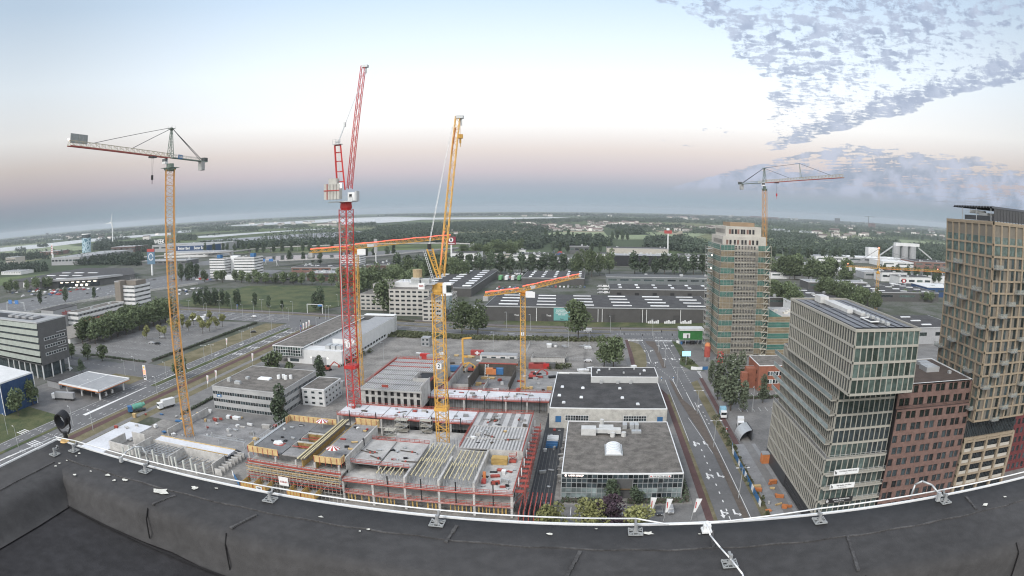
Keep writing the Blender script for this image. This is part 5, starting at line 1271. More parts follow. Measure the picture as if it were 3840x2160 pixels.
def frame_block():
	T = thing('concrete_frame_building', 'unfinished concrete block with ribbed decks, cross walls and steel props', 'building', (-42, 172, 0))
	xw = [-66, -57, -47.6, -38.1, -28.6, -18.6]; Y = 145.3
	for zt, x1 in ((3.4, -18.2), (7.2, -18.2)):
		part(T, 'floor_slab', M_CONC, lambda b: b.box(-66.2, Y, zt - .45, x1, 204 if zt < 5 else 180, zt))
	part(T, 'floor_slab', M_CONC, lambda b: b.box(-37.5, 180, 6.8, -18.2, 204, 7.2))
	for x in xw:                                   # facade columns and cross walls
		for zb, zt in ((0, 2.95), (3.4, 6.75)): part(T, 'column', M_CONC, lambda b: b.box(x - .3, Y - .06, zb, x + .3, Y + .6, zt))
	for x in (-52.5, -43, -33.5, -23.5): part(T, 'steel_column', M_BLACK, lambda b: [b.box(x - .15, Y - .05, 3.4, x + .15, Y + .25, 6.75), b.box(x - .15, Y - .05, 7.2, x + .15, Y + .25, 9.9)])
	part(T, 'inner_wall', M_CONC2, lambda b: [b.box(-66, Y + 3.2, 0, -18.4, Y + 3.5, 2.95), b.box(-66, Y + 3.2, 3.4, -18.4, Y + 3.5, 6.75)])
	for k in range(44):
		if R.random() < .75:
			x = -65.5 + k * 1.07 + U(0, .3); part(T, 'timber_post', M_TIMY, lambda b: b.box(x, Y + 1.0, 0, x + .22 + U(0, .25), Y + 1.2, 2.95))
	for x, ye in ((-47.6, 171), (-38.1, 163), (-28.6, 170), (-66, 171)): part(T, 'cross_wall', M_CONC, lambda b: b.box(x - .3, Y + (0 if x > -60 else 5.4), 7.21, x + .3, ye, 10.0))
	part(T, 'cross_wall', M_CONC, lambda b: b.box(-57.2, 151.5, 7.21, -56.8, 171, 9.7))
	part(T, 'back_wall', M_CONC, lambda b: b.box(-37.8, 168.6, 7.21, -28.9, 169.1, 9.6))
	part(T, 'back_wall', M_CONC, lambda b: b.box(-28.3, 169.2, 7.21, -18.3, 169.5, 10.2)); part(T, 'side_wall', M_CONC, lambda b: b.box(-18.5, Y + 6, 0, -18.2, 204, 6.75))
	part(T, 'side_wall', M_CONC, lambda b: b.box(-18.5, 169.5, 7.21, -18.2, 204, 9.7))
	# ribbed upper decks
	def deck(x0, y0, x1, y1, z, alongx=True, pitch=.9):
		d = part(T, 'ribbed_deck', M_DECK, lambda b: b.box(x0, y0, z - .25, x1, y1, z)); b = MB(T)
		if alongx:
			y = y0 + .2
			while y < y1 - .3: b.box(x0 + .15, y, z, x1 - .15, y + pitch * .55, z + .13); y += pitch
		else:
			x = x0 + .2
			while x < x1 - .3: b.box(x, y0 + .15, z, x + pitch * .55, y1 - .15, z + .13); x += pitch
		tag(b.build('deck_rib', M_DECK2, d), kind='stuff')
	deck(-65.6, 151.8, -57.3, 171, 10.0); deck(-56.7, 152, -47.0, 171, 10.0)
	deck(-37.4, 169.7, -18.5, 189.6, 10.0, False, 1.0); deck(-37.4, 190, -18.5, 204, 10.0, False, 3.2)
	part(T, 'deck_beam', M_CONC, lambda b: [b.box(-37.4, 189.62, 9.7, -18.5, 189.98, 10.2), b.box(-37.5, 178, 10.14, -18.5, 178.3, 10.3)])
	# props and cream header beams in the open rooms
	n = 0; extra = MB(T)
	for xa, xb, ya, yb in ((-56.5, -48, 146.2, 151.6), (-47, -38.6, 146.2, 178), (-37.6, -29.1, 146.2, 168.2)):
		x = xa + .5
		while x < xb:
			y = ya + .4
			while y < yb:
				xx, yy = x + U(-.2, .2), y + U(-.3, .3)
				if n < 95: n += 1; part(T, 'prop', M_PROP, lambda b: b.cyl(xx, yy, 7.2, 9.85, .07, 5))
				else: extra.cyl(xx, yy, 7.2, 9.85, .07, 5)
				y += 1.35
			x += 1.15
	tag(extra.build('steel_props', M_PROP), kind='stuff')
	for xa, xb, ya, yb in ((-56.3, -48.2, 146.4, 152), (-46.6, -38.9, 147, 172), (-37.3, -29.4, 147, 168)):
		for k in range(6):
			x = xa + (xb - xa) * (k + .3) / 6
			part(T, 'header_beam', M_CREAM, lambda b: b.bar((x, ya + U(0, .6), 9.95), (x + U(-.2, .2), yb - U(0, 2) if yb < 160 else ya + (yb - ya) * .52, 9.98), .2, .28))
			if yb > 160: part(T, 'header_beam', M_CREAM, lambda b: b.bar((x + .5, ya + (yb - ya) * .44, 10.0), (x + U(.3, .7), yb, 10.0), .2, .28))
	# red edge protection
	for pts, z in (([(-66, Y), (-18.3, Y)], 7.2), ([(-66, Y), (-18.3, Y)], 3.4), ([(-65.6, 151.9), (-48, 151.9)], 10.0), ([(-65.6, 171), (-47, 171)], 10.1), ([(-37.4, 170), (-37.4, 204), (-18.4, 204), (-18.4, 169)], 10.1), ([(-18.3, Y), (-18.3, 169)], 7.2), ([(-37.6, 180), (-37.6, 200)], 7.2)):
		part(T, 'edge_rail', M_RAIL, lambda b: rails(b, pts, z))
	part(T, 'edge_board', M_RAIL, lambda b: [b.box(-66, Y - .12, 6.72, -18.3, Y - .02, 7.02), b.box(-66, Y - .1, 3.1, -18.3, Y - .02, 3.25)])
	for k in range(16):                            # side scaffold brackets towards the black lane
		y = 148 + k * 3.4
		part(T, 'scaffold_bracket', M_RAIL, lambda b: [b.box(-18.1, y, 6.6, -15.4 + U(-.8, .6), y + 1.6, 6.75), b.bar((-15.6, y, 3), (-15.6, y, 8.2), .14), b.bar((-18, y, 3.2), (-15.6, y, 6.6), .14), b.bar((-15.6, y, 7.7), (-15.6, y + 2.8, 7.7), .12)])
		if k % 2: part(T, 'bracket_panel', M_TRIM, lambda b: b.box(-17.6, y + .2, 6.8, -17.4, y + .9, 9.2))
frame_block()
def formwork_block():
	T = thing('formwork_building', 'site building with timber formwork parapets, dark rebar deck and deep yellow slot', 'building', (-82, 162, 0)); Y = 145.4
	x0, x1 = -97.6, -66.3
	for zt in (4.6, 8.4): part(T, 'floor_slab', M_CONC, lambda b: b.box(x0, Y, zt - .4, x1, 179, zt))
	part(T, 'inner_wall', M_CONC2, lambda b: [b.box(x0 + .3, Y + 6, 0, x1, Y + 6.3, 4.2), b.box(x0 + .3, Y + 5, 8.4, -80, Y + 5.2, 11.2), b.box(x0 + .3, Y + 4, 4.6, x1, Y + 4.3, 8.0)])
	part(T, 'rebar_deck', M_SHUT, lambda b: b.box(x0 + .3, 147.5, 11.2, -86.5, 176, 11.6)); part(T, 'rebar_deck', M_SHUT, lambda b: b.box(-86.4, 168.5, 11.2, -80.2, 176, 11.6)); part(T, 'rebar_deck', M_DECK, lambda b: b.box(-86.2, 147.6, 11.2, -80.4, 153.6, 11.5))
	part(T, 'rebar_deck', M_DECK, lambda b: b.box(-74.6, 147.5, 11.2, -66.4, 178.5, 11.6))
	for x in (-97, -87.5, -80.6, -74.4, -66.8):
		part(T, 'column', M_CONC, lambda b: [b.box(x - .25, Y + .1, 4.6, x + .25, Y + .6, 8.0), b.box(x - .25, Y + .1, 8.4, x + .25, Y + .6, 11.2)])
	# timber formwork parapets
	def ply(xa, ya, xb, yb, z=11.2, h=2.0):
		L = math.hypot(xb - xa, yb - ya); d = ((xb - xa) / L, (yb - ya) / L)
		p = part(T, 'formwork_panel', M_TIMB, lambda b: b.obox((xa, ya), d, 0, L, -.1, .1, z, z + h)); part(T, 'panel_waler', M_RAIL, lambda b: [b.obox((xa, ya), d, k * 1.8, k * 1.8 + .12, -.22, -.1, z - .8, z + h * .9) for k in range(int(L / 1.8) + 1)])
	ply(-97.8, 146.8, -87, 146.6); ply(-97.8, 150.5, -97.8, 146.8); ply(-97.6, 176.3, -80, 176.3, 11.4, 2.2); ply(-97.6, 173, -97.6, 176.3, 11.4, 2.2)
	ply(-74.8, 146.4, -66.6, 146.4); ply(-66.4, 146.4, -66.4, 149.4); ply(-74.5, 180.2, -66.2, 180.2, 11.2, 2.2); ply(-66.2, 180.2, -66.2, 178, 11.2, 2.2)
	part(T, 'concrete_wall', M_CONC, lambda b: [b.box(-66.5, 150, 8.4, -66.1, 164.5, 12.2), b.box(-66.5, 165.5, 8.4, -66.1, 178, 12.2)])
	part(T, 'steel_column', M_BLACK, lambda b: b.box(-66.45, 164.6, 8.4, -66.1, 165.4, 12.4))
	# the deep slot and its timber rakes
	part(T, 'slot_lining', M_TIMY, lambda b: [b.box(-79.3, 147, 8.5, -79.1, 181, 11.5), b.box(-75.0, 147, 8.5, -74.8, 181, 11.5)])
	part(T, 'slot_beam', M_CREAM, lambda b: [b.box(-80.2, 146, 11.5, -79.8, 182, 11.8), b.box(-79.0, 146, 11.5, -78.7, 182, 11.8), b.box(-78.0, 146, 11.9, -77.7, 182, 12.1)])
	part(T, 'slot_walkway', M_BARK, lambda b: [b.box(-79.8, 146, 11.45, -77.4, 182, 11.5)])
	for ya, yb in ((154.5, 158.5), (161.5, 166.5)):
		part(T, 'pit_wall', M_CONC, lambda b: [b.box(-86.3, ya, 8.4, -86.1, yb, 11.6)])
		for k in range(14): part(T, 'timber_soldier', M_TIMY, lambda b: b.box(-85.8 + k * .42, yb - .3, 8.6, -85.6 + k * .42, yb, 11.4))
		part(T, 'pit_frame', M_RAIL, lambda b: [b.bar((-86, yb - .35, 10.4), (-80.2, yb - .35, 10.4), .2), b.bar((-86, ya, 11.7), (-80.2, ya, 11.7), .2)])
		part(T, 'pit_rim', M_CONC, lambda b: [b.box(-86.2, yb, 11.3, -80.2, yb + .7, 11.7)])
	# scaffolded front with long red and timber ledgers
	for z, m in ((8.9, M_RAIL), (7.9, M_TIMB), (7.2, M_SCAF), (6.6, M_TIMB), (5.9, M_SCAF), (5.2, M_RAIL), (4.3, M_RAIL), (2.4, M_SCAF)):
		part(T, 'ledger', m, lambda b: [b.box(x0, Y - .7, z, x1, Y - .5, z + .22), b.bar((x0, Y - 1.6, z - .3), (x1, Y - 1.7, z - .2), .14)])
	part(T, 'front_scaffold', M_SCAF, lambda b: [b.bar((x0 + k * 1.25, Y - 1.6, 0), (x0 + k * 1.25, Y - 1.6, 8.6), .12) for k in range(26)] + [b.bar((x0 + k * 2.5, Y - 1.65, 1 + (k % 3) * 2), (x0 + k * 2.5 + 2.5, Y - 1.65, 3.4 + (k % 3) * 2), .1) for k in range(12)])
	part(T, 'edge_rail', M_RAIL, lambda b: [rails(b, [(x0, Y), (x1, Y)], 8.4)]); part(T, 'edge_rail', M_RAIL, lambda b: rails(b, [(x0, Y), (x1, Y)], 4.6))
	part(T, 'side_ramp', M_STEEL, lambda b: [b.box(-98.9, 151, 11.2, -97.9, 174, 11.5)] + [b.bar((-98.9, 151 + k * 2, 11.5), (-98.9, 151 + k * 2, 12.7), .1) for k in range(12)] + [b.bar((-98.9, 151, 12.7), (-98.9, 174, 12.7), .1)])
	# site banner
	part(T, 'banner', M_TRIM, lambda b: b.box(-86.2, Y - 1.9, 3.2, -83.0, Y - 1.8, 6.0)); text3(T, 'ZUBLIN', (-84.6, Y - 1.93, 4.4), 0, .75, M_REDP, bold=True)
formwork_block()
for i, (x, lab) in enumerate(((-95.6, 'first timber tray from the left under the red ledgers'), (-91.0, 'second timber tray from the left, marked PERI'), (-79.4, 'third timber tray from the left under the formwork block'), (-74.8, 'timber tray at the right end of the formwork block'))):
	T = thing('timber_tray', 'orange ' + lab, 'tray', (x, 142, 2.2), 'timber formwork trays')
	part(T, 'tray_floor', M_TIMB, lambda b: b.box(x - 2, 139.4, 2.2, x + 2, 145.2, 2.4))
	part(T, 'tray_side', M_TIMY, lambda b: [b.box(x - 2.1, 139.4, 2.2, x - 2, 145.2, 4.0), b.box(x + 2, 139.4, 2.2, x + 2.1, 145.2, 4.0), b.box(x - 2.1, 139.28, 2.2, x + 2.1, 139.39, 4.0)])
	part(T, 'tray_frame', M_ORANGE, lambda b: [b.bar((x - 2.1 + k * 1.05, 139.24, 2), (x - 2.1 + k * 1.05, 139.24, 4.1), .12) for k in range(5)] + [b.box(x - 1.5, 139.5, 2.0, x - 1.3, 145, 2.19)])
	part(T, 'inner_slab', M_CONC2, lambda b: b.box(x - .7, 140.5, 2.41, x + .9, 144.6, 2.9))
	if i == 1: part(T, 'sign_board', M_TRIM, lambda b: b.box(x - 1.2, 139.1, 2.6, x + .9, 139.2, 3.7)); text3(T, 'PERI', (x - .15, 139.07, 3.15), 0, .8, M_BLACK, bold=True)
# rows behind
def row(name, label, x0, y0, x1, y1, z, low, bays, posts=8):
	T = thing(name, label, 'building', ((x0 + x1) / 2, y0, 0))
	part(T, 'roof_slab', M_WET, lambda b: b.box(x0, y0, z - .4, x1, y1, z))
	for l in low: part(T, 'floor_slab', M_CONC, lambda b: b.box(x0, y0, l - .35, x1, y1, l))
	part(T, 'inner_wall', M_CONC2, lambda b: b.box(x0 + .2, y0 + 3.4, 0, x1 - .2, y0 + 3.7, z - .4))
	lv = [0] + list(low) + [z]
	for k in range(bays + 1):
		x = x0 + .3 + (x1 - x0 - .6) * k / bays
		for a, c in zip(lv[:-1], lv[1:]): part(T, 'column', M_CONC, lambda b: b.box(x - .3, y0 + .1, a, x + .3, y0 + .7, c - .4))
	for k in range(posts): 
		x = x0 + (x1 - x0) * (k + .5) / posts; part(T, 'steel_column', M_BLACK, lambda b: b.box(x - .15, y0 - .2, lv[-2], x + .15, y0, z + 1.8))
	part(T, 'joint_line', M_CONC2, lambda b: [b.bar((x0 + (x1 - x0) * k / bays, y0 + .4, z + .03), (x0 + (x1 - x0) * k / bays, y1 - .4, z + .03), .3, .06) for k in range(1, bays)])
	part(T, 'edge_rail', M_RAIL, lambda b: rails(b, [(x0, y0), (x1, y0)], z)); part(T, 'edge_rail', M_RAIL, lambda b: [rails(b, [(x0, y1), (x1, y1)], z), b.box(x0, y1, z - .1, x1, y1 + .3, z + .25)]); part(T, 'edge_board', M_RAIL, lambda b: b.box(x0, y0 - .12, z - .45, x1, y0 - .02, z - .1))
	ex = MB(T)
	for k in range(int((x1 - x0) / 1.3)):
		for q in range(2): ex.cyl(x0 + .8 + k * 1.3 + U(-.3, .3), y0 + 1.2 + q * 1.4, 0, z - .4, .06, 5)
	tag(ex.build('steel_props', M_PROP), kind='stuff')
	return T
row('slab_building', 'pale slab block behind the courtyard and red crane, two open storeys below', -90, 199.5, -38, 212.5, 7.2, (3.4,), 6, 5)
row('slab_building', 'long pale slab block running right behind the number 2 crane', -66.6, 234.6, -15, 246.6, 5.0, (), 6, 7)
def upper_block():
	T = thing('precast_building', 'concrete building with small upper and tall lower openings behind the pale slabs', 'building', (-78, 250, 0))
	x0, x1, Y, y1 = -90.3, -64.2, 224.6, 276.5
	part(T, 'core_wall', M_BLACK, lambda b: b.box(x0 + .4, Y + .5, 0, x1 - .4, y1, 9.6))
	part(T, 'facade_pier', M_CONC, lambda b: [b.box(x0 + (0 if k == 0 else 1.2 + 2.72 * k), Y, 3.2, x0 + 2.6 * (k == 0) + (0 if k == 0 else 1.2 + 2.72 * k + 1.25) , Y + .5, 9.6) for k in range(9)] + [b.box(x1 - .5, Y, 3.2, x1, Y + .5, 9.6)])
	part(T, 'facade_band', M_CONC, lambda b: [b.box(x0, Y - .02, 3.0, x1, Y + .45, 3.6), b.box(x0, Y - .02, 6.7, x1, Y + .45, 7.5), b.box(x0 - .6, Y - .7, 9.5, x1 + .4, Y + .8, 10.0)])
	part(T, 'side_wall', M_CONC, lambda b: [b.box(x1 - .3, Y + .5, 3, x1, 239, 12.0), b.box(x1 - .3, 249, 3, x1, y1, 12.0)])
	for k in range(7):
		ya = Y + 1 + k * 7.3; d = part(T, 'ribbed_deck', M_DECK, lambda b: b.box(x0 + .2, ya, 9.6, x1 - (7.5 if 1 < k < 4 else .6), ya + 6.7, 10.0)); b = MB(T)
		for q in range(26 if not 1 < k < 4 else 18): b.box(x0 + .6 + q * .95, ya + .3, 10.0, x0 + 1.05 + q * .95, ya + 6.4, 10.14)
		tag(b.build('deck_rib', M_DECK2, d), kind='stuff')
		part(T, 'trench_wall', M_RAIL if k > 3 else M_CONC2, lambda b: b.box(x0 + .5, ya + 6.75, 9.2, x1 - 6, ya + 7.25, 10.3))
	part(T, 'stair_core', M_CONC, lambda b: [b.box(-71.5, 238.5, 9.6, -64.4, 238.9, 11.6), b.box(-71.7, 239, 9.6, -71.4, 249, 11.6)]); part(T, 'core_rail', M_RAIL, lambda b: rails(b, [(-71.5, 239.5), (-64.6, 239.5), (-64.6, 249)], 9.7))
	part(T, 'edge_rail', M_RAIL, lambda b: [rails(b, [(x0, y1), (x1, y1)], 10.1), rails(b, [(x0, Y + 8), (x0, y1)], 10.1), b.box(x0 - .4, Y + 20, 9.8, x0, y1, 10.5)]); part(T, 'front_rail', M_STEEL, lambda b: rails(b, [(x0, Y - .6), (x1, Y - .6)], 10))
	part(T, 'banner', M_RAIL, lambda b: b.box(-81.2, Y + 2.2, 10.2, -78.4, Y + 2.3, 11.4)); 
upper_block()
def basement():
	T = thing('concrete_basement', 'grey concrete basement walls, struts and columns beside the left tower crane', 'building', (-140, 155, 0))
	C = M_CONC
	for a in ((-166, 147.8, -152, 148.2, 3.4), (-166, 148.2, -165.6, 158, 3.4), (-160, 156.5, -153, 156.9, 5.2), (-150.6, 147.5, -150.2, 158, 4.4), (-133.2, 146.5, -132.8, 156, 3.8), (-133, 156, -114.5, 156.4, 3.8), (-114.8, 148, -114.4, 156, 3.6), (-150, 158, -133, 158.3, 3.2), (-152, 170, -151.6, 200, 3.2), (-152, 148, -150.6, 148.4, 4.4)):
		part(T, 'concrete_wall', C, lambda b: b.box(a[0], a[1], -.4, a[2], a[3], a[4]))
	part(T, 'deck_strip', M_WET, lambda b: b.box(-150, 158.4, 2.4, -114.6, 163.5, 2.9)); part(T, 'deck_edge', M_TIMB, lambda b: [b.box(-150, 163.6, 2.7, -114.6, 164, 3.1), b.box(-150, 158.3, 2.9, -114.6, 158.5, 3.2)])
	for k in range(14):
		x = -156 + k * 3.0; part(T, 'column', mat('pale_column', (.42, .44, .42), .8, .1), lambda b: b.box(x - .3, 145.4 + (k % 3) * .7, 0, x + .3, 146.0 + (k % 3) * .7, 3.6 + (k % 2) * .9))
	for k in range(9): part(T, 'strut', M_PROP, lambda b: b.bar((-149.4 + k * 1.9, 149, 2.4), (-147.6 + k * 1.9, 157.8, 2.4), .28))
	for k in range(5): part(T, 'strut', M_PROP, lambda b: b.bar((-149.6, 149.6 + k * 1.8, 1.6), (-133.4, 149.8 + k * 1.8, 1.6), .22))
	for k in range(7): part(T, 'strut', M_PROP, lambda b: b.bar((-132.4 + k * 2.4, 148.5, 1.2), (-131 + k * 2.4, 155.5, 1.4), .2))
	for k in range(8): part(T, 'stub_wall', C, lambda b: b.box(-113.8, 148 + k * 2.2, 0, -111, 148.5 + k * 2.2, 2.2))
	part(T, 'floor_slab', M_DECK, lambda b: b.box(-151.5, 164, 0, -100, 192, .6)); part(T, 'floor_slab', M_WET, lambda b: b.box(-180, 140, .02, -166.2, 176, .35))
	for k in range(12): part(T, 'stub_column', M_STEEL, lambda b: b.box(-148 + k * 3.6, 168 + (k * 7) % 20, .6, -147.7 + k * 3.6, 168.3 + (k * 7) % 20, 2.6))
	part(T, 'joint_line', M_PROP, lambda b: [b.box(-138, 176, .6, -118, 176.4, .9), b.box(-136, 178, .6, -120, 178.2, .9), b.box(-120, 182, .6, -101, 182.3, .9)])
basement()
# the black working lane
rect('site_lane', -15.2, 146, -8.2, 236, .30, mat('lane_membrane', (.035, .038, .042), .7, .25, .6))
b = MB()
for k in range(6): b.quad((-14.6 + k * 1.1, 150, .305), (-14.5 + k * 1.1, 150, .305), (-14.5 + k * 1.1, 212, .305), (-14.6 + k * 1.1, 212, .305))
tag(b.build('lane_lines', M_PAVE), kind='structure')
sheet('courtyard', [(-66, 180.2), (-37.7, 180.2), (-37.7, 199.3), (-66, 199.3)], .25, M_CONC2)
sheet('site_floor', [(-97, 180.5), (-66.2, 180.5), (-66.2, 199.2), (-97, 199.2)], .22, M_DIRT)
sheet('pit_floor', [(-61, 247), (-36, 247), (-36, 290), (-61, 290)], .22, M_DECK); sheet('yard_floor', [(-36, 247.2), (-15, 247.2), (-15, 300), (-36, 300)], .20, M_CONC2)
sheet('rear_yard', [(-66, 292), (-15, 292), (-15, 330), (-66, 330)], .17, M_DIRT)
T = thing('retaining_wall', 'dark sheet pile retaining wall of the excavation behind the slab block', 'wall', (-48, 290, 0))
part(T, 'pile_wall', mat('pile_dark', (.07, .065, .058), .9, .25, .5), lambda b: [b.box(-52.5, 288, 0, -34.5, 288.5, 6.2), b.box(-52.8, 262, 0, -52.4, 288, 6.0), b.box(-35, 262, 0, -34.6, 288, 4)]); part(T, 'capping_beam', M_RAIL, lambda b: [b.box(-52.6, 287.9, 6.2, -34.3, 288.7, 6.6)])
sheet('upper_yard', [(-52.5, 288.6), (-34.3, 288.6), (-34.3, 300), (-52.5, 300)], 6.1, M_DIRT)
T = thing('retaining_wall', 'pale concrete wing wall left of the excavation pit', 'wall', (-61, 275, 0)); part(T, 'wall_panel', M_CONC, lambda b: [b.box(-61.2, 256, 0, -60.8, 290, 4.8), b.box(-61.4, 247, 0, -60.9, 255.8, 5.4)]); part(T, 'rail', M_RAIL, lambda b: rails(b, [(-61, 247), (-61, 290)], 5))
T = thing('ladder_frame', 'white ladder leaning on the dark retaining wall', 'ladder', (-50, 287, 0)); part(T, 'rails', M_TRIM, lambda b: [b.bar((-49.4, 286, 0), (-49.4, 287.8, 6), .25), b.bar((-48, 286, 0), (-48, 287.8, 6), .25)] + [b.bar((-49.4, 286 + k * .36, k * 1.2 + .4), (-48, 286 + k * .36, k * 1.2 + .4), .2) for k in range(5)])
# striped parasols on the decks
def parasol(x, y, z, label):
	T = thing('striped_parasol', label, 'parasol', (x, y, z), 'red and white striped site parasols'); part(T, 'pole', M_STEEL, lambda b: b.cyl(x, y, z, z + 3.6, .07, 6))
	n = 16; b = MB(T); c = b.P((x, y, z + 3.3)); rr = [b.P((x + 2.1 * math.cos(6.2832 * i / n), y + 2.1 * math.sin(6.2832 * i / n), z + 2.3)) for i in range(n)]
	for i in range(n): b.cur = i % 2; b.F(c, rr[i], rr[(i + 1) % n])
	b.build('canopy', [M_REDP, M_TRIM])
parasol(-83.4, 172.5, 11.6, 'red and white striped parasol at the back of the dark rebar deck'); parasol(-70.6, 151.4, 11.6, 'red and white striped parasol above the front timber panel'); 
T = thing('tarpaulin_heap', 'white tarpaulin over a red pallet on the dark rebar deck', 'tarpaulin', (-91, 155, 11.6)); part(T, 'sheet', M_TRIM, lambda b: b.prism([(-92.5, 154), (-90.2, 153.6), (-89.4, 155), (-91, 156.4), (-92.8, 155.6)], 11.7, 12.2)); part(T, 'pallet', M_RAIL, lambda b: b.box(-92, 153.4, 11.6, -89, 156, 11.7))
# ---------------------------------------------------------------- buildings left and centre
def banded(name, label, x0, y0, x1, y1, H, nf, wm, z0=0, bay=1.8, faces='FR', band=.48, glass=G_DARK, roof=None, rn=0, ww=.9, cat='building', group=None, base=0.0, sill=.36, plant=3):
	"""office with spandrel bands: F front, R right (faces +x), L left"""
	B = Bld(name, label, ((x0 + x1) / 2, (y0 + y1) / 2, 0), cat, group); fh = (H - z0 - .6) / nf
	part(B.T, 'core_wall', M_WALLD, lambda b: b.box(x0 + .2, y0 + .2, 0, x1 - .2, y1 - .2, H - .35))
	for f in faces:
		P, d, W = {'F': ((x0 + .2, y0 + .2), D0, x1 - x0 - .4), 'R': ((x1 - .2, y0 + .2), DB, y1 - y0 - .4), 'L': ((x0 + .2, y1 - .2), D1, y1 - y0 - .4)}[f]
		B.face(P, d, W, z0, fh, nf, max(2, int(W / bay)), glass, ww, band, sill, .2)
	B.roof.box(x0 + .3, y0 + .3, H - .35, x1 - .3, y1 - .3, H - .15); B.parapet(x0 - .02, y0 - .02, x1 + .02, y1 + .02, H - .5, .55, .3, B.trim)
	r = random.Random(int(abs(x0) * 7 + y0))
	for k in range(plant): ac(B.T, r.uniform(x0 + 2, x1 - 4), r.uniform(y0 + 2, y1 - 4), H - .2, r.uniform(1, 3.5), r.uniform(1, 3), r.uniform(.8, 1.8))
	B.done(wm, roof or M_ROOFG, M_TRIM if wm is M_WALLW else wm); return B
M_OFFW = mat('offwhite_panel', (.36, .355, .335), .8, .12, .3); M_PANEL = mat('pale_grey_panel', (.34, .35, .355), .5, .08, .4)
B = banded('office_block', 'grey panelled office with two dark window bands and gravel roof beside the left crane', -153.9, 208, -119.3, 244.8, 10.3, 3, M_PANEL, bay=1.3, band=.42, sill=.08)
dome(B.T, -139, 224, 10.1, 6, 3.4); part(B.T, 'logo_sign', M_BLUE, lambda b: b.box(-151.5, 207.85, 5.6, -149, 207.95, 6.8)); part(B.T, 'logo_mark', M_TRIM, lambda b: b.box(-151, 207.78, 5.9, -149.6, 207.84, 6.4))
for k in range(4): part(B.T, 'roof_tank', M_TRIM, lambda b: b.cyl(-130 + k * 1.8, 228 + (k % 2) * 1.5, 10.1, 11.8, .75, 10))
T = banded('site_cabin_block', 'stacked white portable cabins right of the grey panelled office', -118, 226, -107, 245, 7.6, 3, M_WALLW, bay=3.2, band=.4, ww=.45, plant=0)
def showroom():
	B = Bld('showroom', 'white hall with blue grid glazed storey and big gravel roof at the junction', (-148, 340, 0)); W = M_WALLW
	part(B.T, 'hall_wall', W, lambda b: b.box(-160, 293, 0, -126.6, 385, 7.8)); part(B.T, 'upper_wall', W, lambda b: b.box(-140, 312, 7.8, -126.6, 385, 10.4))
	part(B.T, 'core_wall', M_WALLD, lambda b: [b.box(-168, 291.4, 4.3, -150.6, 304, 9.2), b.box(-167, 304, .1, -148.6, 390, 9.2)])
	for P, d, Wd, nb in (((-168, 291.4), D0, 17.4, 11), ((-150.6, 291.4), DB, 12.6, 8), ((-148.6, 304), DB, 86, 40), ((-130, 385.2), D0, 3.4, 3)):
		bw = Wd / nb; fr = MB(B.T); nx, ny = d[1], -d[0]; zb = 4.3 if P[1] < 300 else 8.0; rows = 3 if P[1] < 300 else 1; fh = (9.2 - zb) / rows
		for i in range(nb + 1): fr.obox((P[0] + nx * .16, P[1] + ny * .16), d, i * bw - .07, i * bw + .07, 0, .14, zb, 9.2)
		for j in range(rows + 1): fr.obox((P[0] + nx * .18, P[1] + ny * .18), d, 0, Wd, 0, .14, zb + j * fh - .07, zb + j * fh + .07)
		fr.build('grid_frame', M_TRIM)
		for i in range(nb):
			for j in range(rows): B.win(P, d, (i + .5) * bw, zb + (j + .5) * fh, bw - .14, fh - .14, G_TEAL if j != 1 else G_DARK, .03)
	B.roof.box(-168.2, 291.2, 9.2, -150.4, 304, 9.4); B.roof.box(-168, 304.01, 9.2, -148.4, 391, 9.4); B.parapet(-168.3, 291.1, -148.3, 391, 9.3, .4, .3)
	part(B.T, 'end_block', M_WALLD, lambda b: b.box(-148.3, 386, .1, -127, 391, 11)); part(B.T, 'end_grid', M_TRIM, lambda b: [b.box(-126.98, 386 + k * .8, .2, -126.8, 386.1 + k * .8, 11) for k in range(7)] + [b.box(-126.95, 386, 1 + k * 1.6, -126.78, 391, 1.12 + k * 1.6) for k in range(7)] + [b.box(-148.3, 385.9, 10.9, -126.8, 391.1, 11.4)])
	part(B.T, 'hall_roof', M_WALLG, lambda b: [b.box(-148.2, 304, 7.8, -140, 385, 8), b.box(-140, 312, 10.4, -126.8, 385, 10.5)]); part(B.T, 'rooftop_plant', M_STEEL, lambda b: [b.box(-138 + k * 3.4, 297, 7.8, -135.4 + k * 3.4, 303, 9.8) for k in range(3)])
	for x, w in ((-158.4, 5.6),): part(B.T, 'window_strip', G_DARK, lambda b: b.box(x, 292.94, .9, x + w, 293, 2.6))
	for x in (-144.5, -139.5): part(B.T, 'roller_door', M_WALLG, lambda b: b.box(x, 292.92, 0, x + 3.6, 293, 4.2))
	for x in (-145.2, -140.3, -135.2): part(B.T, 'wall_lamp', emat('cool_lamp', (1, .95, .85), 3), lambda b: b.box(x, 292.7, 3.6, x + .4, 292.9, 3.95))
	for k in range(14): B.win((-126.6, 295), DB, 4 + k * 5, 2.2, 3.6, 1.3, G_DARK, .03)
	B.done(W, M_ROOFG, M_TRIM)
showroom()
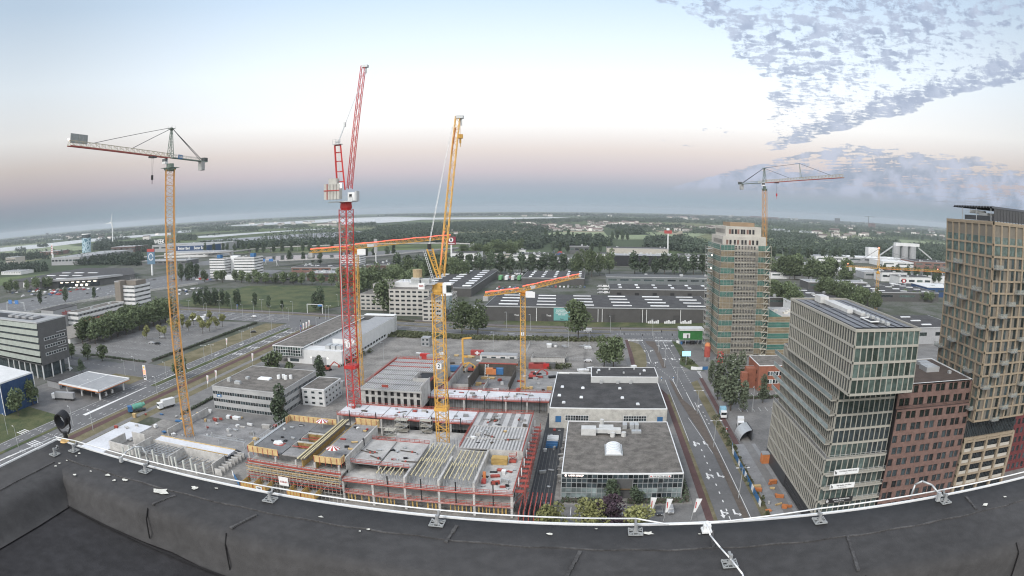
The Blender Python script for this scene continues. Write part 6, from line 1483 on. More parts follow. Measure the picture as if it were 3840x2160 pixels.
def concrete_office():
	B = Bld('office_complex', 'stepped off-white concrete office with brown windows across the avenue', (-140, 470, 0))
	for n, (x0, y0, x1, y1, H, nf) in enumerate(((-183, 468, -160, 500, 13.6, 4), (-176, 480, -148, 512, 20.3, 6), (-151, 447, -119, 478, 20.6, 6), (-119, 427, -104, 478, 15.6, 5))):
		part(B.T, 'core_wall', M_WALLD, lambda b: b.box(x0 + .2, y0 + .2, 0, x1 - .2, y1 - .2, H - .4))
		fh = (H - .8) / nf; B.face((x0 + .2, y0 + .2), D0, x1 - x0 - .4, .4, fh, nf, int((x1 - x0) / 5.2) + 1, G_DARK, .66, .42, .32, .2); B.face((x1 - .2, y0 + .2), DB, y1 - y0 - .4, .4, fh, nf, int((y1 - y0) / 5.2), G_DARK, .66, .42, .32, .2)
		B.roof.box(x0, y0, H - .4, x1, y1, H - .1); B.parapet(x0 - .02, y0 - .02, x1 + .02, y1 + .02, H - .3, .4, .3)
	part(B.T, 'penthouse', M_WALLW, lambda b: b.box(-150, 460, 20.6, -128, 480, 24.5)); part(B.T, 'corner_drum', G_PALE, lambda b: b.cyl(-104, 440, 8, 17.6, 4.2, 16)); part(B.T, 'drum_cap', M_TRIM, lambda b: b.cyl(-104, 440, 17.6, 18.4, 4.6, 16))
	for k in range(5): ac(B.T, -147 + k * 4, 466, 24.5, 2, 2, 1.4)
	B.done(M_OFFW, M_ROOFG, M_OFFW)
concrete_office()
def petrol():
	T = thing('petrol_station_canopy', 'flat grey canopy with white and orange edge over the petrol pumps', 'canopy', (-232, 204, 0)); x0, x1, y0, y1 = -250, -215, 191, 216
	part(T, 'canopy_roof', M_WALLG, lambda b: [b.box(x0 + .4, y0 + .4, 5.0, -232.7, y1 - .4, 5.5), b.box(-232.4, y0 + .4, 5.0, x1 - .4, y1 - .4, 5.5)])
	part(T, 'fascia', M_TRIM, lambda b: [b.box(x0, y0, 5.0, x1, y0 + .35, 5.8), b.box(x0, y1 - .35, 5.0, x1, y1, 5.8), b.box(x0, y0, 5.0, x0 + .35, y1, 5.79), b.box(x1 - .35, y0, 5.0, x1, y1, 5.79), b.box(-232.7, y0, 5.5, -232.4, y1, 5.65)])
	part(T, 'orange_band', M_ORANGE, lambda b: [b.box(x0, y0 - .02, 4.6, x1, y0 + .3, 4.99), b.box(x1 - .3, y0 + .3, 4.6, x1 + .02, y1, 4.99)])
	for x in (-246, -233, -218):
		for y in (194, 213): part(T, 'column', M_TRIM, lambda b: b.box(x - .35, y - .35, 0, x + .35, y + .35, 4.6))
	for x in (-240, -228, -220):
		P = thing('fuel_pump', 'pair of fuel pumps under the canopy ' + {-240: 'at its left end', -228: 'in its middle', -220: 'near its right end'}[x], 'fuel pump', (x, 203, 0), 'pumps under the canopy'); part(P, 'pump_body', M_TRIM, lambda b: [b.box(x - .4, 200, 0, x + .4, 201.2, 2), b.box(x - .4, 205, 0, x + .4, 206.2, 2)]); part(P, 'pump_island', M_PAVE, lambda b: b.box(x - .8, 199, 0, x + .8, 208, .2)); part(P, 'display', M_RED, lambda b: [b.box(x - .3, 199.95, 1.2, x + .3, 199.99, 1.8), b.box(x - .3, 204.95, 1.2, x + .3, 204.99, 1.8)])
	S = thing('petrol_station_shop', 'low station shop behind the canopy', 'shop', (-262, 205, 0)); part(S, 'wall', M_WALLG, lambda b: b.box(-268, 196, 0, -256, 214, 3.6)); part(S, 'roof', M_ROOFB, lambda b: b.box(-268.3, 195.7, 3.6, -255.7, 214.3, 3.9)); part(S, 'window', G_DARK, lambda b: b.box(-255.98, 198, .6, -255.9, 210, 2.8))
	x, y = -219, 233
	P = thing('price_pylon', 'red and yellow lit price pylon beside the station', 'sign', (x, y, 0)); part(P, 'frame', M_TRIM, lambda b: b.box(x - 1.0, y - .2, 0, x + 1.0, y + .2, 8)); part(P, 'lit_panel', mat('pylon_lit', (.8, .15, .08), emit=(1, .3, .18), estr=1.3), lambda b: [b.box(x - .9, y - .26, 3.2, x + .9, y - .21, 5.6)]); part(P, 'logo_disc', mat('shell_yellow', (.75, .5, .05), .5), lambda b: b.poly([(x + .6 * math.cos(a * .7854), y - .24, 6.8 + .6 * math.sin(a * .7854)) for a in range(8)])); part(P, 'price_field', M_BLACK, lambda b: [b.box(x - .7, y - .26, 1.2 + k * .9, x + .7, y - .22, 1.8 + k * .9) for k in range(2)])
petrol()
def louver():
	B = Bld('louvred_office', 'dark grey office on white columns with pale louvred bands at the left edge', (-320, 216, 0)); x0, x1, y0, y1, H = -368, -282, 204.5, 229, 31.2
	part(B.T, 'end_wall', M_WALLD, lambda b: b.box(x0, y0, 8, x1, y1, H)); part(B.T, 'ground_floor', G_DARK, lambda b: b.box(x0 + 3, y0 + 3, 0, x1 - 3, y1 - 3, 8))
	for k in range(6):
		z = 8.6 + k * 3.75; part(B.T, 'window_band', G_DARK, lambda b: b.box(x0, y0 - .08, z, x1 - .2, y0 - .02, z + 1.0)); part(B.T, 'louvre_band', mat('louvre_green', (.36, .40, .37), .5, .1, .3), lambda b: [b.box(x0, y0 - 1.0 + .12 * q, z + 1.1 + q * .5, x1 + .1, y0 - .85 + .12 * q, z + 1.5 + q * .5) for q in range(5)])
	for k in range(3):
		z = 12.5 + k * 4.2; part(B.T, 'window_frame', M_STEEL, lambda b: b.box(x1 + .01, y0 + 4, z, x1 + .1, y1 - 2, z + 1.8))
		for q in range(8): B.win((x1, y0), DB, 5.4 + q * 2.2, z + .9, 1.7, 1.2, G_DARK, .14)
		part(B.T, 'sun_blade', M_STEEL, lambda b: b.box(x1 + .1, y0 + 15, z + 3, x1 + .5, y1 - 1, z + 3.3))
	for k in range(7): part(B.T, 'column', M_TRIM, lambda b: b.cyl(x1 - 1 - k * 7, y0 + .5, 0, 8, .45, 8))
	for k in range(3): part(B.T, 'column', M_TRIM, lambda b: b.cyl(x1 - .8, y0 + 8.5 + k * 7.5, 0, 8, .45, 8))
	part(B.T, 'roof_well', M_BLACK, lambda b: b.box(x0 + 10, y0 + 7, H + .01, x1 - 14, y1 - 5, H + .03)); part(B.T, 'roof_plant', M_WALLG, lambda b: [b.box(x1 - 22 - k * 9, y0 + 9, H + .04, x1 - 17 - k * 9, y1 - 8, H + 1.2) for k in range(4)]); B.roof.box(x0, y0, H, x1, y1, H + .02); B.parapet(x0, y0 - .5, x1, y1, H + .03, .7, .5); B.done(M_WALLD, M_WALLG, M_STEEL)
louver()
T = thing('blue_warehouse', 'dark blue ribbed warehouse with pale roof cut by the left edge', 'warehouse', (-290, 160, 0)); part(T, 'wall', M_NAVY, lambda b: b.box(-330, 148, 0, -248.5, 172, 15.2)); part(T, 'roof', M_WALLW, lambda b: [b.box(-330, 148.5, 15.2, -249, 171.5, 15.35)]); part(T, 'roof_edge', M_TRIM, lambda b: [b.box(-248.5, 147.9, 14.8, -248.2, 172, 15.5), b.box(-248.4, 147.7, 0, -248, 148, 15.5), b.box(-248.4, 171.8, 0, -248, 172.2, 15.5)]); part(T, 'wall_rib', M_NAVY, lambda b: [b.box(-248.5, 149 + k * 1.5, 0, -248.35, 149.5 + k * 1.5, 14.8) for k in range(15)])
# white banded complex with the red script sign
banded('office_tower_banded', 'white seven storey banded office tower with brown plant room', -392, 397.5, -376, 421, 26.6, 7, M_WALLW, bay=1.7, band=.38, plant=0, faces='FR')
T = thing('stair_tower', 'brown windowless stair tower attached left of the white banded tower', 'building', (-397, 400, 0)); part(T, 'wall', mat('plant_brown', (.17, .155, .135), .8, .1), lambda b: [b.box(-400, 394, 0, -392.2, 404, 31), b.box(-391.8, 402, 26.7, -378, 417, 30.5)]); part(T, 'louvre', M_WALLG, lambda b: b.box(-400.1, 393.9, 30, -394, 394, 31.2)); part(T, 'roof_mast', M_STEEL, lambda b: [b.bar((-390 + k * 3, 408, 30.5), (-390 + k * 3, 408, 33), .15) for k in range(4)])
banded('office_wing', 'long low white banded wing with terrace and red awnings', -404, 331, -388.2, 393.5, 13.4, 3, M_WALLW, bay=1.8, band=.42, plant=2, faces='FR')
T = thing('script_building', 'grey block carrying a red script sign at the end of the white wing', 'building', (-410, 322, 0)); part(T, 'wall', M_WALLG, lambda b: b.box(-424, 314, 0, -404.5, 345, 16.8)); part(T, 'roof', M_ROOFB, lambda b: b.box(-424.2, 313.8, 16.8, -404.3, 345.2, 17.1)); text3(T, 'mbrc', (-404.3, 330, 13.2), math.pi / 2, 5.5, M_REDP, bold=True); part(T, 'side_window', G_DARK, lambda b: b.box(-404.45, 340, 2, -404.3, 344, 12))
T = thing('podium_building', 'low white podium with flat grey roof below the white wing', 'building', (-365, 330, 0)); part(T, 'wall', M_WALLW, lambda b: b.box(-388, 281, 0, -343, 396, 4.5)); part(T, 'roof', mat('podium_roof', (.20, .19, .17), .9, .12, .3), lambda b: b.box(-388, 280.8, 4.5, -342.6, 396.2, 4.8)); part(T, 'entrance', G_DARK, lambda b: [b.box(-352, 280.85, .1, -348, 280.98, 3.6), b.box(-342.98, 310, .4, -342.9, 330, 3)]); part(T, 'entrance_canopy', M_WALLG, lambda b: b.box(-372, 277, 3.6, -352, 280.9, 4.2))
for k in range(9): part(T, 'awning', M_RAIL, lambda b: b.box(-388.1, 337 + k * 5.6, 5.3, -386.4, 340.5 + k * 5.6, 6.4))
# warehouses beyond the avenue
def shed(name, label, x0, y0, x1, y1, H, wall, roof=M_ROOFB, lights=0, lrows=4, lw=16, ll=1.6, domes=(0, 0), doors=0, cat='warehouse', group=None, trim=None, win=0, acs=0):
	T = thing(name, label, cat, ((x0 + x1) / 2, y0, 0), group); part(T, 'wall', wall, lambda b: b.box(x0, y0, 0, x1, y1, H)); part(T, 'roof', roof, lambda b: b.box(x0 - .15, y0 - .15, H, x1 + .15, y1 + .15, H + .25))
	part(T, 'roof_edge', trim or M_STEEL, lambda b: [b.box(x0 - .3, y0 - .3, H - .15, x1 + .3, y0 - .16, H + .5), b.box(x0 - .3, y0 - .15, H - .14, x0 - .16, y1 + .3, H + .49), b.box(x1 + .16, y0 - .15, H - .14, x1 + .3, y1 + .3, H + .49)])
	for i in range(lights):
		for j in range(lrows):
			x = x0 + (x1 - x0) * (i + .5) / lights + (j - lrows / 2) * -.8; y = y0 + (y1 - y0) * (j + .6) / (lrows + .2); s = MB(T); s.box(x - lw / 2, y, H + .25, x + lw / 2, y + ll, H + .8); s.build('skylight', M_SKYL)
	for i in range(domes[0]):
		for j in range(domes[1]): dome(T, x0 + (x1 - x0) * (i + .5) / domes[0], y0 + (y1 - y0) * (j + .5) / domes[1], H + .25, 3.2, 5)
	for k in range(doors): x = x0 + (x1 - x0) * (k + .5) / doors; part(T, 'loading_door', M_BLACK, lambda b: b.box(x - 2, y0 - .06, 0, x + 2, y0 - .01, H * .55))
	for k in range(win): w = (x1 - x0) / win; pane(T, 'window', (x0, y0), D0, (k + .5) * w, H * .62, w * .7, H * .22, G_DARK if k % 2 else G_TEAL)
	r = random.Random(int(x0 + y0))
	for k in range(acs): ac(T, r.uniform(x0 + 1, x1 - 4), r.uniform(y0 + 1, y1 - 4), H + .25, r.uniform(1.5, 4), r.uniform(1.5, 4), r.uniform(1, 2.4))
	return T
M_SHED = mat('anthracite_cladding', (.066, .066, .065), .7, .1, .3)
T = shed('distribution_warehouse', 'huge anthracite warehouse along the avenue with white strip rooflights and a teal banner', -75, 438.5, 92, 505, 10.2, M_SHED, lights=6, lrows=4, lw=14, ll=1.7, trim=M_STEEL)
for k in range(7): x = -58 + k * 23.7; part(T, 'roller_door', mat('door_dark', (.05, .05, .05), .6), lambda b: b.box(x, 438.3, 0, x + 5, 438.45, 5.6))
for x in (-38, 6, 9, 38, 41, 66): part(T, 'downpipe', M_TRIM, lambda b: b.box(x, 438.1, .2, x + .35, 438.4, 9.6))
part(T, 'banner', mat('banner_teal', (.12, .30, .29), .7, .06), lambda b: b.box(-25.5, 438.1, .9, -14, 438.3, 10)); 
for i, s_ in enumerate(('IN AMSTERDAM', 'YOU NEED THIS', 'THINGS A GOOD', 'BIKE AND')): text3(T, s_, (-19.7, 438.05, 8.4 - i * 1.1), 0, 1.15, M_TRIM, bold=True)
text3(T, 'Thuis', (-19.7, 438.05, 1.9), 0, 1.2, M_BLACK, bold=True)
for x in (-52, -29): text3(T, 'Thuis', (x, 438.02, 4.4), 0, 1.6, M_TRIM, bold=True)
for x0, x1 in ((42, 50), (54, 62), (66, 74)):
	Q = thing('wall_stack', 'white concrete wall elements stored against the warehouse ' + {42: 'left of the roller door', 54: 'between two downpipes', 66: 'near the scaffolded tower'}[x0], 'stack', (x0, 436, 0), 'wall elements by the warehouse'); [part(Q, 'element', M_TRIM, lambda b: b.box(x0 + k * 1.4, 435.5, 0, x0 + k * 1.4 + 1.1, 436.8, 1.4 + (k % 3) * .5)) for k in range(6)]
shed('workshop_units', 'row of anthracite workshop units with white domes and open bays behind the big warehouse', 19, 574, 120, 614, 6.4, M_SHED, domes=(6, 2), doors=6)
T = shed('grey_hall', 'long grey hall with a shallow roof in front of the pyramid trees', 18, 668, 135, 700, 7.6, mat('blue_grey', (.12, .135, .14), .7), mat('hall_roof', (.085, .09, .092), .8), win=9, acs=3)
shed('domed_warehouse', 'dark warehouse with paired white domes left of the hall', -72, 652, -6, 728, 7.2, M_SHED, domes=(5, 4))
shed('rooflight_warehouse', 'dark warehouse with many slanted rooflights behind the concrete office', -168, 556, -108, 720, 8, M_SHED, lights=3, lrows=8, lw=8, ll=6)
shed('link_building', 'grey low building with glazed strip joined to the warehouse left end', -98, 436, -76, 452, 7.6, M_WALLG, win=6, acs=3)
shed('data_centre', 'black ribbed data centre with white cooling units on top', 28, 886, 132, 930, 14.6, mat('black_rib', (.02, .021, .024), .5), M_WALLG, acs=34, trim=M_BLACK)
shed('white_annex', 'white annex with tall windows at the left end of the black data centre', 8, 890, 27.8, 925, 16.5, M_WALLW, win=4)
shed('tan_hall', 'long beige hall behind the data centre', 30, 1104, 140, 1150, 11.8, M_BEIGE, M_ROOFB, acs=3); shed('dark_office', 'dark office with white window strips among trees before the fields', -37, 1122, -2, 1150, 13, M_WALLD, win=4, acs=2, cat='building')
shed('brown_office', 'brown brick office block half behind trees left of the concrete office', -271, 718, -240, 770, 14, M_BRICKD, acs=4, win=10, cat='building'); shed('white_box_office', 'pale box office behind the pyramid trees right of the yellow crane', -205, 905, -165, 950, 15, M_WALLW, win=6, cat='building')
def twin(label, x0, x1, y0, y1, H, nf):
	B = banded('white_office_tower', label, x0, y0, x1, y1, H, nf, M_WALLW, z0=2, bay=3.2, band=.34, ww=.97, plant=2, faces='FR', sill=.4); return B
twin('left white tower with black window bands by the highway', -486, -460, 676, 700, 26.5, 7); twin('right white tower with black window bands by the highway', -448, -415, 682, 706, 27.5, 7)
T = thing('link_stair', 'white link with glass stair between the twin banded towers', 'building', (-455, 690, 0)); part(T, 'wall', M_TRIM, lambda b: [b.box(-460, 692, 0, -448, 700, 29), b.box(-470, 668, 0, -440, 676, 6)]); part(T, 'blue_cap', M_BLUE, lambda b: [b.box(-478, 684, 26.6, -472, 690, 31), b.box(-426, 690, 27.6, -420, 696, 32)])
twin('white banded slab office standing behind the red crane mast', -366, -333, 856, 880, 15.5, 4)
r = random.Random(3)
LOWB = [(-395, 640, 60, 25, 7, M_WALLD, 'low dark building with cluttered roof right of the twin towers'), (-330, 668, 70, 30, 9, M_BRICKD, 'long dark brick campus building along the meadow'), (-330, 740, 50, 40, 9, M_WALLG, 'grey roofed lab block with white tanks'), (-400, 760, 60, 40, 7, M_BRICKR, 'red brick shed behind the lab roofs'), (-120, 960, 45, 30, 9, M_WALLW, 'white shed left of the pale sign house'), (-134, 1030, 26, 16, 12, M_WALLW, 'pale green white house with two window strips'), (-70, 930, 70, 25, 5, M_WALLG, 'low grey glasshouse roofs behind the pyramid trees'), (-170, 1010, 40, 20, 7, M_BEIGE, 'beige shed with cars in front behind trees'), (140, 930, 70, 40, 8, M_WALLW, 'white shed right of the data centre'), (150, 1010, 90, 40, 8, M_WALLG, 'pale hall left of the scaffolded tower'),
 (175, 905, 60, 30, 7, M_WALLW, 'white hall behind the scaffolded tower')]
for x, y, w, d, h, m, l in LOWB: shed('industrial_building', l, x, y, x + w, y + d, h, m, M_WALLG if m is M_BRICKD else M_ROOFB, domes=(3, 1) if w > 50 else (0, 0), acs=7, win=4)
# industrial estate on the right: front-left base pixel, width, depth, height
for px, py, w, d, h, m, rf, l, lt in [(2975, 1180, 60, 30, 9, M_WALLW, M_WALLG, 'pale box hall rising behind the stepped tower roof', 0), (3120, 1300, 110, 50, 11, M_WALLG, M_ROOFB, 'grey hall with white long rooflights behind the office tower roof', 2), (2870, 1150, 110, 60, 8, M_SHED, M_ROOFB, 'dark warehouse with white strips right of the scaffolded tower', 3), (3180, 1130, 120, 55, 9, M_SHED, M_ROOFB, 'dark warehouse with white strips behind the far yellow crane', 4), (2890, 1045, 60, 40, 8, M_WALLW, M_ROOFB, 'white hall with dark roof beside the tall concrete tower', 0),
	(2880, 1000, 70, 40, 9, M_WALLW, M_ROOFB, 'white and red door hall beyond the scaffolded tower', 0), (3000, 1010, 60, 40, 8, M_WALLW, M_WALLG, 'small white hall between tree clumps', 0), (3305, 1055, 45, 26, 12, M_WALLW, M_ROOFB, 'white showroom with black lettering', 0), (3372, 1075, 55, 30, 12, M_WALLW, M_ROOFB, 'white showroom with red logo', 0), (3330, 1100, 100, 40, 7, M_WALLG, M_ROOFB, 'low grey hall before the white showrooms', 2), (3475, 1115, 60, 40, 11, M_NAVY, M_WALLW, 'dark box building beside the tan tower', 0), (3060, 980, 120, 50, 9, M_WALLW, M_WALLG, 'long white hall in front of the far woods', 0), (3180, 985, 130, 50, 10, M_WALLG, M_WALLW, 'wide pale hall under the far crane jib', 3), (3310, 1000, 120, 60, 9, M_WALLW, M_WALLW, 'white roofed hall near the concrete plant', 2), (3090, 1030, 90, 40, 8, M_WALLG, M_WALLW, 'pale roofed hall right of the tree row', 2), (3240, 1045, 80, 30, 9, M_WALLG, M_WALLG, 'grey hall left of the showrooms', 0), (3030, 1085, 80, 30, 8, M_SHED, M_WALLG, 'dark hall behind the tree row', 0), (3430, 1005, 90, 60, 12, M_BRICKR, M_ROOFB, 'red brick works under the woods', 0), (2740, 1060, 50, 30, 6, M_WALLW, M_ROOFB, 'white low hall just left of the scaffolded tower', 0), (3450, 1060, 60, 30, 10, M_WALLW, M_ROOFB, 'white roofed works left of the tan tower', 0)]:
	x, y = G(px, py); k = 1
	T = shed('industrial_building', l, x, y, x + w, y + d, h, m, rf, lights=lt, lrows=3, lw=9, ll=2, acs=5, win=4, trim=M_TRIM if rf is not M_ROOFB else None)
	if 'red logo' in l: part(T, 'logo_sign', M_REDP, lambda b: b.box(x + 4, y - .4, 5, x + 10, y - .2, 10)); part(T, 'logo_mark', M_TRIM, lambda b: b.box(x + 5.5, y - .6, 6.2, x + 8.5, y - .41, 8.8))
	if 'lettering' in l: part(T, 'sign_lettering', M_BLACK, lambda b: [b.box(x + 4 + k * 2.4, y - .3, 6, x + 5.8 + k * 2.4, y - .1, 8) for k in range(10)])
# furniture halls at the far left
x, y = -735, 546
T = thing('car_showroom', 'wide dark showroom with folded pale roof, lit glass front and orange lit sign', 'building', (-690, 600, 0))
part(T, 'wall', M_WALLD, lambda b: b.prism([(-735, 547), (-640, 592), (-612, 650), (-700, 740), (-850, 750), (-850, 566), (-760, 552)], 0, 8.6)); part(T, 'roof', M_ROOFB, lambda b: b.prism([(-736, 546), (-640, 592), (-612, 650), (-700, 740), (-852, 752), (-852, 565), (-760, 551)], 8.6, 9.2)); part(T, 'folded_roof', M_WALLG, lambda b: b.prism([(-728, 546), (-636, 590), (-618, 628), (-716, 560)], 9.2, 12)); part(T, 'glass_front', G_DARK, lambda b: b.prism([(-700, 560), (-634, 591), (-634.4, 592), (-700.4, 561)], .4, 8))
part(T, 'lit_ceiling', emat('showroom_light', (1, .9, .75), 1.8), lambda b: [b.box(-696 + k * 9, 560.5 + k * 4.2, 6.6, -690 + k * 9, 561.5 + k * 4.2, 7.4) for k in range(7)] + [b.box(-670 + k * 8, 571.5 + k * 3.8, 1.5, -666 + k * 8, 572.5 + k * 3.8, 4) for k in range(3)])
part(T, 'lit_sign', emat('orange_sign', (1, .45, .08), 1.4), lambda b: b.box(-832, 565, 2, -818, 566, 7.5)); part(T, 'pale_gable', M_WALLW, lambda b: [b.box(-851, 564.5, 0, -842, 565.5, 8.8), b.box(-800, 556, 0, -790, 559, 8)])
for k in range(9): part(T, 'skylight', M_SKYL, lambda b: b.box(-820 + (k % 3) * 38, 590 + (k // 3) * 38, 9.2, -796 + (k % 3) * 38, 594 + (k // 3) * 38, 10))
LB = [(780, 1190, 120, 200, 17, M_WALLG, 'long blue grey hall with striped wall in front of the cylinder tower'), (90, 1180, 60, 40, 19, M_BEIGE, 'pale hotel block with even window grid at the far left'), (1680, 1000, 110, 60, 16, M_BRICKD, 'brown flat block left of the furniture signs'), (2300, 990, 250, 70, 18, M_WALLG, 'furniture mall with white letters on its roof'), (2480, 1075, 160, 60, 10, M_WALLW, 'white roofed mall wing behind the left crane'), (20, 1330, 90, 40, 6, M_WALLW, 'low white shed at the left edge behind trees'), (2140, 1190, 120, 40, 8, M_WALLD, 'dark green lit store behind the billboard pylon'), (-20, 1210, 60, 30, 6, M_WALLW, 'small white shed at the very left edge'), (600, 1040, 120, 60, 12, M_BRICKR, 'red flat block right of the pink pylon')]
for zx, zy, w, d, h, m, l in LB:
	x, y = G(zx * .24845, 700 + zy * .24845); T = shed('retail_building', l, x, y, x + w, y + d, h, m, M_WALLG, acs=6, win=8, cat='building')
	if 'letters' in l: text3(T, 'WEEK', (x + 30, y - 2, h + 9), 0, 15, M_TRIM, bold=True)
	if 'hotel' in l: [pane(T, 'window', (x, y), D0, 4 + i * 5, 3 + j * 3.6, 3, 1.6, G_DARK) for i in range(11) for j in range(5)]
x, y = G(640 + 80 * .24845, 700 + 1010 * .24845); T = shed('furniture_store', 'navy store front with white lettering right of the left crane', x, y, x + 104, y + 60, 18, M_NAVY, M_WALLG, cat='building'); text3(T, 'Better Bed', (x + 28, y - 1, 12), 0, 9, M_TRIM, bold=True); text3(T, 'Beter Bed', (x + 80, y - 1, 12), 0, 9, M_TRIM, bold=True); part(T, 'lower_band', M_TRIM, lambda b: b.box(x - .5, y - 2, 3, x + 104, y - .5, 6))
# ---------------------------------------------------------------- far landmarks, roads, water
T = thing('cylinder_tower', 'round tower with pale blue and white cell pattern and antenna on the skyline', 'tower', (-1546, 1384, 0)); mm = bpy.data.materials.new('cell_pattern'); mm.use_nodes = True
_T = NT(mm.node_tree); _v = _T.n('ShaderNodeTexVoronoi', feature='DISTANCE_TO_EDGE'); _v.inputs['Scale'].default_value = .085; mm.node_tree.links.new(_T.n('ShaderNodeNewGeometry').outputs['Position'], _v.inputs['Vector'])
mm.node_tree.links.new(_T.mix(_T.smooth(_v.outputs[0], .10, .2), (.36, .48, .55, 1), (.045, .14, .20, 1)), mm.node_tree.nodes['Principled BSDF'].inputs['Base Color'])
part(T, 'drum', mm, lambda b: b.cyl(-1546, 1384, 0, 46, 17.5, 24)); part(T, 'upper_ring', G_DARK, lambda b: b.cyl(-1546, 1384, 46, 57, 17, 24)); part(T, 'crown', M_TRIM, lambda b: b.cyl(-1546, 1384, 57, 59.5, 17, 24)); part(T, 'antenna', M_DSTEEL, lambda b: b.bar((-1546, 1384, 59.5), (-1546, 1384, 72), .8))
T = thing('wind_turbine', 'white three blade wind turbine on the left horizon', 'wind turbine', (-2052, 2023, 0)); part(T, 'tower', M_TRIM, lambda b: b.cyl(-2052, 2023, 0, 91, 3.2, 12, 1.8)); part(T, 'nacelle', M_TRIM, lambda b: b.box(-2058, 2017, 90, -2050, 2024, 94))
for a in (75, 185, 292): part(T, 'blade', M_TRIM, lambda b: b.hexa([(-2054 + o * math.cos(math.radians(a)) + w * math.sin(math.radians(a)), 2014 + dy, 92 + o * math.sin(math.radians(a)) - w * math.cos(math.radians(a))) for dy in (0, 1) for o, w in ((1, -2), (44, -.4), (44, .4), (1, 2))]))
def pylon(name, label, x, y, H, w, h, m, pole=1.2, lit=None):
	T = thing(name, label, 'sign', (x, y, 0)); part(T, 'pole', M_TRIM, lambda b: b.box(x - pole / 2, y, 0, x + pole / 2, y + pole, H - h)); part(T, 'sign_board', m, lambda b: b.box(x - w / 2, y - .6, H - h, x + w / 2, y + .6, H)); return T
x, y = -236, 1041; T = pylon('pylon_sign', 'dark red square pylon sign with a white emblem beside the flyover', x, y, 33.5, 16, 13.5, mat('hotel_red', (.18, .015, .03), .6), 2.4)
part(T, 'emblem_disc', M_TRIM, lambda b: b.poly([(x + 4 * math.cos(a * .52), y - .75, 28 + 4 * math.sin(a * .52)) for a in range(12)])); part(T, 'emblem_bird', M_BLACK, lambda b: b.poly([(x - 1.4, y - .9, 30), (x - .4, y - .9, 30.8), (x + 1.3, y - .9, 29.4), (x + 1.5, y - .9, 26.6), (x, y - .9, 25.2), (x - 1.6, y - .9, 26.4)])); part(T, 'emblem_text', M_TRIM, lambda b: b.box(x - 6, y - .75, 21.5, x + 6, y - .65, 22.6))
x, y = -635, 717; T = pylon('billboard_pylon', 'tall blue billboard pylon with red cap and white ring beside the left crane', x, y, 39, 17, 22, mat('board_blue', (.09, .16, .23), .6), 2.2); part(T, 'red_cap', M_REDP, lambda b: b.box(x - 8.4, y - .7, 35.6, x + 8.4, y + .7, 40)); part(T, 'ring', M_TRIM, lambda b: [b.quad((x + 5.5 * math.cos(a * .3927), y - .8, 28 + 5.5 * math.sin(a * .3927)), (x + 4.4 * math.cos(a * .3927), y - .8, 28 + 4.4 * math.sin(a * .3927)), (x + 4.4 * math.cos(a * .3927 + .39), y - .8, 28 + 4.4 * math.sin(a * .3927 + .39)), (x + 5.5 * math.cos(a * .3927 + .39), y - .8, 28 + 5.5 * math.sin(a * .3927 + .39))) for a in range(15)])
x, y = -1446, 1136; T = pylon('lit_pylon', 'slim pale pylon with red figures at the far left', x, y, 42, 9, 30, M_TRIM, 5); part(T, 'figures', M_REDP, lambda b: [b.box(x - 3, y - .8, 16 + k * 6, x + 3, y - .7, 19.5 + k * 6) for k in range(4)])
x, y = G(1850 + 1580 * .4141, 800 + 370 * .4141); T = pylon('antenna_sign', 'red cross shaped sign on a white mast behind the data centre', x, y, 44, 14, 6, M_REDP, 2); part(T, 'dome', M_TRIM, lambda b: b.cyl(x, y, 44, 48, 3, 10))
x, y = G(1410, 1000); T = pylon('poster_mast', 'tall dark poster mast behind the red crane', x, y, 40, 5, 20, M_WALLG, 1)
# landmark blocks and a water tower on the horizon, village and town houses
for i, (px, py, w, h, m, l) in enumerate([(3142, 842, 60, 75, M_WALLD, 'dark tower block alone on the right horizon'), (3272, 855, 70, 45, M_BRICKR, 'pinkish block right of the tiny far crane'), (3382, 865, 60, 35, M_BEIGE, 'pale block near the tan tower on the horizon'), (3493, 872, 50, 45, M_WALLG, 'grey block just left of the tan tower on the horizon'), (2640, 812, 90, 35, M_WALLW, 'white block behind the scaffolded tower left side'), (2835, 820, 200, 40, M_BRICKR, 'long reddish block left of the far crane mast'), (2900, 824, 170, 38, M_BRICKR, 'long reddish block right of the orange crane mast'), (2745, 818, 60, 45, M_WALLW, 'white block between the tower and crane on the horizon'), (2980, 828, 110, 30, M_WALLW, 'low white block right of the far crane mast'), (174, 884, 50, 45, M_WALLD, 'tiny dark chimney block on the left horizon')]):
	x, y = G(px, py); T = thing('far_block', l, 'building', (x, y, 0)); part(T, 'wall', m, lambda b: b.box(x - w / 2, y, 0, x + w / 2, y + 40, h)); part(T, 'roof', M_ROOFB, lambda b: b.box(x - w / 2, y, h, x + w / 2, y + 40, h + 1.5)); part(T, 'window_band', G_DARK, lambda b: [b.box(x - w * .42, y - 1, h * k / 5, x + w * .42, y - .2, h * k / 5 + h * .09) for k in (1, 2, 3, 4)])
x, y = G(3257, 848); T = thing('tower_crane', 'tiny tower crane silhouette on the right horizon', 'crane', (x, y, 0)); part(T, 'mast', M_DSTEEL, lambda b: b.box(x - 3, y - 3, 0, x + 3, y + 3, 125)); part(T, 'jib', M_DSTEEL, lambda b: b.box(x - 60, y - 2, 118, x + 110, y + 2, 122))
M_HOUSE = mat('house_wall', (.50, .49, .47), .85, .1, .2, obj=.35); M_TILE = mat('roof_tile', (.125, .10, .095), .9, .2, .3, obj=.4)
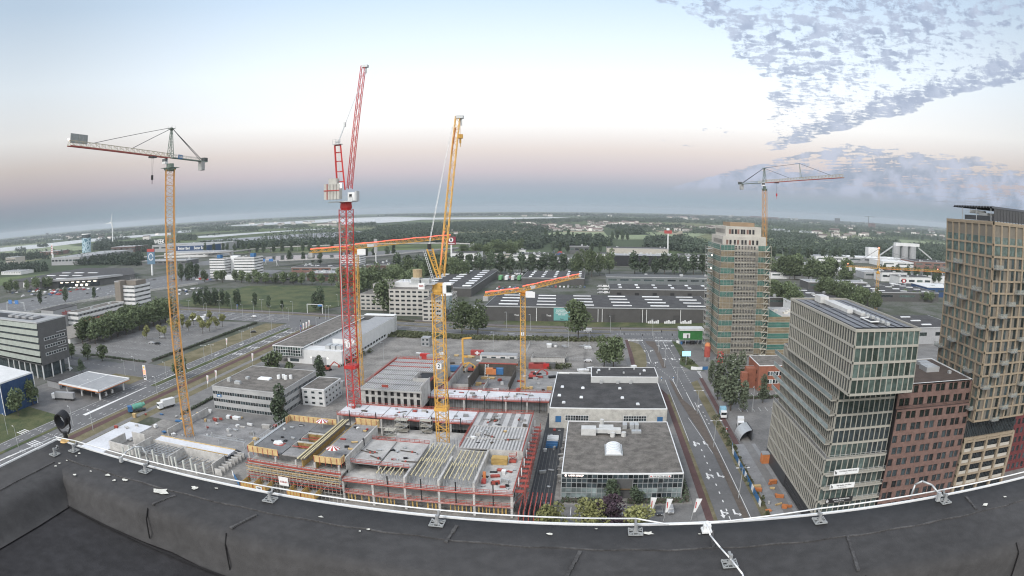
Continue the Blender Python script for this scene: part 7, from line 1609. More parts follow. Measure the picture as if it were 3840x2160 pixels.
def house_proto(k, w, d, h, ht):
	T = thing('house', 'h', 'house', (0, 0, -900)); a = MB(T); a.o = (0, 0, 0); a.box(-w / 2, -d / 2, 0, w / 2, d / 2, h); a.build('wall', M_HOUSE); a = MB(T); a.o = (0, 0, 0)
	a.quad((-w / 2 - .5, -d / 2 - .6, h - .2), (w / 2 + .5, -d / 2 - .6, h - .2), (w / 2 + .5, 0, h + ht), (-w / 2 - .5, 0, h + ht)); a.quad((w / 2 + .5, d / 2 + .6, h - .2), (-w / 2 - .5, d / 2 + .6, h - .2), (-w / 2 - .5, 0, h + ht), (w / 2 + .5, 0, h + ht)); a.poly([(-w / 2, -d / 2, h), (-w / 2, 0, h + ht - .2), (-w / 2, d / 2, h)]); a.poly([(w / 2, -d / 2, h), (w / 2, d / 2, h), (w / 2, 0, h + ht - .2)]); a.build('roof', M_TILE); a = MB(T); a.o = (0, 0, 0)
	a.box(-w * .4, -d / 2 - .12, 1.2, w * .4, -d / 2 - .02, 2.4); a.build('window_band', G_DARK); PROTO.append(T); return T
HP = [house_proto(0, 16, 9, 6, 3.6), house_proto(1, 34, 9, 6, 3.6), house_proto(2, 22, 12, 9, 2)]
r = random.Random(21)
def village(n, box, label, group, sc=1.0, kinds=(0, 1, 2)):
	for i in range(n):
		px, py = r.uniform(box[0], box[2]), r.uniform(box[1], box[3]); x, y = G(px, py)
		c = place(HP[r.choice(kinds)], (x, y), r.choice([0, 0, .2, -.15, 1.4]), label, sc * .62 * r.uniform(.8, 1.2)); c['group'] = group; c['category'] = 'house'
village(60, (2030, 845, 2260, 866), 'small pale village house with red tiled roof beyond the green fields', 'houses of the village beyond the fields', 1.5)
village(34, (2200, 833, 2480, 850), 'faint pale house among trees past the village', 'houses scattered among the far trees', 1.9)
village(40, (2500, 812, 3040, 826), 'tiny pale house of the town on the right horizon', 'houses of the far town', 3.4, (1, 2))
village(36, (3040, 832, 3540, 900), 'tiny pale house in the far town left of the tan tower', 'houses left of the tan tower', 2.6, (1, 2))
village(26, (2440, 850, 2680, 868), 'pale house in the trees left of the scaffolded tower', 'houses left of the scaffolded tower', 1.6)
village(22, (1900, 835, 2010, 862), 'pale house in the trees left of the village', 'houses left of the village', 1.5)
village(12, (1570, 862, 1730, 880), 'white house at the lake wood edge behind the yellow crane', 'houses behind the yellow crane', 1.5)
village(26, (1650, 800, 2400, 812), 'very faint house on the middle horizon', 'houses on the middle horizon', 3.0, (1, 2))
village(34, (690, 830, 1260, 850), 'tiny pale farm building past the lake', 'farm buildings past the lake', 2.4, (1, 2))
village(20, (20, 880, 600, 905), 'tiny pale farm building on the left horizon', 'farm buildings on the left horizon', 2.6, (1, 2))
# water, pale field sheets with ground mist put into their colour, fields
W = bpy.data.materials.new('lake_water'); W.use_nodes = True; _b = W.node_tree.nodes['Principled BSDF']; _b.inputs['Base Color'].default_value = (.10, .11, .12, 1); _b.inputs['Roughness'].default_value = .08; _b.inputs['Specular IOR Level'].default_value = .8
_T = NT(W.node_tree); _bm = _T.n('ShaderNodeBump'); _bm.inputs['Strength'].default_value = .05; W.node_tree.links.new(_T.noise(_T.n('ShaderNodeNewGeometry').outputs['Position'], .05, 4), _bm.inputs['Height']); W.node_tree.links.new(_bm.outputs[0], _b.inputs['Normal'])
sheet('lake', [(-1378, 1847), (-1138, 1640), (-1007, 1634), (-747, 1723), (-640, 1760), (-700, 1940), (-860, 2398), (-993, 2350), (-1164, 2147), (-1276, 1960)], .5, W)
sheet('pond', [(-620, 940), (-527, 965), (-461, 985), (-435, 1001), (-380, 1030), (-400, 1060), (-461, 1072), (-583, 1074), (-600, 1030)], .5, W)
M_PALE = mat('pale_mist_meadow', (.42, .44, .45), .8, .10, .0012); M_PALE2 = mat('pale_strip', (.40, .42, .43), .8, .2, .003); M_FG = mat('mown_field', (.17, .205, .12), .95, .2, .01); M_FB = mat('brown_field', (.24, .21, .15), .95, .15, .01)
PX = lambda pts, x0=0, y0=0, f=1: [G(x0 + p[0] * f, y0 + p[1] * f) for p in pts]
q = .24845
sheet('pale_mist_field', PX([(0, 925), (620, 870), (1250, 800), (2480, 705), (2576, 700), (2576, 735), (1900, 780), (1200, 855), (600, 930), (0, 985)], 0, 700, q), 1.0, M_PALE)
sheet('pale_mist_field', PX([(700, 600), (1500, 545), (2576, 480), (2576, 530), (1900, 560), (1200, 590)], 640, 700, q), 1.0, M_PALE)
sheet('pale_mist_field', PX([(0, 480), (700, 455), (1400, 468), (2576, 462), (2576, 492), (1200, 500), (900, 530), (300, 565), (0, 580)], 1280, 700, q), 1.0, M_PALE)
sheet('pale_mist_field', PX([(0, 468), (900, 462), (600, 478), (0, 490)], 1920, 700, q), 1.0, M_PALE); sheet('pale_mist_field', PX([(1750, 425), (2576, 425), (2576, 436), (1750, 440)], 1280, 700, q), 1.2, M_PALE2)
sheet('pale_mist_field', PX([(400, 750), (1700, 668), (2540, 622), (2540, 632), (1700, 682), (660, 768), (420, 775)], 640, 700, q), .9, M_PALE2); sheet('pale_mist_field', PX([(780, 795), (1100, 768), (1100, 785), (780, 812)], 0, 700, q), 1.2, M_PALE2); sheet('pale_mist_field', PX([(80, 670), (300, 662), (300, 690), (80, 700)], 640, 700, q), 1.1, M_PALE2); sheet('pale_mist_field', PX([(1580, 608), (1800, 606), (1800, 628), (1580, 632)], 640, 700, q), 1.1, M_PALE2)
sheet('field', PX([(600, 690), (740, 680), (740, 790), (380, 800), (520, 720)], 1920, 700, q), .6, M_FG); sheet('field', PX([(745, 680), (1390, 685), (1500, 810), (760, 800)], 1920, 700, q), .6, M_FG); sheet('field', PX([(750, 675), (1390, 678), (1390, 690), (750, 688)], 1920, 700, q), .7, M_FB); sheet('field', PX([(1460, 735), (2000, 730), (2130, 760), (2000, 800), (1600, 800)], 1920, 700, q), .6, M_FG)
sheet('field', PX([(2000, 690), (2576, 670), (2576, 760), (2130, 745)], 1920, 700, q), .6, M_FG); sheet('field', PX([(2130, 665), (2576, 672), (2576, 755)], 1920, 700, q), .7, M_FB); sheet('field', PX([(0, 695), (380, 710), (130, 780), (0, 790)], 2560, 700, q), .6, M_FG); sheet('field', PX([(1270, 785), (2000, 800), (2576, 830), (2576, 870), (1270, 835)], 2560, 700, q), .6, M_FG); sheet('field', PX([(0, 750), (1380, 850), (1380, 910), (600, 880), (0, 790)], 3200, 700, q), .6, M_FG)
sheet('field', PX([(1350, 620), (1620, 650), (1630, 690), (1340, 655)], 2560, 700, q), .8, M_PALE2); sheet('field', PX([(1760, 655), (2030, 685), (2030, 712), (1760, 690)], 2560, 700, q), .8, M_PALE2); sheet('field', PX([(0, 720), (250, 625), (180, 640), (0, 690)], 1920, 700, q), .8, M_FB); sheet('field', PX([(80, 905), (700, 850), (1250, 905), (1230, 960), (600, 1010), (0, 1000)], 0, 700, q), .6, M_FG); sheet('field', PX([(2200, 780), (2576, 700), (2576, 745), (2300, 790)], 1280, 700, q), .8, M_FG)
# motorway on the left with noise barrier, flyover, overpass
M_MOT = mat('motorway_asphalt', (.125, .13, .135), .9, .12, .03)
sheet('motorway', [(-560, 150), (-535, 300), (-528, 453), (-500, 530), (-468, 620), (-455, 760), (-560, 860), (-600, 720), (-616, 600), (-645, 500), (-665, 415), (-700, 150)], .3, M_MOT)
b = MB()
for k, (a, c) in enumerate([((-545, 300), (-475, 640)), ((-570, 300), (-505, 650)), ((-590, 300), (-535, 660)), ((-612, 300), (-560, 670)), ((-632, 300), (-580, 690))]):
	L = math.hypot(c[0] - a[0], c[1] - a[1]); n = int(L / 12)
	for i in range(n): f, g = i / n, (i + .5) / n; b.bar((a[0] + (c[0] - a[0]) * f, a[1] + (c[1] - a[1]) * f, .34), (a[0] + (c[0] - a[0]) * g, a[1] + (c[1] - a[1]) * g, .34), .4, .02)
tag(b.build('motorway_marking', M_WHITE), kind='structure')
T = thing('motorway_wall', 'concrete barrier wall along the near edge of the motorway', 'wall', (-520, 453, 0)); part(T, 'barrier', M_CONC, lambda b: [b.bar(p + (1.2,), q_ + (1.2,), .8, 2.4) for p, q_ in (((-534, 300), (-527, 453)), ((-527, 453), (-499, 530)), ((-499, 530), (-467, 620)))])
def deckroad(name, label, pts, w, z, piers):
	T = thing(name, label, 'flyover', pts[0] + (0,)); b = MB(T); e = MB(T)
	for p, q_ in zip(pts[:-1], pts[1:]):
		b.bar(p + (z,), q_ + (z,), w, 1.2); d = Vector((q_[0] - p[0], q_[1] - p[1], 0)).normalized(); n = Vector((-d.y, d.x, 0)) * (w / 2 - .3)
		for s_ in (-1, 1): e.bar(Vector(p + (z + 1.1,)) + n * s_, Vector(q_ + (z + 1.1,)) + n * s_, .5, 1.0)
	b.build('deck', M_MOT); e.build('parapet', M_CONC)
	for x, y in piers: part(T, 'pier', M_CONC, lambda b: b.box(x - 1.6, y - 1.6, 0, x + 1.6, y + 1.6, z - .6))
deckroad('flyover', 'curved concrete motorway flyover on piers behind the yellow crane', [(-470, 850), (-347, 911), (-310, 980), (-284, 1041), (-250, 1120), (-225, 1191), (-228, 1225), (-245, 1262), (-290, 1290), (-360, 1290)], 11, 8, [(-347, 911), (-310, 980), (-284, 1041), (-250, 1120), (-225, 1191)])
deckroad('overpass', 'long concrete overpass in front of the lake wood', [(-900, 980), (-716, 1078), (-711, 1150), (-640, 1220), (-534, 1252), (-400, 1290), (-330, 1300)], 13, 8, [(-716, 1078), (-711, 1150), (-675, 1185), (-590, 1235)])
sheet('motorway', [(-700, 860), (-560, 900), (-300, 1130), (-260, 1240), (-300, 1240), (-480, 1130), (-700, 1000)], .4, M_MOT); sheet('slip_road', [(-590, 760), (-470, 720), (-420, 740), (-430, 790), (-520, 800)], .35, M_MOT)
def gantry(label, x0, y0, x1, y1):
	T = thing('sign_gantry', label, 'gantry', (x0, y0, 0)); part(T, 'frame', M_STEEL, lambda b: [b.bar((x0, y0, 0), (x0, y0, 9), .7), b.bar((x1, y1, 0), (x1, y1, 9), .7), b.bar((x0, y0, 9), (x1, y1, 9), .9), b.bar((x0 - 3, y0, 0), (x0, y0, 8), .5), b.bar((x1 + 3, y1, 0), (x1, y1, 8), .5)]); mb = mat('sign_blue', (.05, .15, .36), .5)
	for k in (.25, .7): part(T, 'sign_board', mb, lambda b: b.box(x0 + (x1 - x0) * k - 4, min(y0, y1) - .6, 7.6, x0 + (x1 - x0) * k + 4, min(y0, y1) - .2, 11.6))
gantry('white gantry with blue signs over the motorway at the left', -590, 381, -556, 385); x, y = G(640 + 1440 * q, 700 + 1180 * q); x2, y2 = G(640 + 1600 * q, 700 + 1200 * q); gantry('white gantry with blue signs right of the twin towers', x, y, x2, y2)
# concrete plant with silos
x, y = G(3200 + 640 * q, 700 + 1130 * q); T = thing('concrete_plant', 'grey silos and conveyor of a concrete plant before the right woods', 'plant', (x, y, 0)); part(T, 'silo', M_WALLG, lambda b: [b.cyl(x + k * 22, y, 0, 32, 9, 12) for k in range(3)]); part(T, 'head_house', M_WALLW, lambda b: b.box(x - 4, y - 6, 32, x + 60, y + 6, 38)); part(T, 'conveyor', M_STEEL, lambda b: [b.bar((x - 55, y, 4), (x - 10, y, 30), 2.4), b.bar((x + 60, y, 30), (x + 100, y, 8), 2.4)]); part(T, 'hopper', M_WALLW, lambda b: b.box(x - 75, y - 8, 0, x - 50, y + 8, 26))
# ---------------------------------------------------------------- trees, woods, hedges
MEAD = sheet('meadow', [(-364, 458), (-298, 455.6), (-223, 448.5), (-208, 486), (-240, 560), (-266, 617), (-311, 619), (-380, 612), (-396, 527), (-396, 485)], .3, M_MEADOW)
def grove(kind, pts, label, group, s=1.0, z=None, sh=None):
	for i, p in enumerate(pts): tree(kind, p[0], p[1], label if isinstance(label, str) else label[i], group, s, sh)
def T1(kind, px, py, label, s=1.0, group=None, sh=None): x, y = G(px, py); return tree(kind, x, y, label, group, s, sh)
rr = random.Random(8)
grove('cone', [(-238 + i * 12.8, 758 + .1 * (i * 12.8 - 119) + U(-1, 1)) for i in range(32) if not 17 < i < 23], 'pyramid shaped tree in the long row behind the warehouses', 'pyramid trees behind the warehouses', 1.75)
grove('big', [(-14, 742), (-2, 762), (12, 748), (24, 770), (2, 735)], 'tall tree of the grove breaking the pyramid row', 'tall grove in the pyramid row', 1.25, sh=1.3)
for px, py, l in ((1732, 1252, 'left of two big round trees beside the avenue and yellow mast'), (1792, 1254, 'right of two big round trees beside the avenue and yellow mast'), (2168, 1272, 'single big round tree at the avenue before the warehouse banner'), (2300, 1376, 'dark round tree behind the workshop roof beside the junction'), (2265, 1376, 'lighter low tree touching the dark one behind the workshop')): T1('big', px, py, l, 1.2 if px < 2200 else .85)
T1('tall', 1060, 1608, 'dark conical tree at the right corner of the grey panelled office', 1.0); T1('tall', 1202, 1430, 'small dark tree between the cabins and the showroom yard', .75); T1('bush', 1020, 1382, 'broad shrub behind the grey office roof', 2.4); T1('bush', 1085, 1390, 'small shrub right of the broad one behind the grey office', 1.5); T1('big', 1440, 1180, 'tall tree in front of the concrete office', 1.15, sh=1.2)
for i, (px, py) in enumerate(((2215, 1985), (2290, 1975), (2376, 1985), (2060, 1990))): T1(('yellow', 'purple', 'yellow', 'yellow')[i], px, py, ('yellow green round tree left of the purple one before the glass office', 'dark purple leaved tree before the glass office entrance', 'yellow green round tree right of the purple one', 'yellow green tree beside the stacked red frames')[i], 1.0)
for px, py, l in ((2290, 1880, 'left small conifer at the glass office entrance'), (2382, 1895, 'right small conifer at the glass office entrance')): T1('cone', px, py, l, .48)
for px, py, s, l in ((2690, 1500, .95, 'birch nearest the advert signs right of the road'), (2738, 1540, 1.15, 'tallest birch right of the road by the parking lot'), (2785, 1545, .6, 'small birch by the hedge of the parking lot'), (2775, 1440, .85, 'birch before the brick office stair'), (2860, 1512, .6, 'young birch on the brick office parking lot'), (2665, 1440, .6, 'thin birch at the foot of the scaffolded tower')): T1('birch', px, py, l, s)
for px, py, s, l in ((70, 1560, 1.0, 'near one of two big trees before the blue warehouse'), (125, 1520, .95, 'far one of two big trees before the blue warehouse'), (45, 1480, .8, 'tree behind the pair at the blue warehouse'), (270, 1345, .8, 'purple tinged tree between louvred office and podium'), (330, 1350, .85, 'broad tree before the podium entrance'), (385, 1355, .8, 'rightmost broad tree before the podium'), (308, 1400, .6, 'small conifer behind the station canopy'), (680, 1420, .9, 'dark tree behind the foot of the left crane mast')): T1('round' if s != .6 else 'cone', px, py, l, s)
grove('round', [(-336 + U(-1, 1), 288 + i * 8.8) for i in range(13)] + [(-324 + U(-1, 1), 292 + i * 8.8) for i in range(12)], 'dense round tree in the double row beside the car park', 'double row of car park trees', 1.35)
grove('young', [(-292 + (i % 2) * 12, 318 + i * 7.5) for i in range(10)] + [(-262, 350 + i * 9) for i in range(4)], 'young tree in a strip between the car park bays', 'young car park trees', 1.15)
grove('tall', [(-352 + i * 3.2 + U(-2, 2), 462 + (i % 3) * 5) for i in range(9)] + [(-316, 466), (-309, 470), (-305, 468)], 'dark tree in the clump on the near edge of the meadow', 'meadow edge trees', .85)
for x, y, s, l in ((-268, 462, .7, 'lone tree left of the crossing lamps on the meadow edge'), (-252, 458, .5, 'small bush tree on the meadow edge by the traffic sign'), (-214, 455, 1.1, 'bigger tree at the meadow corner behind the red mast'), (-222, 462, .9, 'tree beside the corner tree of the meadow'), (-285, 467, .8, 'tree by the blue flag pylon')): tree('tall', x, y, l, None, s)
grove('round', [(-392 + i * 12.5, 628 + U(-2, 2)) for i in range(15)], 'street tree in the row along the far side of the meadow', 'row behind the meadow', 1.1); grove('round', [(-470 + i * 15, 640 + (i % 2) * 9) for i in range(6)], 'tree in front of the twin white towers', 'trees by the twin towers', 1.15)
grove('big', [(-232 + (i % 5) * 15 + U(-3, 3), 560 + (i // 5) * 22 + U(-4, 4)) for i in range(15)] + [(-205 + i * 9, 690 + U(-10, 10)) for i in range(8)], 'big tree in the grove behind the concrete office', 'grove behind the concrete office', 1.25)
def rowpx(kind, pts, n, label, group, s, jit=2.0):
	P = [G(*p) for p in pts]; L = [math.dist(a, c) for a, c in zip(P[:-1], P[1:])]; S = sum(L)
	for i in range(n):
		t = S * (i + .5) / n; k = 0
		while t > L[k] and k < len(L) - 1: t -= L[k]; k += 1
		f = t / L[k]; tree(kind, P[k][0] + (P[k + 1][0] - P[k][0]) * f + U(-jit, jit), P[k][1] + (P[k + 1][1] - P[k][1]) * f + U(-jit, jit) * 3, label, group, s)
rowpx('big', [(2890, 1040), (3030, 1052), (3200, 1068)], 15, 'tree in the dense row across the right industrial estate', 'estate tree row', 1.5, 4); rowpx('big', [(2880, 1130), (2960, 1150), (2985, 1170)], 7, 'tree of the clump left of the stepped tower roof', 'clump left of the tower roof', 1.1, 3); rowpx('big', [(3065, 1115), (3130, 1140), (3200, 1155), (3280, 1165)], 12, 'tree of the grove behind the stepped tower roof', 'grove behind the tower roof', 1.15, 4)
rowpx('tall', [(3290, 1045), (3540, 1065)], 14, 'tree in the row above the white showrooms', 'row above the showrooms', 1.2, 3); rowpx('round', [(3330, 1110), (3510, 1140)], 7, 'shrub like tree before the white showrooms', 'trees before the showrooms', .8); rowpx('tall', [(760, 952), (1250, 945)], 16, 'dark tree standing along the motorway behind the towers', 'trees along the motorway', 1.3, 4); rowpx('tall', [(1060, 985), (1230, 990), (1500, 955)], 11, 'tree at the pond side before the overpass', 'pond side trees', 1.15, 4)
rowpx('tall', [(2700, 960), (3200, 985)], 18, 'tree along the road before the right woods', 'trees before the right woods', 1.4, 5); rowpx('big', [(1730, 975), (1960, 960)], 12, 'tree below the curved flyover', 'trees below the flyover', 1.4, 8); rowpx('tall', [(2060, 945), (2120, 948), (2300, 945)], 8, 'round dark street tree beside the dark office', 'street trees by the dark office', 1.1, 2)
for px, py, s in ((2048, 893, 1.5), (2071, 897, 1.1), (2091, 898, 1.5), (2132, 899, 1.6), (2149, 899, 1.2), (2296, 902, 1.3), (2313, 901, 1.6), (2334, 902, 1.5), (2353, 902, 1.3)): T1('tall', px, py, 'solitary dark tree standing on the green field strip', s, 'solitary trees on the fields')
rowpx('round', [(5, 1100), (190, 1085)], 9, 'tree along the motorway at the left edge', 'trees at the left edge', 1.3, 5); rowpx('tall', [(680, 1055), (740, 1050)], 4, 'slim tree beside the motorway near the left crane', 'slim motorway trees', 1.4)
rowpx('tall', [(90, 1150), (400, 1120)], 3, 'tree before the motorway wall', 'trees at the motorway wall', .9)
# hedges
def hedge(label, pts, w=1.6, h=1.2):
	b = MB(); r = random.Random(len(pts)); o = thing('hedge', label, 'hedge', (pts[0][0], pts[0][1], 0)); b = MB(o)
	for p, q_ in zip(pts[:-1], pts[1:]):
		L = math.dist(p, q_); n = int(L * 26)
		for i in range(n):
			f = r.random(); c = Vector((p[0] + (q_[0] - p[0]) * f + r.uniform(-w / 2, w / 2), p[1] + (q_[1] - p[1]) * f + r.uniform(-w / 2, w / 2), r.uniform(.1, h))); s = .3
			u = Vector((r.gauss(0, 1), r.gauss(0, 1), r.gauss(0, .6))).normalized() * s; v = u.cross(Vector((r.gauss(0, 1), r.gauss(0, 1), r.gauss(0, 1)))).normalized() * s; b.quad(c - u, c - v, c + u, c + v)
	b.build('leaves', L_DARK); part(o, 'stems', M_BARK, lambda b: [b.bar(tuple(p) + (h * .4,), tuple(q_) + (h * .4,), w * .5, h * .7) for p, q_ in zip(pts[:-1], pts[1:])])
hedge('long clipped hedge between the car park and the dry verge', [(-243.5, 268), (-242, 330), (-243, 368), (-242, 396)], 2.2, 1.5); hedge('hedge along the showroom side of the left road', [(-176.5, 292), (-176.5, 372)], 1.8, 1.3); hedge('hedge in front of the glass office left of the entrance', [(-6, 156.6), (6, 156.6)], 2.6, 1.2); hedge('hedge in front of the glass office right of the entrance', [(12.5, 156.4), (28, 156.4)], 2.6, 1.2); hedge('hedge around the brick office parking lot', [(69, 254), (90, 254)], 1.6, 1.6); hedge('hedge along the near edge of the car park', [(-300, 264), (-246, 264)], 1.6, 1.3); hedge('hedge bordering the grey panelled office lot', [(-163, 194), (-163, 240)], 1.6, 1.2); hedge('hedge before the concrete office', [(-182, 440), (-150, 434), (-125, 424)], 3, 1.6); hedge('dark ivy hedge right of the glass office', [(29.6, 156), (29.6, 175)], 1.6, 2.2)
M_REED = leafmat('reed', (.085, .095, .055)); woods('reed_strip', [([(-128, 369), (18, 372), (20, 380), (-128, 379)], 900), ([(-126, 376), (-100, 378), (-100, 386), (-126, 386)], 60)], 0, 1.8, M_REED, 4, 2.4, 10, .5)
woods('wild_shrubs', [([(50, 315), (57, 315), (56, 345), (52, 345)], 20), ([(-22, 303), (-10, 303), (-8, 312), (-20, 312)], 40), ([(61, 240), (66, 240), (66, 290), (61, 285)], 40), ([(-130, 287), (-122, 290), (-121, 330), (-126, 330)], 30), ([(-128, 370), (-90, 372), (-60, 376), (-128, 378)], 40), ([(50.4, 140), (51.6, 140), (52.5, 230), (50.6, 230)], 40)], 0, 2.0, M_REED, 6, 2.4, 12, .5)
# far woods, one mass each
q = .24845
L_FAR = leafmat('far', (.062, .082, .062)); L_FAR2 = leafmat('far_pale', (.08, .10, .078))
def W_(name, lst, h, w, seed, m=L_FAR, tri=24, qq=2.4): woods(name, [(PX(p, x0, 700, q), n) for x0, p, n in lst], 0, h, m, seed, w, tri, qq)
W_('wood', [(0, [(1090, 1190), (2180, 1195), (2150, 1080), (1200, 1110)], 420), (0, [(0, 1230), (720, 1240), (700, 1290), (0, 1300)], 170), (0, [(0, 1060), (740, 1060), (740, 1100), (0, 1120)], 220)], 15, 12, 31, L_FAR, 34, 1.9)
W_('wood', [(0, [(1450, 890), (2480, 850), (2480, 990), (1900, 990), (1400, 960)], 700), (0, [(240, 960), (390, 950), (390, 1000), (240, 1000)], 30), (0, [(560, 905), (720, 895), (720, 915), (560, 920)], 40), (0, [(1440, 838), (1620, 815), (1900, 790), (1960, 800), (1500, 850)], 90)], 16, 18, 32)
W_('wood', [(640, [(100, 760), (400, 760), (380, 815), (100, 820)], 160), (640, [(430, 895), (1200, 880), (2560, 835), (2560, 880), (430, 960)], 620), (640, [(740, 645), (1300, 622), (2060, 600), (2100, 625), (1350, 650), (740, 672)], 260), (640, [(440, 660), (1300, 640), (1300, 660), (440, 690)], 120)], 15, 17, 33)
W_('wood', [(1280, [(160, 850), (1600, 840), (1600, 700), (900, 640), (500, 690), (160, 790)], 950), (1280, [(520, 640), (1500, 570), (2576, 540), (2576, 700), (1000, 680), (540, 680)], 1400), (1280, [(1620, 800), (2576, 760), (2576, 960), (2050, 930), (1750, 840)], 420), (1280, [(160, 580), (520, 560), (520, 600), (160, 600)], 120)], 16, 19, 34)
W_('wood', [(1920, [(0, 515), (2576, 490), (2576, 545), (0, 560)], 1000), (1920, [(0, 620), (200, 600), (560, 640), (500, 690), (200, 690), (0, 680)], 200), (1920, [(0, 800), (350, 760), (520, 850), (400, 960), (0, 950)], 330), (1920, [(420, 830), (900, 800), (940, 850), (430, 860)], 130), (1920, [(950, 800), (1180, 790), (1200, 830), (960, 840)], 60), (1920, [(1240, 800), (1380, 800), (1370, 835), (1250, 835)], 40), (1920, [(1560, 680), (1990, 690), (1990, 728), (1590, 720)], 130), (1920, [(1400, 600), (2576, 600), (2576, 645), (1500, 645)], 200), (1920, [(2000, 830), (2576, 800), (2576, 985), (2120, 970), (2010, 900)], 330), (1920, [(700, 870), (1480, 850), (1500, 900), (720, 920)], 120), (1920, [(620, 880), (760, 880), (740, 930), (640, 930)], 40)], 15, 17, 35)
W_('wood', [(2560, [(0, 800), (350, 900), (340, 1010), (0, 1000)], 200), (2560, [(160, 660), (500, 690), (500, 720), (160, 710)], 120), (2560, [(1270, 890), (2576, 960), (2576, 1060), (1280, 1010)], 700), (2560, [(1280, 700), (2000, 760), (2050, 800), (1280, 780)], 330), (2560, [(1100, 560), (2576, 625), (2576, 700), (1800, 700), (1200, 640)], 700), (2560, [(1280, 820), (2560, 850), (2560, 880), (1280, 845)], 120)], 15, 18, 36)
W_('wood', [(3200, [(0, 900), (600, 930), (1380, 960), (1380, 1200), (900, 1090), (0, 1060)], 650), (3200, [(0, 650), (1380, 780), (1380, 830), (0, 750)], 420), (3200, [(0, 590), (1380, 680), (1380, 760), (0, 640)], 500), (3200, [(0, 820), (700, 850), (700, 880), (0, 850)], 90), (3200, [(840, 910), (1000, 900), (1380, 920), (1380, 960), (850, 950)], 120)], 15, 18, 37)
PALE = [(-40, 640, 928, 872, 962, 896), (810, 1290, 840, 815, 866, 842), (1280, 1700, 811, 812, 852, 834), (1700, 2150, 811, 812, 834, 830)]
def belts(name, y0, y1, n, h, w, seed, qq):
	"""hedgerows and tree belts scattered to the horizon"""
	r = random.Random(seed); b = MB()
	for i in range(n):
		px = r.uniform(-40, 3880); base = 795 + ((px - 1950) / 1950) ** 2 * (102 if px < 1950 else 76) * 1.0
		py = base + r.uniform(y0, y1)
		if any(a0 <= px <= b0 and c0 + (c1 - c0) * (px - a0) / (b0 - a0) <= py <= e0 + (e1 - e0) * (px - a0) / (b0 - a0) for a0, b0, c0, c1, e0, e1 in PALE): continue
		x, y = G(px, py); a = r.uniform(-.3, .3); L = r.randint(4, 16)
		for k in range(L): tuft(b, r, x + math.cos(a) * k * w * .8 + r.uniform(-w, w) * .3, y + math.sin(a) * k * w * .8 + r.uniform(-w, w), h * r.uniform(.6, 1.2), w, 9, qq)
	return tag(b.build(name, L_FAR2 if seed % 2 else L_FAR), kind='stuff')
belts('tree_belts', 6, 14, 420, 22, 50, 41, 10); belts('tree_belts', 13, 34, 520, 17, 30, 42, 5.5); belts('tree_belts', 34, 80, 120, 14, 16, 43, 3.2)
def sheetlabels():
	g = {}
	for o in SC.objects:
		if o.parent is None and o.get('group') and o.get('label'): g.setdefault((o['group'], o['label']), []).append(o)
	w = lambda k: ('%d' % k) + ('th' if 10 < k % 100 < 14 else {1: 'st', 2: 'nd', 3: 'rd'}.get(k % 10, 'th'))
	for (a, l), os_ in g.items():
		if 1 < len(os_) <= 20 and len(l.split()) <= 12:
			os_.sort(key=lambda o: math.atan2(o.location.x, o.location.y))
			for i, o in enumerate(os_): o['label'] = l + ', ' + w(i + 1) + ' from the left'
kill_protos()
# ---------------------------------------------------------------- lamps, signs, vehicles
q = .24845
LP = [(280, 690), (495, 640), (548, 740), (740, 700), (917, 660), (1255, 720), (1380, 690), (1700, 770), (1845, 720), (2300, 660), (2530, 600), (1785, 830), (2390, 800), (2340, 800), (1090, 770), (1495, 800)]
for i, (x, y) in enumerate(LP):
	X, Y = G(640 + x * q, 1000 + y * q); lamp(X, Y, 'tall grey lamp post along the avenue by the meadow', 'lamp posts along the avenue left', 10.5, ((-.3, -1),) if i % 3 else ((1, 0), (-1, 0)))
for x, y in ((1530, 1000), (1085, 1200), (1220, 1150), (630, 1430), (515, 1440)):
	X, Y = G(640 + x * q, 1000 + y * q); lamp(X, Y, 'lamp post on the median of the left road', 'lamp posts of the left road', 9.5, ((1, 0), (-1, 0)))
for px, py in ((70, 1680), (30, 1630), (590, 1480), (625, 1420), (507, 1395), (470, 1410), (345, 1490), (275, 1600), (350, 1615)): X, Y = G(px, py); lamp(X, Y, 'lamp post around the petrol station', 'lamp posts around the petrol station', 8.5, ((-1, .2),))
for i, (x, y, h) in enumerate(((902, 262, 10), (853, 150, 9), (995, 422, 10), (1150, 622, 10), (1276, 876, 10), (1466, 1268, 10))):
	X, Y = G(2050 + x * .49, 1250 + y * .49); lamp(X, Y, ('lamp post on the tip of the junction median', 'lamp post by the zebra crossing median', 'third lamp post along the right road median', 'lamp post opposite the birches on the right road', 'lamp post level with the glass office roof', 'nearest lamp post on the right road median')[i], 'lamp posts of the right road', h, ((1, 0), (-1, 0)))
for px, py in ((2132, 1302), (2289, 1247), (2447, 1260), (1990, 1240), (1850, 1315), (2208, 1318), (1630, 1320), (1440, 1360), (1900, 1230), (2820, 1545), (2766, 1515)): X, Y = G(px, py); lamp(X, Y, 'lone lamp mast near the avenue and rear yard', 'lamp masts near the rear yard', 11, ((-.5, -.8),))
for k in range(12):
	X, Y = G(700 + k * 52, 945 - k * .5); lamp(X, Y, 'thin lamp mast along the motorway before the lake', 'motorway lamp masts', 14, ((1, 0),))
for k in range(9): X, Y = G(2900 + k * 34, 960 + k * 2); lamp(X, Y, 'thin lamp mast before the right woods', 'lamp masts before the right woods', 18, ((1, 0),))
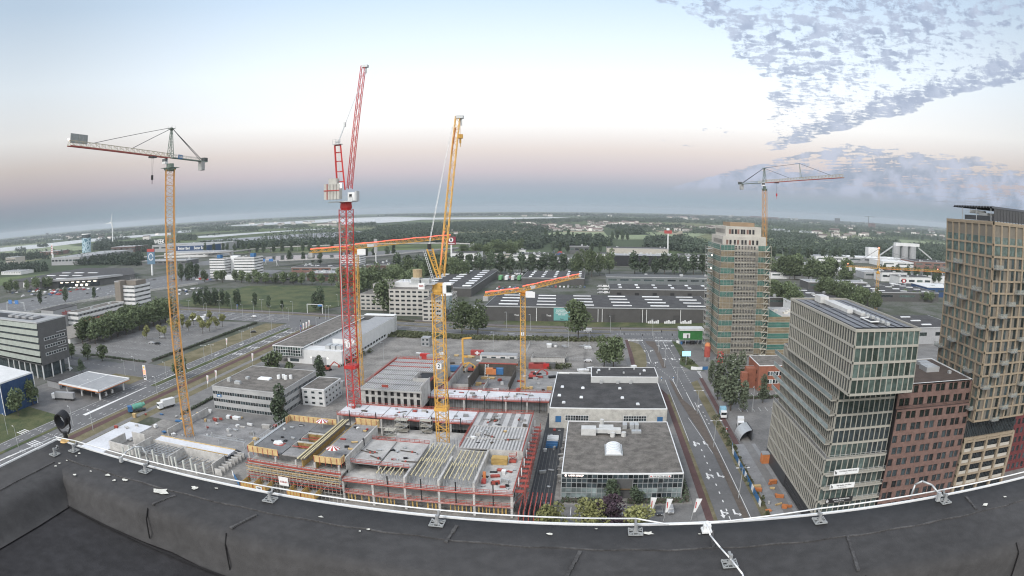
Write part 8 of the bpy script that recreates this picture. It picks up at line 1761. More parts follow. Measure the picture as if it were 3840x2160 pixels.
def flag(px, py, label, w=1.1, h=4.2, col=None, H=None, lean=0):
	x, y = G(px, py); T = thing('banner_flag', label, 'flag', (x, y, 0), 'banner flags'); H = H or 6.5
	part(T, 'pole', M_STEEL, lambda b: b.bar((x, y, 0), (x + lean, y, H), .12)); part(T, 'flag_cloth', col or M_TRIM, lambda b: b.hexa([(x + .1 + lean * .4, y - .02, H - h), (x + .1 + lean * .4 + w * .35, y - .02, H - h), (x + .1 + lean * .4 + w * .35, y + .03, H - h), (x + .1 + lean * .4, y + .03, H - h), (x + .08 + lean, y - .02, H), (x + .08 + lean + w, y - .02, H - .1), (x + .08 + lean + w, y + .03, H - .1), (x + .08 + lean, y + .03, H)]) ); part(T, 'flag_print', M_CRED, lambda b: b.box(x + .3 + lean * .6, y - .06, H - 1.6 - (h * .3), x + .55 + lean * .6, y - .03, H - 1.0))
for px, py, l, le in ((2432, 1950, 'leftmost white beach flag on the glass office parking', 0), (2488, 1955, 'middle white beach flag before the parked black car', .2), (2590, 1955, 'leaning white beach flag with red emblem beside the cycle path', .7), (780, 1460, 'white pole banner at the left road side', 0), (811, 1440, 'second white pole banner beside the first at the left road', 0), (947, 1372, 'white square sign flag at the corner of the grey office', 0), (850, 1340 - 30, 'white totem flag in the dry verge', 0), (1127, 1258, 'pale blue flag left of the four by the showroom', 0), (1137, 1250, 'second flag of the four by the showroom', 0), (1148, 1245, 'third flag of the four by the showroom', 0), (1158, 1238, 'red pole flag of the four by the showroom', 0), (2745, 1392, 'first white site banner at the scaffolded tower', 0), (2762, 1392, 'second white site banner at the scaffolded tower', 0), (2782, 1392, 'third white site banner at the scaffolded tower', 0), (889, 1172, 'blue flag pylon on the meadow edge', 0)): flag(px, py, l, 1.6 if px > 2300 else 1.2, 5.2 if px > 2700 else 4.2, M_BLUE if 'blue flag' in l else None, 7, le)
def small(name, label, cat, px, py, fn, z=0.2): x, y = G(px, py); T = thing(name, label, cat, (x, y, z)); fn(T, x, y); return T
def signboard(T, x, y, w, h, z, m, pole=M_STEEL): part(T, 'pole', pole, lambda b: b.box(x - .12, y, .2, x + .12, y + .2, z)); part(T, 'sign_board', m, lambda b: b.box(x - w / 2, y - .1, z, x + w / 2, y + .2, z + h))
small('digital_billboard', 'bright light blue digital billboard by the junction', 'billboard', 2572, 1370, lambda T, x, y: signboard(T, x, y, 4.6, 2.6, 5, mat('screen_blue', (.2, .5, .7), emit=(.35, .72, .9), estr=.9)))
small('advert_totem', 'red and white site totem at the foot of the scaffolded tower', 'sign', 2700, 1365, lambda T, x, y: (signboard(T, x, y, 3.4, 6.5, .3, M_REDP), part(T, 'logo', M_TRIM, lambda b: [b.box(x - 1, y - .2, 3 + k * .9, x + 1, y - .12, 3.3 + k * .9) for k in range(3)])))
small('site_silo', 'orange red silo standing at the scaffold foot', 'silo', 2650, 1355, lambda T, x, y: (part(T, 'drum', M_RAIL, lambda b: b.cyl(x, y, 2.6, 8.6, 1.7, 12)), part(T, 'drum_top', M_ORANGE, lambda b: b.cyl(x, y, 8.6, 10.2, 1.7, 12, 1.2)), part(T, 'leg', M_STEEL, lambda b: [b.bar((x + a, y + c, 0), (x + a, y + c, 2.6), .2) for a in (-1.2, 1.2) for c in (-1.2, 1.2)])))
T = thing('green_site_office', 'raised green and white clad site office with poster by the crossing', 'site office', (62, 368, 0)); part(T, 'green_wall', mat('bright_green', (.035, .15, .045), .6, .12, .8), lambda b: b.box(55.5, 366, 3, 70, 374, 8.6)); part(T, 'roof', M_WALLW, lambda b: b.box(55, 365.5, 8.6, 70.4, 374.5, 9.8)); part(T, 'poster', M_TRIM, lambda b: b.box(57.4, 365.9, 4, 61.8, 365.98, 7)); part(T, 'poster_figure', M_WALLD, lambda b: b.cyl(60.3, 365.9, 4.2, 6.3, .5, 6)); part(T, 'base', M_STEEL, lambda b: [b.box(x, 366.2, 0, x + .3, 373.8, 3) for x in (55.6, 59, 63, 67, 69.6)] + [b.box(55.4, 365.9, 2.7, 70.1, 374.1, 2.99)]); part(T, 'door', M_BLACK, lambda b: b.box(62, 366.1, .1, 65, 366.19, 2.6))
small('traffic_sign_frame', 'white direction sign gantry arm at the left crossing', 'sign', 640 + 2065 * q, 1000 + 705 * q, lambda T, x, y: (part(T, 'frame', M_TRIM, lambda b: [b.bar((x, y, 0), (x, y, 7.5), .35), b.bar((x, y, 7.5), (x + 14, y, 7.5), .35), b.bar((x + 14, y, 0), (x + 14, y, 7.5), .35)]), part(T, 'sign_board', mat('sign_blue', (.05, .15, .36), .5), lambda b: b.box(x + 10, y - .3, 6, x + 13.6, y - .2, 7.4))))
def tlight(X, Y, label, arm=0): T = thing('traffic_light', label, 'traffic light', (X, Y, .2), 'traffic lights at the junctions'); part(T, 'pole', M_STEEL, lambda b: [b.bar((X, Y, 0), (X, Y, 5.6 if arm else 3.2), .14)] + ([b.bar((X, Y, 5.6), (X + arm, Y, 5.6), .12)] if arm else [])); part(T, 'signal_head', M_BLACK, lambda b: b.box(X + arm - .25, Y - .3, (4.9 if arm else 2.6), X + arm + .25, Y - .05, (6.3 if arm else 4.0)))
for X, Y, l, a in ((22, 382, 'traffic light left of the left zebra', 0), (33.5, 378, 'traffic light on the left island tip', 0), (40.5, 379, 'tall traffic light arm over the crossing', 5), (52.5, 380, 'traffic light right of the right zebra', 0), (20.5, 399, 'traffic light across the avenue', 0), (-204, 398, 'traffic light on the left road median', 0), (-192, 400, 'traffic light near the showroom corner', 3), (-176, 404, 'traffic light past the showroom corner', 0)): tlight(X, Y, l, a)
for i, (px, py) in enumerate(((2480, 1428), (2525, 1426), (2705, 1550), (2724, 1620))): x, y = G(px, py); T = thing('bollard_sign', ('white keep-right bollard at the left road edge', 'white keep-right bollard on the median tip', 'red and white post at the closed cycle path', 'second red and white post by the barrier')[i], 'bollard', (x, y, .2)); part(T, 'post', M_TRIM, lambda b: b.box(x - .12, y - .12, .2, x + .12, y + .12, 2.0)); part(T, 'sign_face', M_BLUE if i < 2 else M_REDP, lambda b: b.box(x - .3, y - .18, 1.0, x + .3, y - .13, 1.6))
small('portable_toilet', 'orange container cabin by the building site gate beside the stepped tower', 'cabin', 2866, 1735, lambda T, x, y: (part(T, 'body', M_ORANGE, lambda b: b.box(x - 1.3, y - 1.3, .2, x + 1.3, y + 1.3, 3.4)), part(T, 'roof', M_WALLG, lambda b: b.box(x - 1.4, y - 1.4, 3.4, x + 1.4, y + 1.4, 3.7))))
T = thing('curved_shelter', 'curved grey shelter shell beside the stepped tower', 'shelter', (58, 206, 0)); part(T, 'shell', M_STEEL, lambda b: [b.quad((55.8 + 4.4 * (1 - math.cos(a * .26)) , 203, 4.2 * math.sin(a * .26)), (55.8 + 4.4 * (1 - math.cos(a * .26 + .26)), 203, 4.2 * math.sin(a * .26 + .26)), (55.8 + 4.4 * (1 - math.cos(a * .26 + .26)), 212, 4.2 * math.sin(a * .26 + .26)), (55.8 + 4.4 * (1 - math.cos(a * .26)), 212, 4.2 * math.sin(a * .26))) for a in range(6)]); part(T, 'frame', M_DSTEEL, lambda b: b.box(60.1, 203, 0, 60.4, 212, 4.4))
def fence(label, pts, m, h=2.0, cat='fence', step=2.4, mesh=False):
	T = thing('site_fence', label, cat, (pts[0][0], pts[0][1], 0))
	for p, q_ in zip(pts[:-1], pts[1:]):
		L = math.dist(p, q_); d = ((q_[0] - p[0]) / L, (q_[1] - p[1]) / L); n = max(1, int(L / step))
		if mesh: part(T, 'fence_mesh', m, lambda b: [b.bar((p[0], p[1], z), (q_[0], q_[1], z), .05) for z in (.3, .8, 1.3, h)] + [b.bar((p[0] + d[0] * L * k / (n * 3), p[1] + d[1] * L * k / (n * 3), .1), (p[0] + d[0] * L * k / (n * 3), p[1] + d[1] * L * k / (n * 3), h), .04) for k in range(n * 3 + 1)])
		else: 
			for k in range(n): part(T, 'panel', m if (k % 4) else M_TRIM, lambda b: b.obox(p, d, L * k / n + .05, L * (k + 1) / n - .05, -.04, .04, .25, .25 + h))
fence('blue and white hoarding panels along the right road', [(50.4, 150), (50.6, 192), (51.5, 197)], M_BLUE, 1.9); fence('blue hoarding around the site at the junction', [(52.9, 305), (56, 304), (62, 305)], M_BLUE, 1.7); fence('blue hoarding behind the zebra crossing', [(54, 370), (57, 365)], M_BLUE, 1.7)
fence('grey wire fence along the rear yard', [(-35, 330), (-35, 362), (-22, 363)], M_STEEL, 2.2, mesh=True); fence('grey wire fence between the rear lots', [(-2, 300), (-2, 352)], M_DSTEEL, 2.2, mesh=True); fence('blue hoarding in the gap left of the timber trays', [(-108, 150), (-101, 143)], M_BLUE, 1.8); fence('fence behind the containers', [(-24, 322), (2, 322)], M_STEEL, 2.2, mesh=True)
# vehicles
CARS = [(2470, 1925, 1.57, 'dark grey', 'large dark parked car with front to the viewer before the glass office'), (2512, 1918, 1.57, 'silver', 'small silver car right of the large dark one before the glass office'), (950, 1248, .45, 'black', 'dark car driving on the left road near the junction'), (953, 1190, 0, 'white', 'white car crossing the avenue junction'), (770, 1186, 0, 'white', 'white car on the avenue before the meadow clump'), (1100, 1358, 0, 'white', 'white car under the showroom window strip'), (2205, 1358, 0, 'white', 'white car behind the workshop roof'), (607, 1268, .3, 'silver', 'silver car alone in the car park'), (568, 1290, .2, 'silver', 'left car of the pair in the car park'), (591, 1292, .2, 'black', 'right black car of the pair in the car park'), (262, 1387, 0, 'silver', 'car parked at the louvred office columns'), (122, 1130, .5, 'dark grey', 'dark car on the near motorway lane')]
for px, py, rz, c, l in CARS: x, y = G(px, py); car(x, y, rz, c, l)
def cars(n, box, label, group, cols, van=.0, rz=(0, 1.57), z=0, ls=1.0):
	for i in range(n): px, py = rr.uniform(box[0], box[2]), rr.uniform(box[1], box[3]); x, y = G(px, py); v = rr.random() < van; t = car(x, y, rr.choice(rz) + rr.uniform(-.05, .05), rr.choice(cols), label, group, v, True); t.scale = (ls,) * 3
C3 = ['white', 'silver', 'dark grey', 'black', 'grey', 'blue', 'red', 'white']
for i in range(14): x = -60 + i * 4.2; car(x, 632 + (i % 2) * 1, 1.57, C3[i % 8], 'car parked in the rear yard row before the domed warehouse', 'cars in the rear yard row', i % 3 == 0)
for i in range(9): car(10 + (i % 3) * 5, 590 + (i // 3) * 24, 0, 'white' if i % 3 else 'silver', 'white van in the lane between the warehouses', 'vans between the warehouses', True)
for i in range(34): car(-92 + (i % 6) * 5.4, 560 + (i // 6) * 13, 1.57, C3[(i * 5) % 8], 'car in the lorry park right of the rooflight warehouse', 'cars in the lorry park')
for i in range(8): x = -100 + i * 7; Tt = thing('trailer', 'box trailer in the row at the back of the lorry park', 'trailer', (x, 690, 0), 'trailers in the lorry park'); part(Tt, 'box_body', [mat('trailer_green', (.12, .30, .14), .6), M_TRIM, M_WALLW][i % 3], lambda b: b.box(x - 1.6, 684, 1.2, x + 1.6, 698, 5.4)); part(Tt, 'wheel', M_TYRE, lambda b: [b.box(x - 1.5, 692 + k * 2, 0, x + 1.5, 693.2 + k * 2, 1.1) for k in range(2)])
cars(34, (100, 1085, 230, 1110), 'car packed on the lot before the left showroom', 'cars before the left showroom', C3, ls=1.35); cars(26, (662, 1082, 760, 1108), 'car packed on the lot beyond the meadow', 'cars beyond the meadow', C3, ls=1.1); cars(24, (2860, 1180, 2900, 1205), 'car on the estate street right of the scaffolded tower', 'cars on the estate street', C3); cars(20, (230, 1080, 380, 1090), 'car on the lot under the lit showroom front', 'cars under the lit front', C3, ls=1.3)
cars(26, (1960, 948, 2120, 962), 'vehicle parked among the low estate roofs', 'vehicles among estate roofs', C3, .3, ls=1.6); cars(22, (1900, 1020, 1990, 1050), 'car on the lot by the domed warehouse', 'cars by the domed warehouse', C3, .3); cars(16, (560, 1050, 1000, 1052), 'vehicle passing on the motorway behind the towers', 'vehicles on the motorway', C3, .2, (0,), ls=1.3); cars(12, (30, 1120, 430, 1080), 'vehicle on the left motorway lanes', 'vehicles on the left motorway', C3, .2, (1.2,))
cars(18, (2880, 1225, 2905, 1300), 'vehicle behind the stepped tower edge', 'vehicles behind the tower edge', C3) if 0 else None
car(*G(2204, 1245), 0, 'white', 'white van driving along the avenue behind the single round tree', None, True)
def lorry(x, y, rz, label, cab, box, mixer=False, L=8.5):
	T = thing('lorry', label, 'lorry', (x, y, .2), None, rz); b = lambda n, m, f: (lambda B: (setattr(B, 'o', (0, 0, 0)), f(B), B.build(n, m, T)))(MB(T))
	b('cab', cab, lambda B: [B.box(-L / 2, -1.2, .6, -L / 2 + 2.1, 1.2, 3.0)]); b('windscreen', G_DARK, lambda B: B.box(-L / 2 - .03, -1.1, 1.7, -L / 2, 1.1, 2.7)); b('chassis', M_DSTEEL, lambda B: B.box(-L / 2 + 2.1, -1, .6, L / 2, 1, 1.0))
	if mixer: b('drum', box, lambda B: [B.tube([(-L / 2 + 2.6, 0, 2.1), (-L / 2 + 4, 0, 2.5), (L / 2 - 1.6, 0, 2.7)], 1.25, 12), B.tube([(L / 2 - 1.6, 0, 2.7), (L / 2 - .2, 0, 3.2)], .8, 10)])
	else: b('load_box', box, lambda B: B.box(-L / 2 + 2.3, -1.25, 1.0, L / 2, 1.25, 3.8))
	for sx in (-.36, .1, .36):
		for sy in (-1, 1): b('wheel', M_TYRE, lambda B: B.prism([(L * sx + .5 * math.cos(a * .785), sy * 1.0 + 0) for a in range(2)] + [(L * sx - .5, sy * 1.0 + .3), (L * sx + .5, sy * 1.0 + .3)], 0, .95))
for px, py, rz, l, c, bx, mx, L in ((515, 1545, .9, 'blue and green concrete mixer lorry beside the left crane site', M_BLUE, mat('mixer_green', (.10, .28, .22), .6), True, 9), (625, 1530, 1.2, 'pale lorry standing right of the mixer lorry', M_TRIM, M_WALLW, False, 9), (240, 1500, .3, 'pale tanker lorry at the petrol station', M_TRIM, M_WALLG, False, 15), (742, 1205, .1, 'white trailer parked behind the car park trees', M_TRIM, M_TRIM, False, 14), (2710, 1565, 1.5, 'pale blue van on the closed lane right of the road', M_TRIM, mat('van_blue', (.2, .36, .45), .5), False, 5.5), (2775, 1605, 1.4, 'white van at the parking lot fence', M_TRIM, M_WALLW, False, 5.5)): x, y = G(px, py); lorry(x, y, rz, l, c, bx, mx, L)
# containers, cabins, machines and stacks of the site
def cabin(x, y, w, d, h, label, m, floors=1, n=1, group=None):
	T = thing('site_cabin', label, 'cabin', (x, y, 0), group)
	for f in range(floors):
		for k in range(n): part(T, 'cabin_unit', m, lambda b: b.box(x + k * w / n + .04, y, f * h + .15, x + (k + 1) * w / n - .04, y + d, (f + 1) * h)); part(T, 'window', G_DARK, lambda b: b.box(x + (k + .25) * w / n, y - .06, f * h + 1.1, x + (k + .75) * w / n, y - .01, f * h + 2.2))
	part(T, 'roof', M_WALLG, lambda b: b.box(x - .1, y - .1, floors * h + .02, x + w + .1, y + d + .1, floors * h + .2))
def G2(px, py): return G(px, py)
x, y = G(1800, 1372); cabin(x, y, 19, 6, 2.9, 'two storey row of white site cabins with four windows', M_WALLW, 2, 4); x, y = G(1580, 1300 + 0); cabin(x, y, 5, 6, 2.6, 'pair of pale storage units in the rear yard', M_WALLG, 2, 2)
for i, (px, py, w, m, l) in enumerate(((1982, 1383, 5, M_REDP, 'left red container of the row right of the yellow mast'), (2000, 1383, 5, M_REDP, 'second red container of the row'), (2022, 1383, 5, M_CRED, 'third red container of the row'), (2045, 1382, 5, M_WALLD, 'dark container ending the red row'), (1822, 1404, 4.6, M_ORANGE, 'orange container above the excavation wall'), (1848, 1404, 4.6, M_BLUE, 'blue container above the excavation wall'), (1830, 1380, 6, M_ORANGE, 'orange hut before the white cabins'), (1765, 1332, 7, M_REDP, 'red first aid container with white cross'), (1575, 1345, 5, M_CRED, 'red container beside the white one behind the precast building'), (1600, 1350, 7, M_WALLG, 'white container behind the precast building'), (1250, 1450, 5, M_WALLG, 'grey container behind the red mast'))):
	z = 6.1 if 'excavation' in l else .1; x, y = G(px, py, z); T = thing('container', l, 'container', (x, y, z)); part(T, 'body', m, lambda b: b.box(x, y, z, x + w, y + 2.5, z + 2.7)); part(T, 'rib', m, lambda b: [b.box(x + .3 + k * .8, y - .08, z + .1, x + .6 + k * .8, y, z + 2.6) for k in range(int(w / .8))])
	if 'cross' in l: part(T, 'white_cross', M_TRIM, lambda b: [b.box(x + 2.4, y - .14, z + 1, x + 5, y - .09, z + 1.7), b.box(x + 3.3, y - .15, z + .4, x + 4.1, y - .10, z + 2.4)])
def excavator(x, y, label, m=M_ORANGE, z=0): T = thing('excavator', label, 'excavator', (x, y, z)); part(T, 'track', M_BLACK, lambda b: [b.box(x - 2, y - 1.4, z, x + 2, y - .7, z + .9), b.box(x - 2, y + .7, z, x + 2, y + 1.4, z + .9)]); part(T, 'body', m, lambda b: b.box(x - 1.8, y - 1.3, z + 1, x + 1.4, y + 1.3, z + 2.3)); part(T, 'cab', M_BLACK, lambda b: b.box(x + .2, y - 1.3, z + 2.31, x + 1.5, y - .2, z + 3.2)); part(T, 'boom', m, lambda b: [b.bar((x + 1.2, y, z + 2), (x + 4.2, y, z + 5), .5), b.bar((x + 4.2, y, z + 5), (x + 7, y, z + 3.4), .4), b.box(x + 6.4, y - .6, z + 2.2, x + 7.3, y + .6, z + 3.3)])
for px, py, l, m in ((1770, 1395, 'orange red excavator before the white cabins', M_RAIL), (1888, 1385, 'small orange machine right of the white cabins', M_ORANGE), (1730, 1395, 'yellow excavator left of the white cabins', M_YEL), (1998, 1420, 'small red loader right of the yellow mast', M_REDP), (1228, 1390, 'orange excavator behind the cabins near the red mast', M_RAIL)): excavator(*G(px, py), l, m)
x, y = G(1737, 1395); T = thing('drilling_rig', 'yellow drilling rig with upright mast and bent head', 'drilling rig', (x, y, 0)); part(T, 'mast', M_YEL, lambda b: [b.bar((x, y, 1), (x, y, 17), .8), b.bar((x, y, 17), (x + 4.5, y, 17.6), .7)]); part(T, 'body', M_BLUE, lambda b: [b.box(x - 7, y - 1.5, .6, x - .6, y + 1.5, 3)]); part(T, 'arm', M_YEL, lambda b: [b.bar((x, y, 4), (x + 3, y, 5), .6), b.bar((x, y, 8), (x + 2.4, y, 8), .9)])
KM = [M_TRIM, M_RAIL, M_TIMB, M_STEEL, M_WALLG, M_CONC2, M_BLACK, M_CONC, M_BARK, M_WALLW]
def stacks(n, box, z, label, group, mats, s=1.0, seed=1, lo=True):
	r = random.Random(seed)
	for i in range(n):
		x, y = r.uniform(box[0], box[2]), r.uniform(box[1], box[3]); m = r.choice(mats); w, d, h = r.uniform(.6, 2.6) * s, r.uniform(.4, 1.4) * s, r.uniform(.25, 1.1) * s
		T = thing('material_stack', label, 'material stack', (x, y, z), group, r.uniform(-.5, .5)); B = MB(T); B.o = (0, 0, 0)
		for k in range(r.randint(2, 4)): B.box(-w / 2 + r.uniform(-.1, .1), -d / 2 + r.uniform(-.1, .1), .02 + k * h / 3, w / 2, d / 2, k * h / 3 + h / 4)
		B.build('layer', m, T); B = MB(T); B.o = (0, 0, 0); B.bar((-w / 2, -d / 2 - .06, 0), (-w / 2, -d / 2 - .06, h), .07); B.bar((w / 2, -d / 2 - .06, 0), (w / 2, -d / 2 - .06, h), .07); B.build('strap', M_DSTEEL, T)
stacks(14, (-27.5, 148, -19.5, 162), 7.2, 'small pile of props and frames on the open floor at the right front room', 'piles in the right front room', [M_STEEL, M_BLACK, M_RAIL, M_TRIM], 1, 2); stacks(10, (-64, 154, -48, 169), 10.15, 'loose red or dark item on the ribbed decks', 'items on the left ribbed decks', [M_BLACK, M_REDP, M_STEEL, M_BLACK], .6, 3); stacks(18, (-36.5, 171, -19.5, 203), 10.15, 'loose timber or red item on the big ribbed deck', 'items on the big ribbed deck', KM, .75, 4)
stacks(18, (-88, 201, -39, 211), 7.2, 'bundle lying on the pale slab behind the courtyard', 'bundles on the first pale slab', KM, .9, 5); stacks(14, (-65, 236, -17, 245), 5.0, 'bundle lying on the long rear pale slab', 'bundles on the rear pale slab', KM, .9, 6); stacks(22, (-66, 213.5, -17, 233), .25, 'material lying in the trench between the pale slabs', 'material between the slabs', KM, 1.4, 7); stacks(20, (-59, 250, -37, 286), .25, 'material on the floor of the excavation', 'material in the excavation', [M_TRIM, M_RAIL, M_TIMB, M_CONC, M_STEEL], 1.3, 8)
stacks(26, (-33, 250, -16.5, 298), .22, 'stacked material beside the short yellow crane', 'material beside the short crane', KM, 1.5, 9); stacks(34, (-100, 292, -38, 330), .2, 'stacked material in the rear storage yard', 'material in the rear storage yard', KM, 1.9, 10); stacks(20, (-150, 166, -101, 191), .62, 'timber and steel lying on the left slab', 'material on the left slab', KM, 1.1, 11); stacks(14, (-160, 192, -116, 203), .2, 'bags and boards before the grey panelled office', 'material before the grey office', [M_TRIM, M_TIMB, M_RAIL, M_CONC], 1.4, 12)
stacks(14, (-99, 183, -68, 198), .25, 'formwork material between the formwork building and pale slab', 'material behind the formwork building', [M_TIMB, M_CREAM, M_RAIL, M_STEEL], 1.6, 13); stacks(9, (-96, 150, -88, 174), 11.65, 'small item on the dark rebar deck', 'items on the rebar deck', [M_BLACK, M_TRIM, M_STEEL, M_WALLD], .7, 14); stacks(9, (-74, 152, -67, 177), 11.65, 'item on the grey deck right of the yellow slot', 'items right of the slot', [M_BLACK, M_TRIM, M_TIMB, M_REDP], .8, 15); stacks(14, (-183, 148, -154, 200), .3, 'material around the yard left of the crane', 'material left of the crane', [M_BLUE, M_TRIM, M_RAIL, M_CONC, M_TIMB], 1.3, 16); stacks(10, (-14.6, 150, -9, 230), .32, 'item lying on the black working lane', 'items on the black lane', [M_TRIM, M_STEEL, M_REDP, M_WALLG], .9, 17); stacks(10, (-8.1, 159, -7, 215), .2, 'rubble pile along the glass office side wall', 'rubble along the office wall', [M_CONC, M_CONC2], .8, 18)
stacks(12, (51.5, 146, 60, 170), .25, 'building material behind the blue hoarding', 'material behind the hoarding', [M_TIMB, M_CONC, M_ORANGE], 1, 19); stacks(10, (-6, 300, 26, 304), .2, 'wrapped pallet in the row along the rear fence', 'wrapped pallets along the fence', [M_TRIM, M_WALLG], 2.2, 20); stacks(10, (-24, 352, 0, 357), .2, 'wall element stored at the back of the yard', 'wall elements at the yard back', [M_TRIM, M_WALLG], 2.0, 21)
for k, (x0, y0, x1, y1, h) in enumerate(((-60, 262, -53, 262.4, 3), (-46, 262, -45.6, 274, 2.4), (-35, 252, -34.6, 262, 2.6), (-66, 293, -60, 293.4, 2.2), (-54, 296, -30, 296.4, 1.8), (-30, 318, -12, 318.4, 2.4), (-30.4, 318, -30, 330, 2.4), (-12.4, 318, -12, 330, 2.4), (-84, 214, -70, 214.4, 2.6), (-58, 222, -42, 222.4, 2.2))):
	T = thing('concrete_barrier', 'low concrete wall piece standing in the rear working area', 'wall', (x0, y0, .2), 'low walls of the rear area'); part(T, 'wall_panel', M_CONC, lambda b: b.box(x0, y0, .2, x1, y1, h)); part(T, 'starter_bars', M_BARK, lambda b: [b.bar((x0 + (x1 - x0) * q_ / 12, y0 + (y1 - y0) * q_ / 12, h), (x0 + (x1 - x0) * q_ / 12, y0 + (y1 - y0) * q_ / 12, h + .7), .08) for q_ in range(13)])
for k in range(14):
	x, y = rr.choice(((U(-88, -40), U(201, 211)), (U(-64, -18), U(236, 245)), (U(-64, -48), U(153, 169)), (U(-36, -20), U(172, 202)))); z = 7.2 if 200 < y < 212 and x < -38 else (5.0 if y > 235 else 10.15)
	T = thing('rebar_bundle', 'thin dark bar bundle lying on a concrete deck', 'bar bundle', (x, y, z), 'bar bundles on the decks'); a = U(0, 3); part(T, 'bars', M_BARK, lambda b: b.bar((x, y, z + .2), (x + 5 * math.cos(a), y + 3 * math.sin(a), z + .25), .3, .2)); part(T, 'tie', M_RAIL, lambda b: b.box(x + 1.2 * math.cos(a) - .25, y + .7 * math.sin(a) - .25, z + .02, x + 1.2 * math.cos(a) + .25, y + .7 * math.sin(a) + .25, z + .45))
for k in range(7): x = -16.5 + k * 1.3; T = thing('frame_stack', 'upright red and white formwork frame stored beside the near end of the black lane', 'formwork frame', (x, 146, 0), 'upright formwork frames'); part(T, 'frame', M_TRIM, lambda b: [b.box(x, 142, .3, x + .12, 154, 3.6)]); part(T, 'rail', M_RAIL, lambda b: [b.box(x - .05, 141.8, 3.61, x + .2, 154.2, 3.85), b.box(x - .05, 141.7, .3, x + .2, 141.95, 3.6)]); part(T, 'brace', M_DSTEEL, lambda b: [b.bar((x + .2, 143 + q_ * 2, .4), (x + .2, 144.6 + q_ * 2, 3.4), .12) for q_ in range(5)])
for x, y, l in ((-11.6, 205, 'stack of white planks and boards at the top of the black lane'), (-11.6, 199, 'blue trailer frame with pipes on the black lane')): T = thing('plank_stack', l, 'stack', (x, y, .3)); part(T, 'plank', M_TRIM if y > 200 else M_BLUE, lambda b: [b.box(x - 2, y - 2 + k * .7, .3 + (k % 3) * .35, x + 2, y - 1.6 + k * .7, .6 + (k % 3) * .35) for k in range(7)]); part(T, 'bearer', M_DSTEEL, lambda b: [b.box(x - 1.6, y - 2, .1, x - 1.4, y + 3, .29), b.box(x + 1.4, y - 2, .1, x + 1.6, y + 3, .29)])
T = thing('timber_stack', 'big stack of yellow beams in the right front room', 'stack', (-25, 166, 7.2)); part(T, 'beam_layer', M_TIMY, lambda b: [b.box(-27, 164.6, 7.3 + k * .42, -22.4, 167.2, 7.62 + k * .42) for k in range(5)]); part(T, 'bearer', M_TIMB, lambda b: [b.box(-26.4 + k * 1.7, 164.5, 7.2, -26.2 + k * 1.7, 167.3, 7.29) for k in range(3)])
T = thing('scissor_lift', 'red scissor lift in the corner beside the yellow beams', 'lift', (-20.5, 167.5, 7.2)); part(T, 'platform', M_RAIL, lambda b: rails(b, [(-22, 166.5), (-20, 166.5), (-20, 168.4)], 9.2)); part(T, 'base', M_RAIL, lambda b: b.box(-22, 166.5, 7.4, -20, 168.4, 8)); part(T, 'scissor', M_DSTEEL, lambda b: [b.bar((-22, 167, 8), (-20, 167, 9.2), .1), b.bar((-20, 167, 8), (-22, 167, 9.2), .1)])
T = thing('manlift', 'small red and orange machine standing by the third cross wall', 'machine', (-27, 152, 7.2)); part(T, 'body', M_REDP, lambda b: b.box(-27.6, 151, 7.3, -26.4, 152.4, 8.3)); part(T, 'mast', M_ORANGE, lambda b: b.box(-27.4, 152.4, 7.4, -26.6, 153, 10.2))
def scaff(x, y, w, d, z, h, label): T = thing('scaffold_stair', label, 'scaffold', (x, y, z)); part(T, 'frame', M_SCAF, lambda b: [b.bar((x + a, y + c, z), (x + a, y + c, z + h), .12) for a in (0, w / 2, w) for c in (0, d)] + [b.bar((x, y, z + k), (x + w, y, z + k), .1) for k in range(1, int(h) + 1)]); part(T, 'stair_flight', M_STEEL, lambda b: [b.bar((x + (w if k % 2 else 0), y + .3, z + k * 2), (x + (0 if k % 2 else w), y + .3, z + k * 2 + 2), .6, .12) for k in range(int(h / 2))]); part(T, 'landing', M_PLANK, lambda b: [b.box(x, y, z + k * 2 - .06, x + w, y + d, z + k * 2 + .06) for k in range(1, int(h / 2) + 1)])
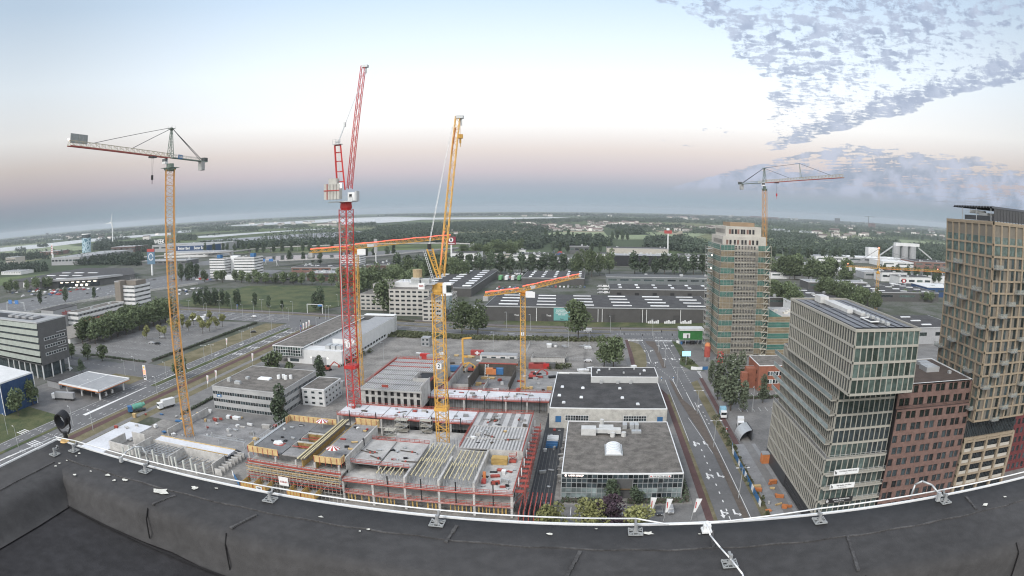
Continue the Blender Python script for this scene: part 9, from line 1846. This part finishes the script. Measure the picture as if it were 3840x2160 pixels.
scaff(-66, 195, 4.6, 3, .2, 9, 'grey scaffold stair tower at the left of the courtyard'); scaff(-57, 196, 4, 2.4, .2, 8, 'second scaffold stair in the courtyard'); scaff(-64.5, 179, 3.5, 3, .2, 11, 'scaffold tower between courtyard and formwork building'); scaff(-113, 238, 4, 3, 0, 7, 'steel stair beside the white portable cabins')
sheetlabels()
# pieces of a part go one level deeper
NEST = dict(cab_window='operator_cab', cab_frame='operator_cab', cab_grille='operator_cab', poster_figure='poster', flag_print='flag_cloth', lettering='sign_board banner', strap='layer', tie='bars', roof_edge='roof', panel_waler='formwork_panel', frame_leg='frame', roof_unit='roof', roof_vent='roof', skylight='roof', logo='sign_board', banner_logo='banner', sign_logo='sign_board', emblem_disc='sign_board', emblem_bird='sign_board', emblem_text='sign_board', ring='sign_board', red_cap='sign_board', lamp_head='arm', ribs='body', rib='body', cab='body', windscreen='cab', white_cross='body', solar_panel='roof', roof_hatch='roof', windows='wall', window='wall core_wall frame_grid curtain_wall_frame tower_frame', loading_door='wall', roller_door='wall', downpipe='wall', hook_block='trolley', hoist_rope='trolley', sign_face='post', starter_bars='wall_panel', orange_band='fascia', drum_cap='corner_drum', handrail='terrace_slab', hatch_frame='roof')
for T in [o for o in SC.objects if o.type == 'EMPTY' and o.parent is None]:
	kids = {}
	for c in T.children: kids.setdefault(c.name.split('.')[0], []).append(c)
	for k, ps in NEST.items():
		if k not in kids: continue
		for p in ps.split():
			q_ = kids.get(p)
			if q_ and q_[0].parent is T and p != k and not q_[0].rotation_euler.z and q_[0].location.length < 1e-6:
				for c in kids[k]:
					if not len(c.children): c.parent = q_[0]
				break
# ---------------------------------------------------------------- haze
def haze():
	b = MB(); b.box(-17000, -3000, -1, 17000, 17300, 150); o = b.build('haze', None)
	m = bpy.data.materials.new('haze'); m.use_nodes = True; t = m.node_tree
	t.nodes.remove(t.nodes['Principled BSDF']); v = t.nodes.new('ShaderNodeVolumePrincipled')
	v.inputs['Color'].default_value = (.62, .69, .75, 1); v.inputs['Density'].default_value = HAZE_D
	v.inputs['Anisotropy'].default_value = 0.1
	t.links.new(v.outputs[0], t.nodes['Material Output'].inputs['Volume'])
	o.data.materials.clear(); o.data.materials.append(m)
	tag(o, kind='stuff')
HAZE_D = 6.5e-5
haze()
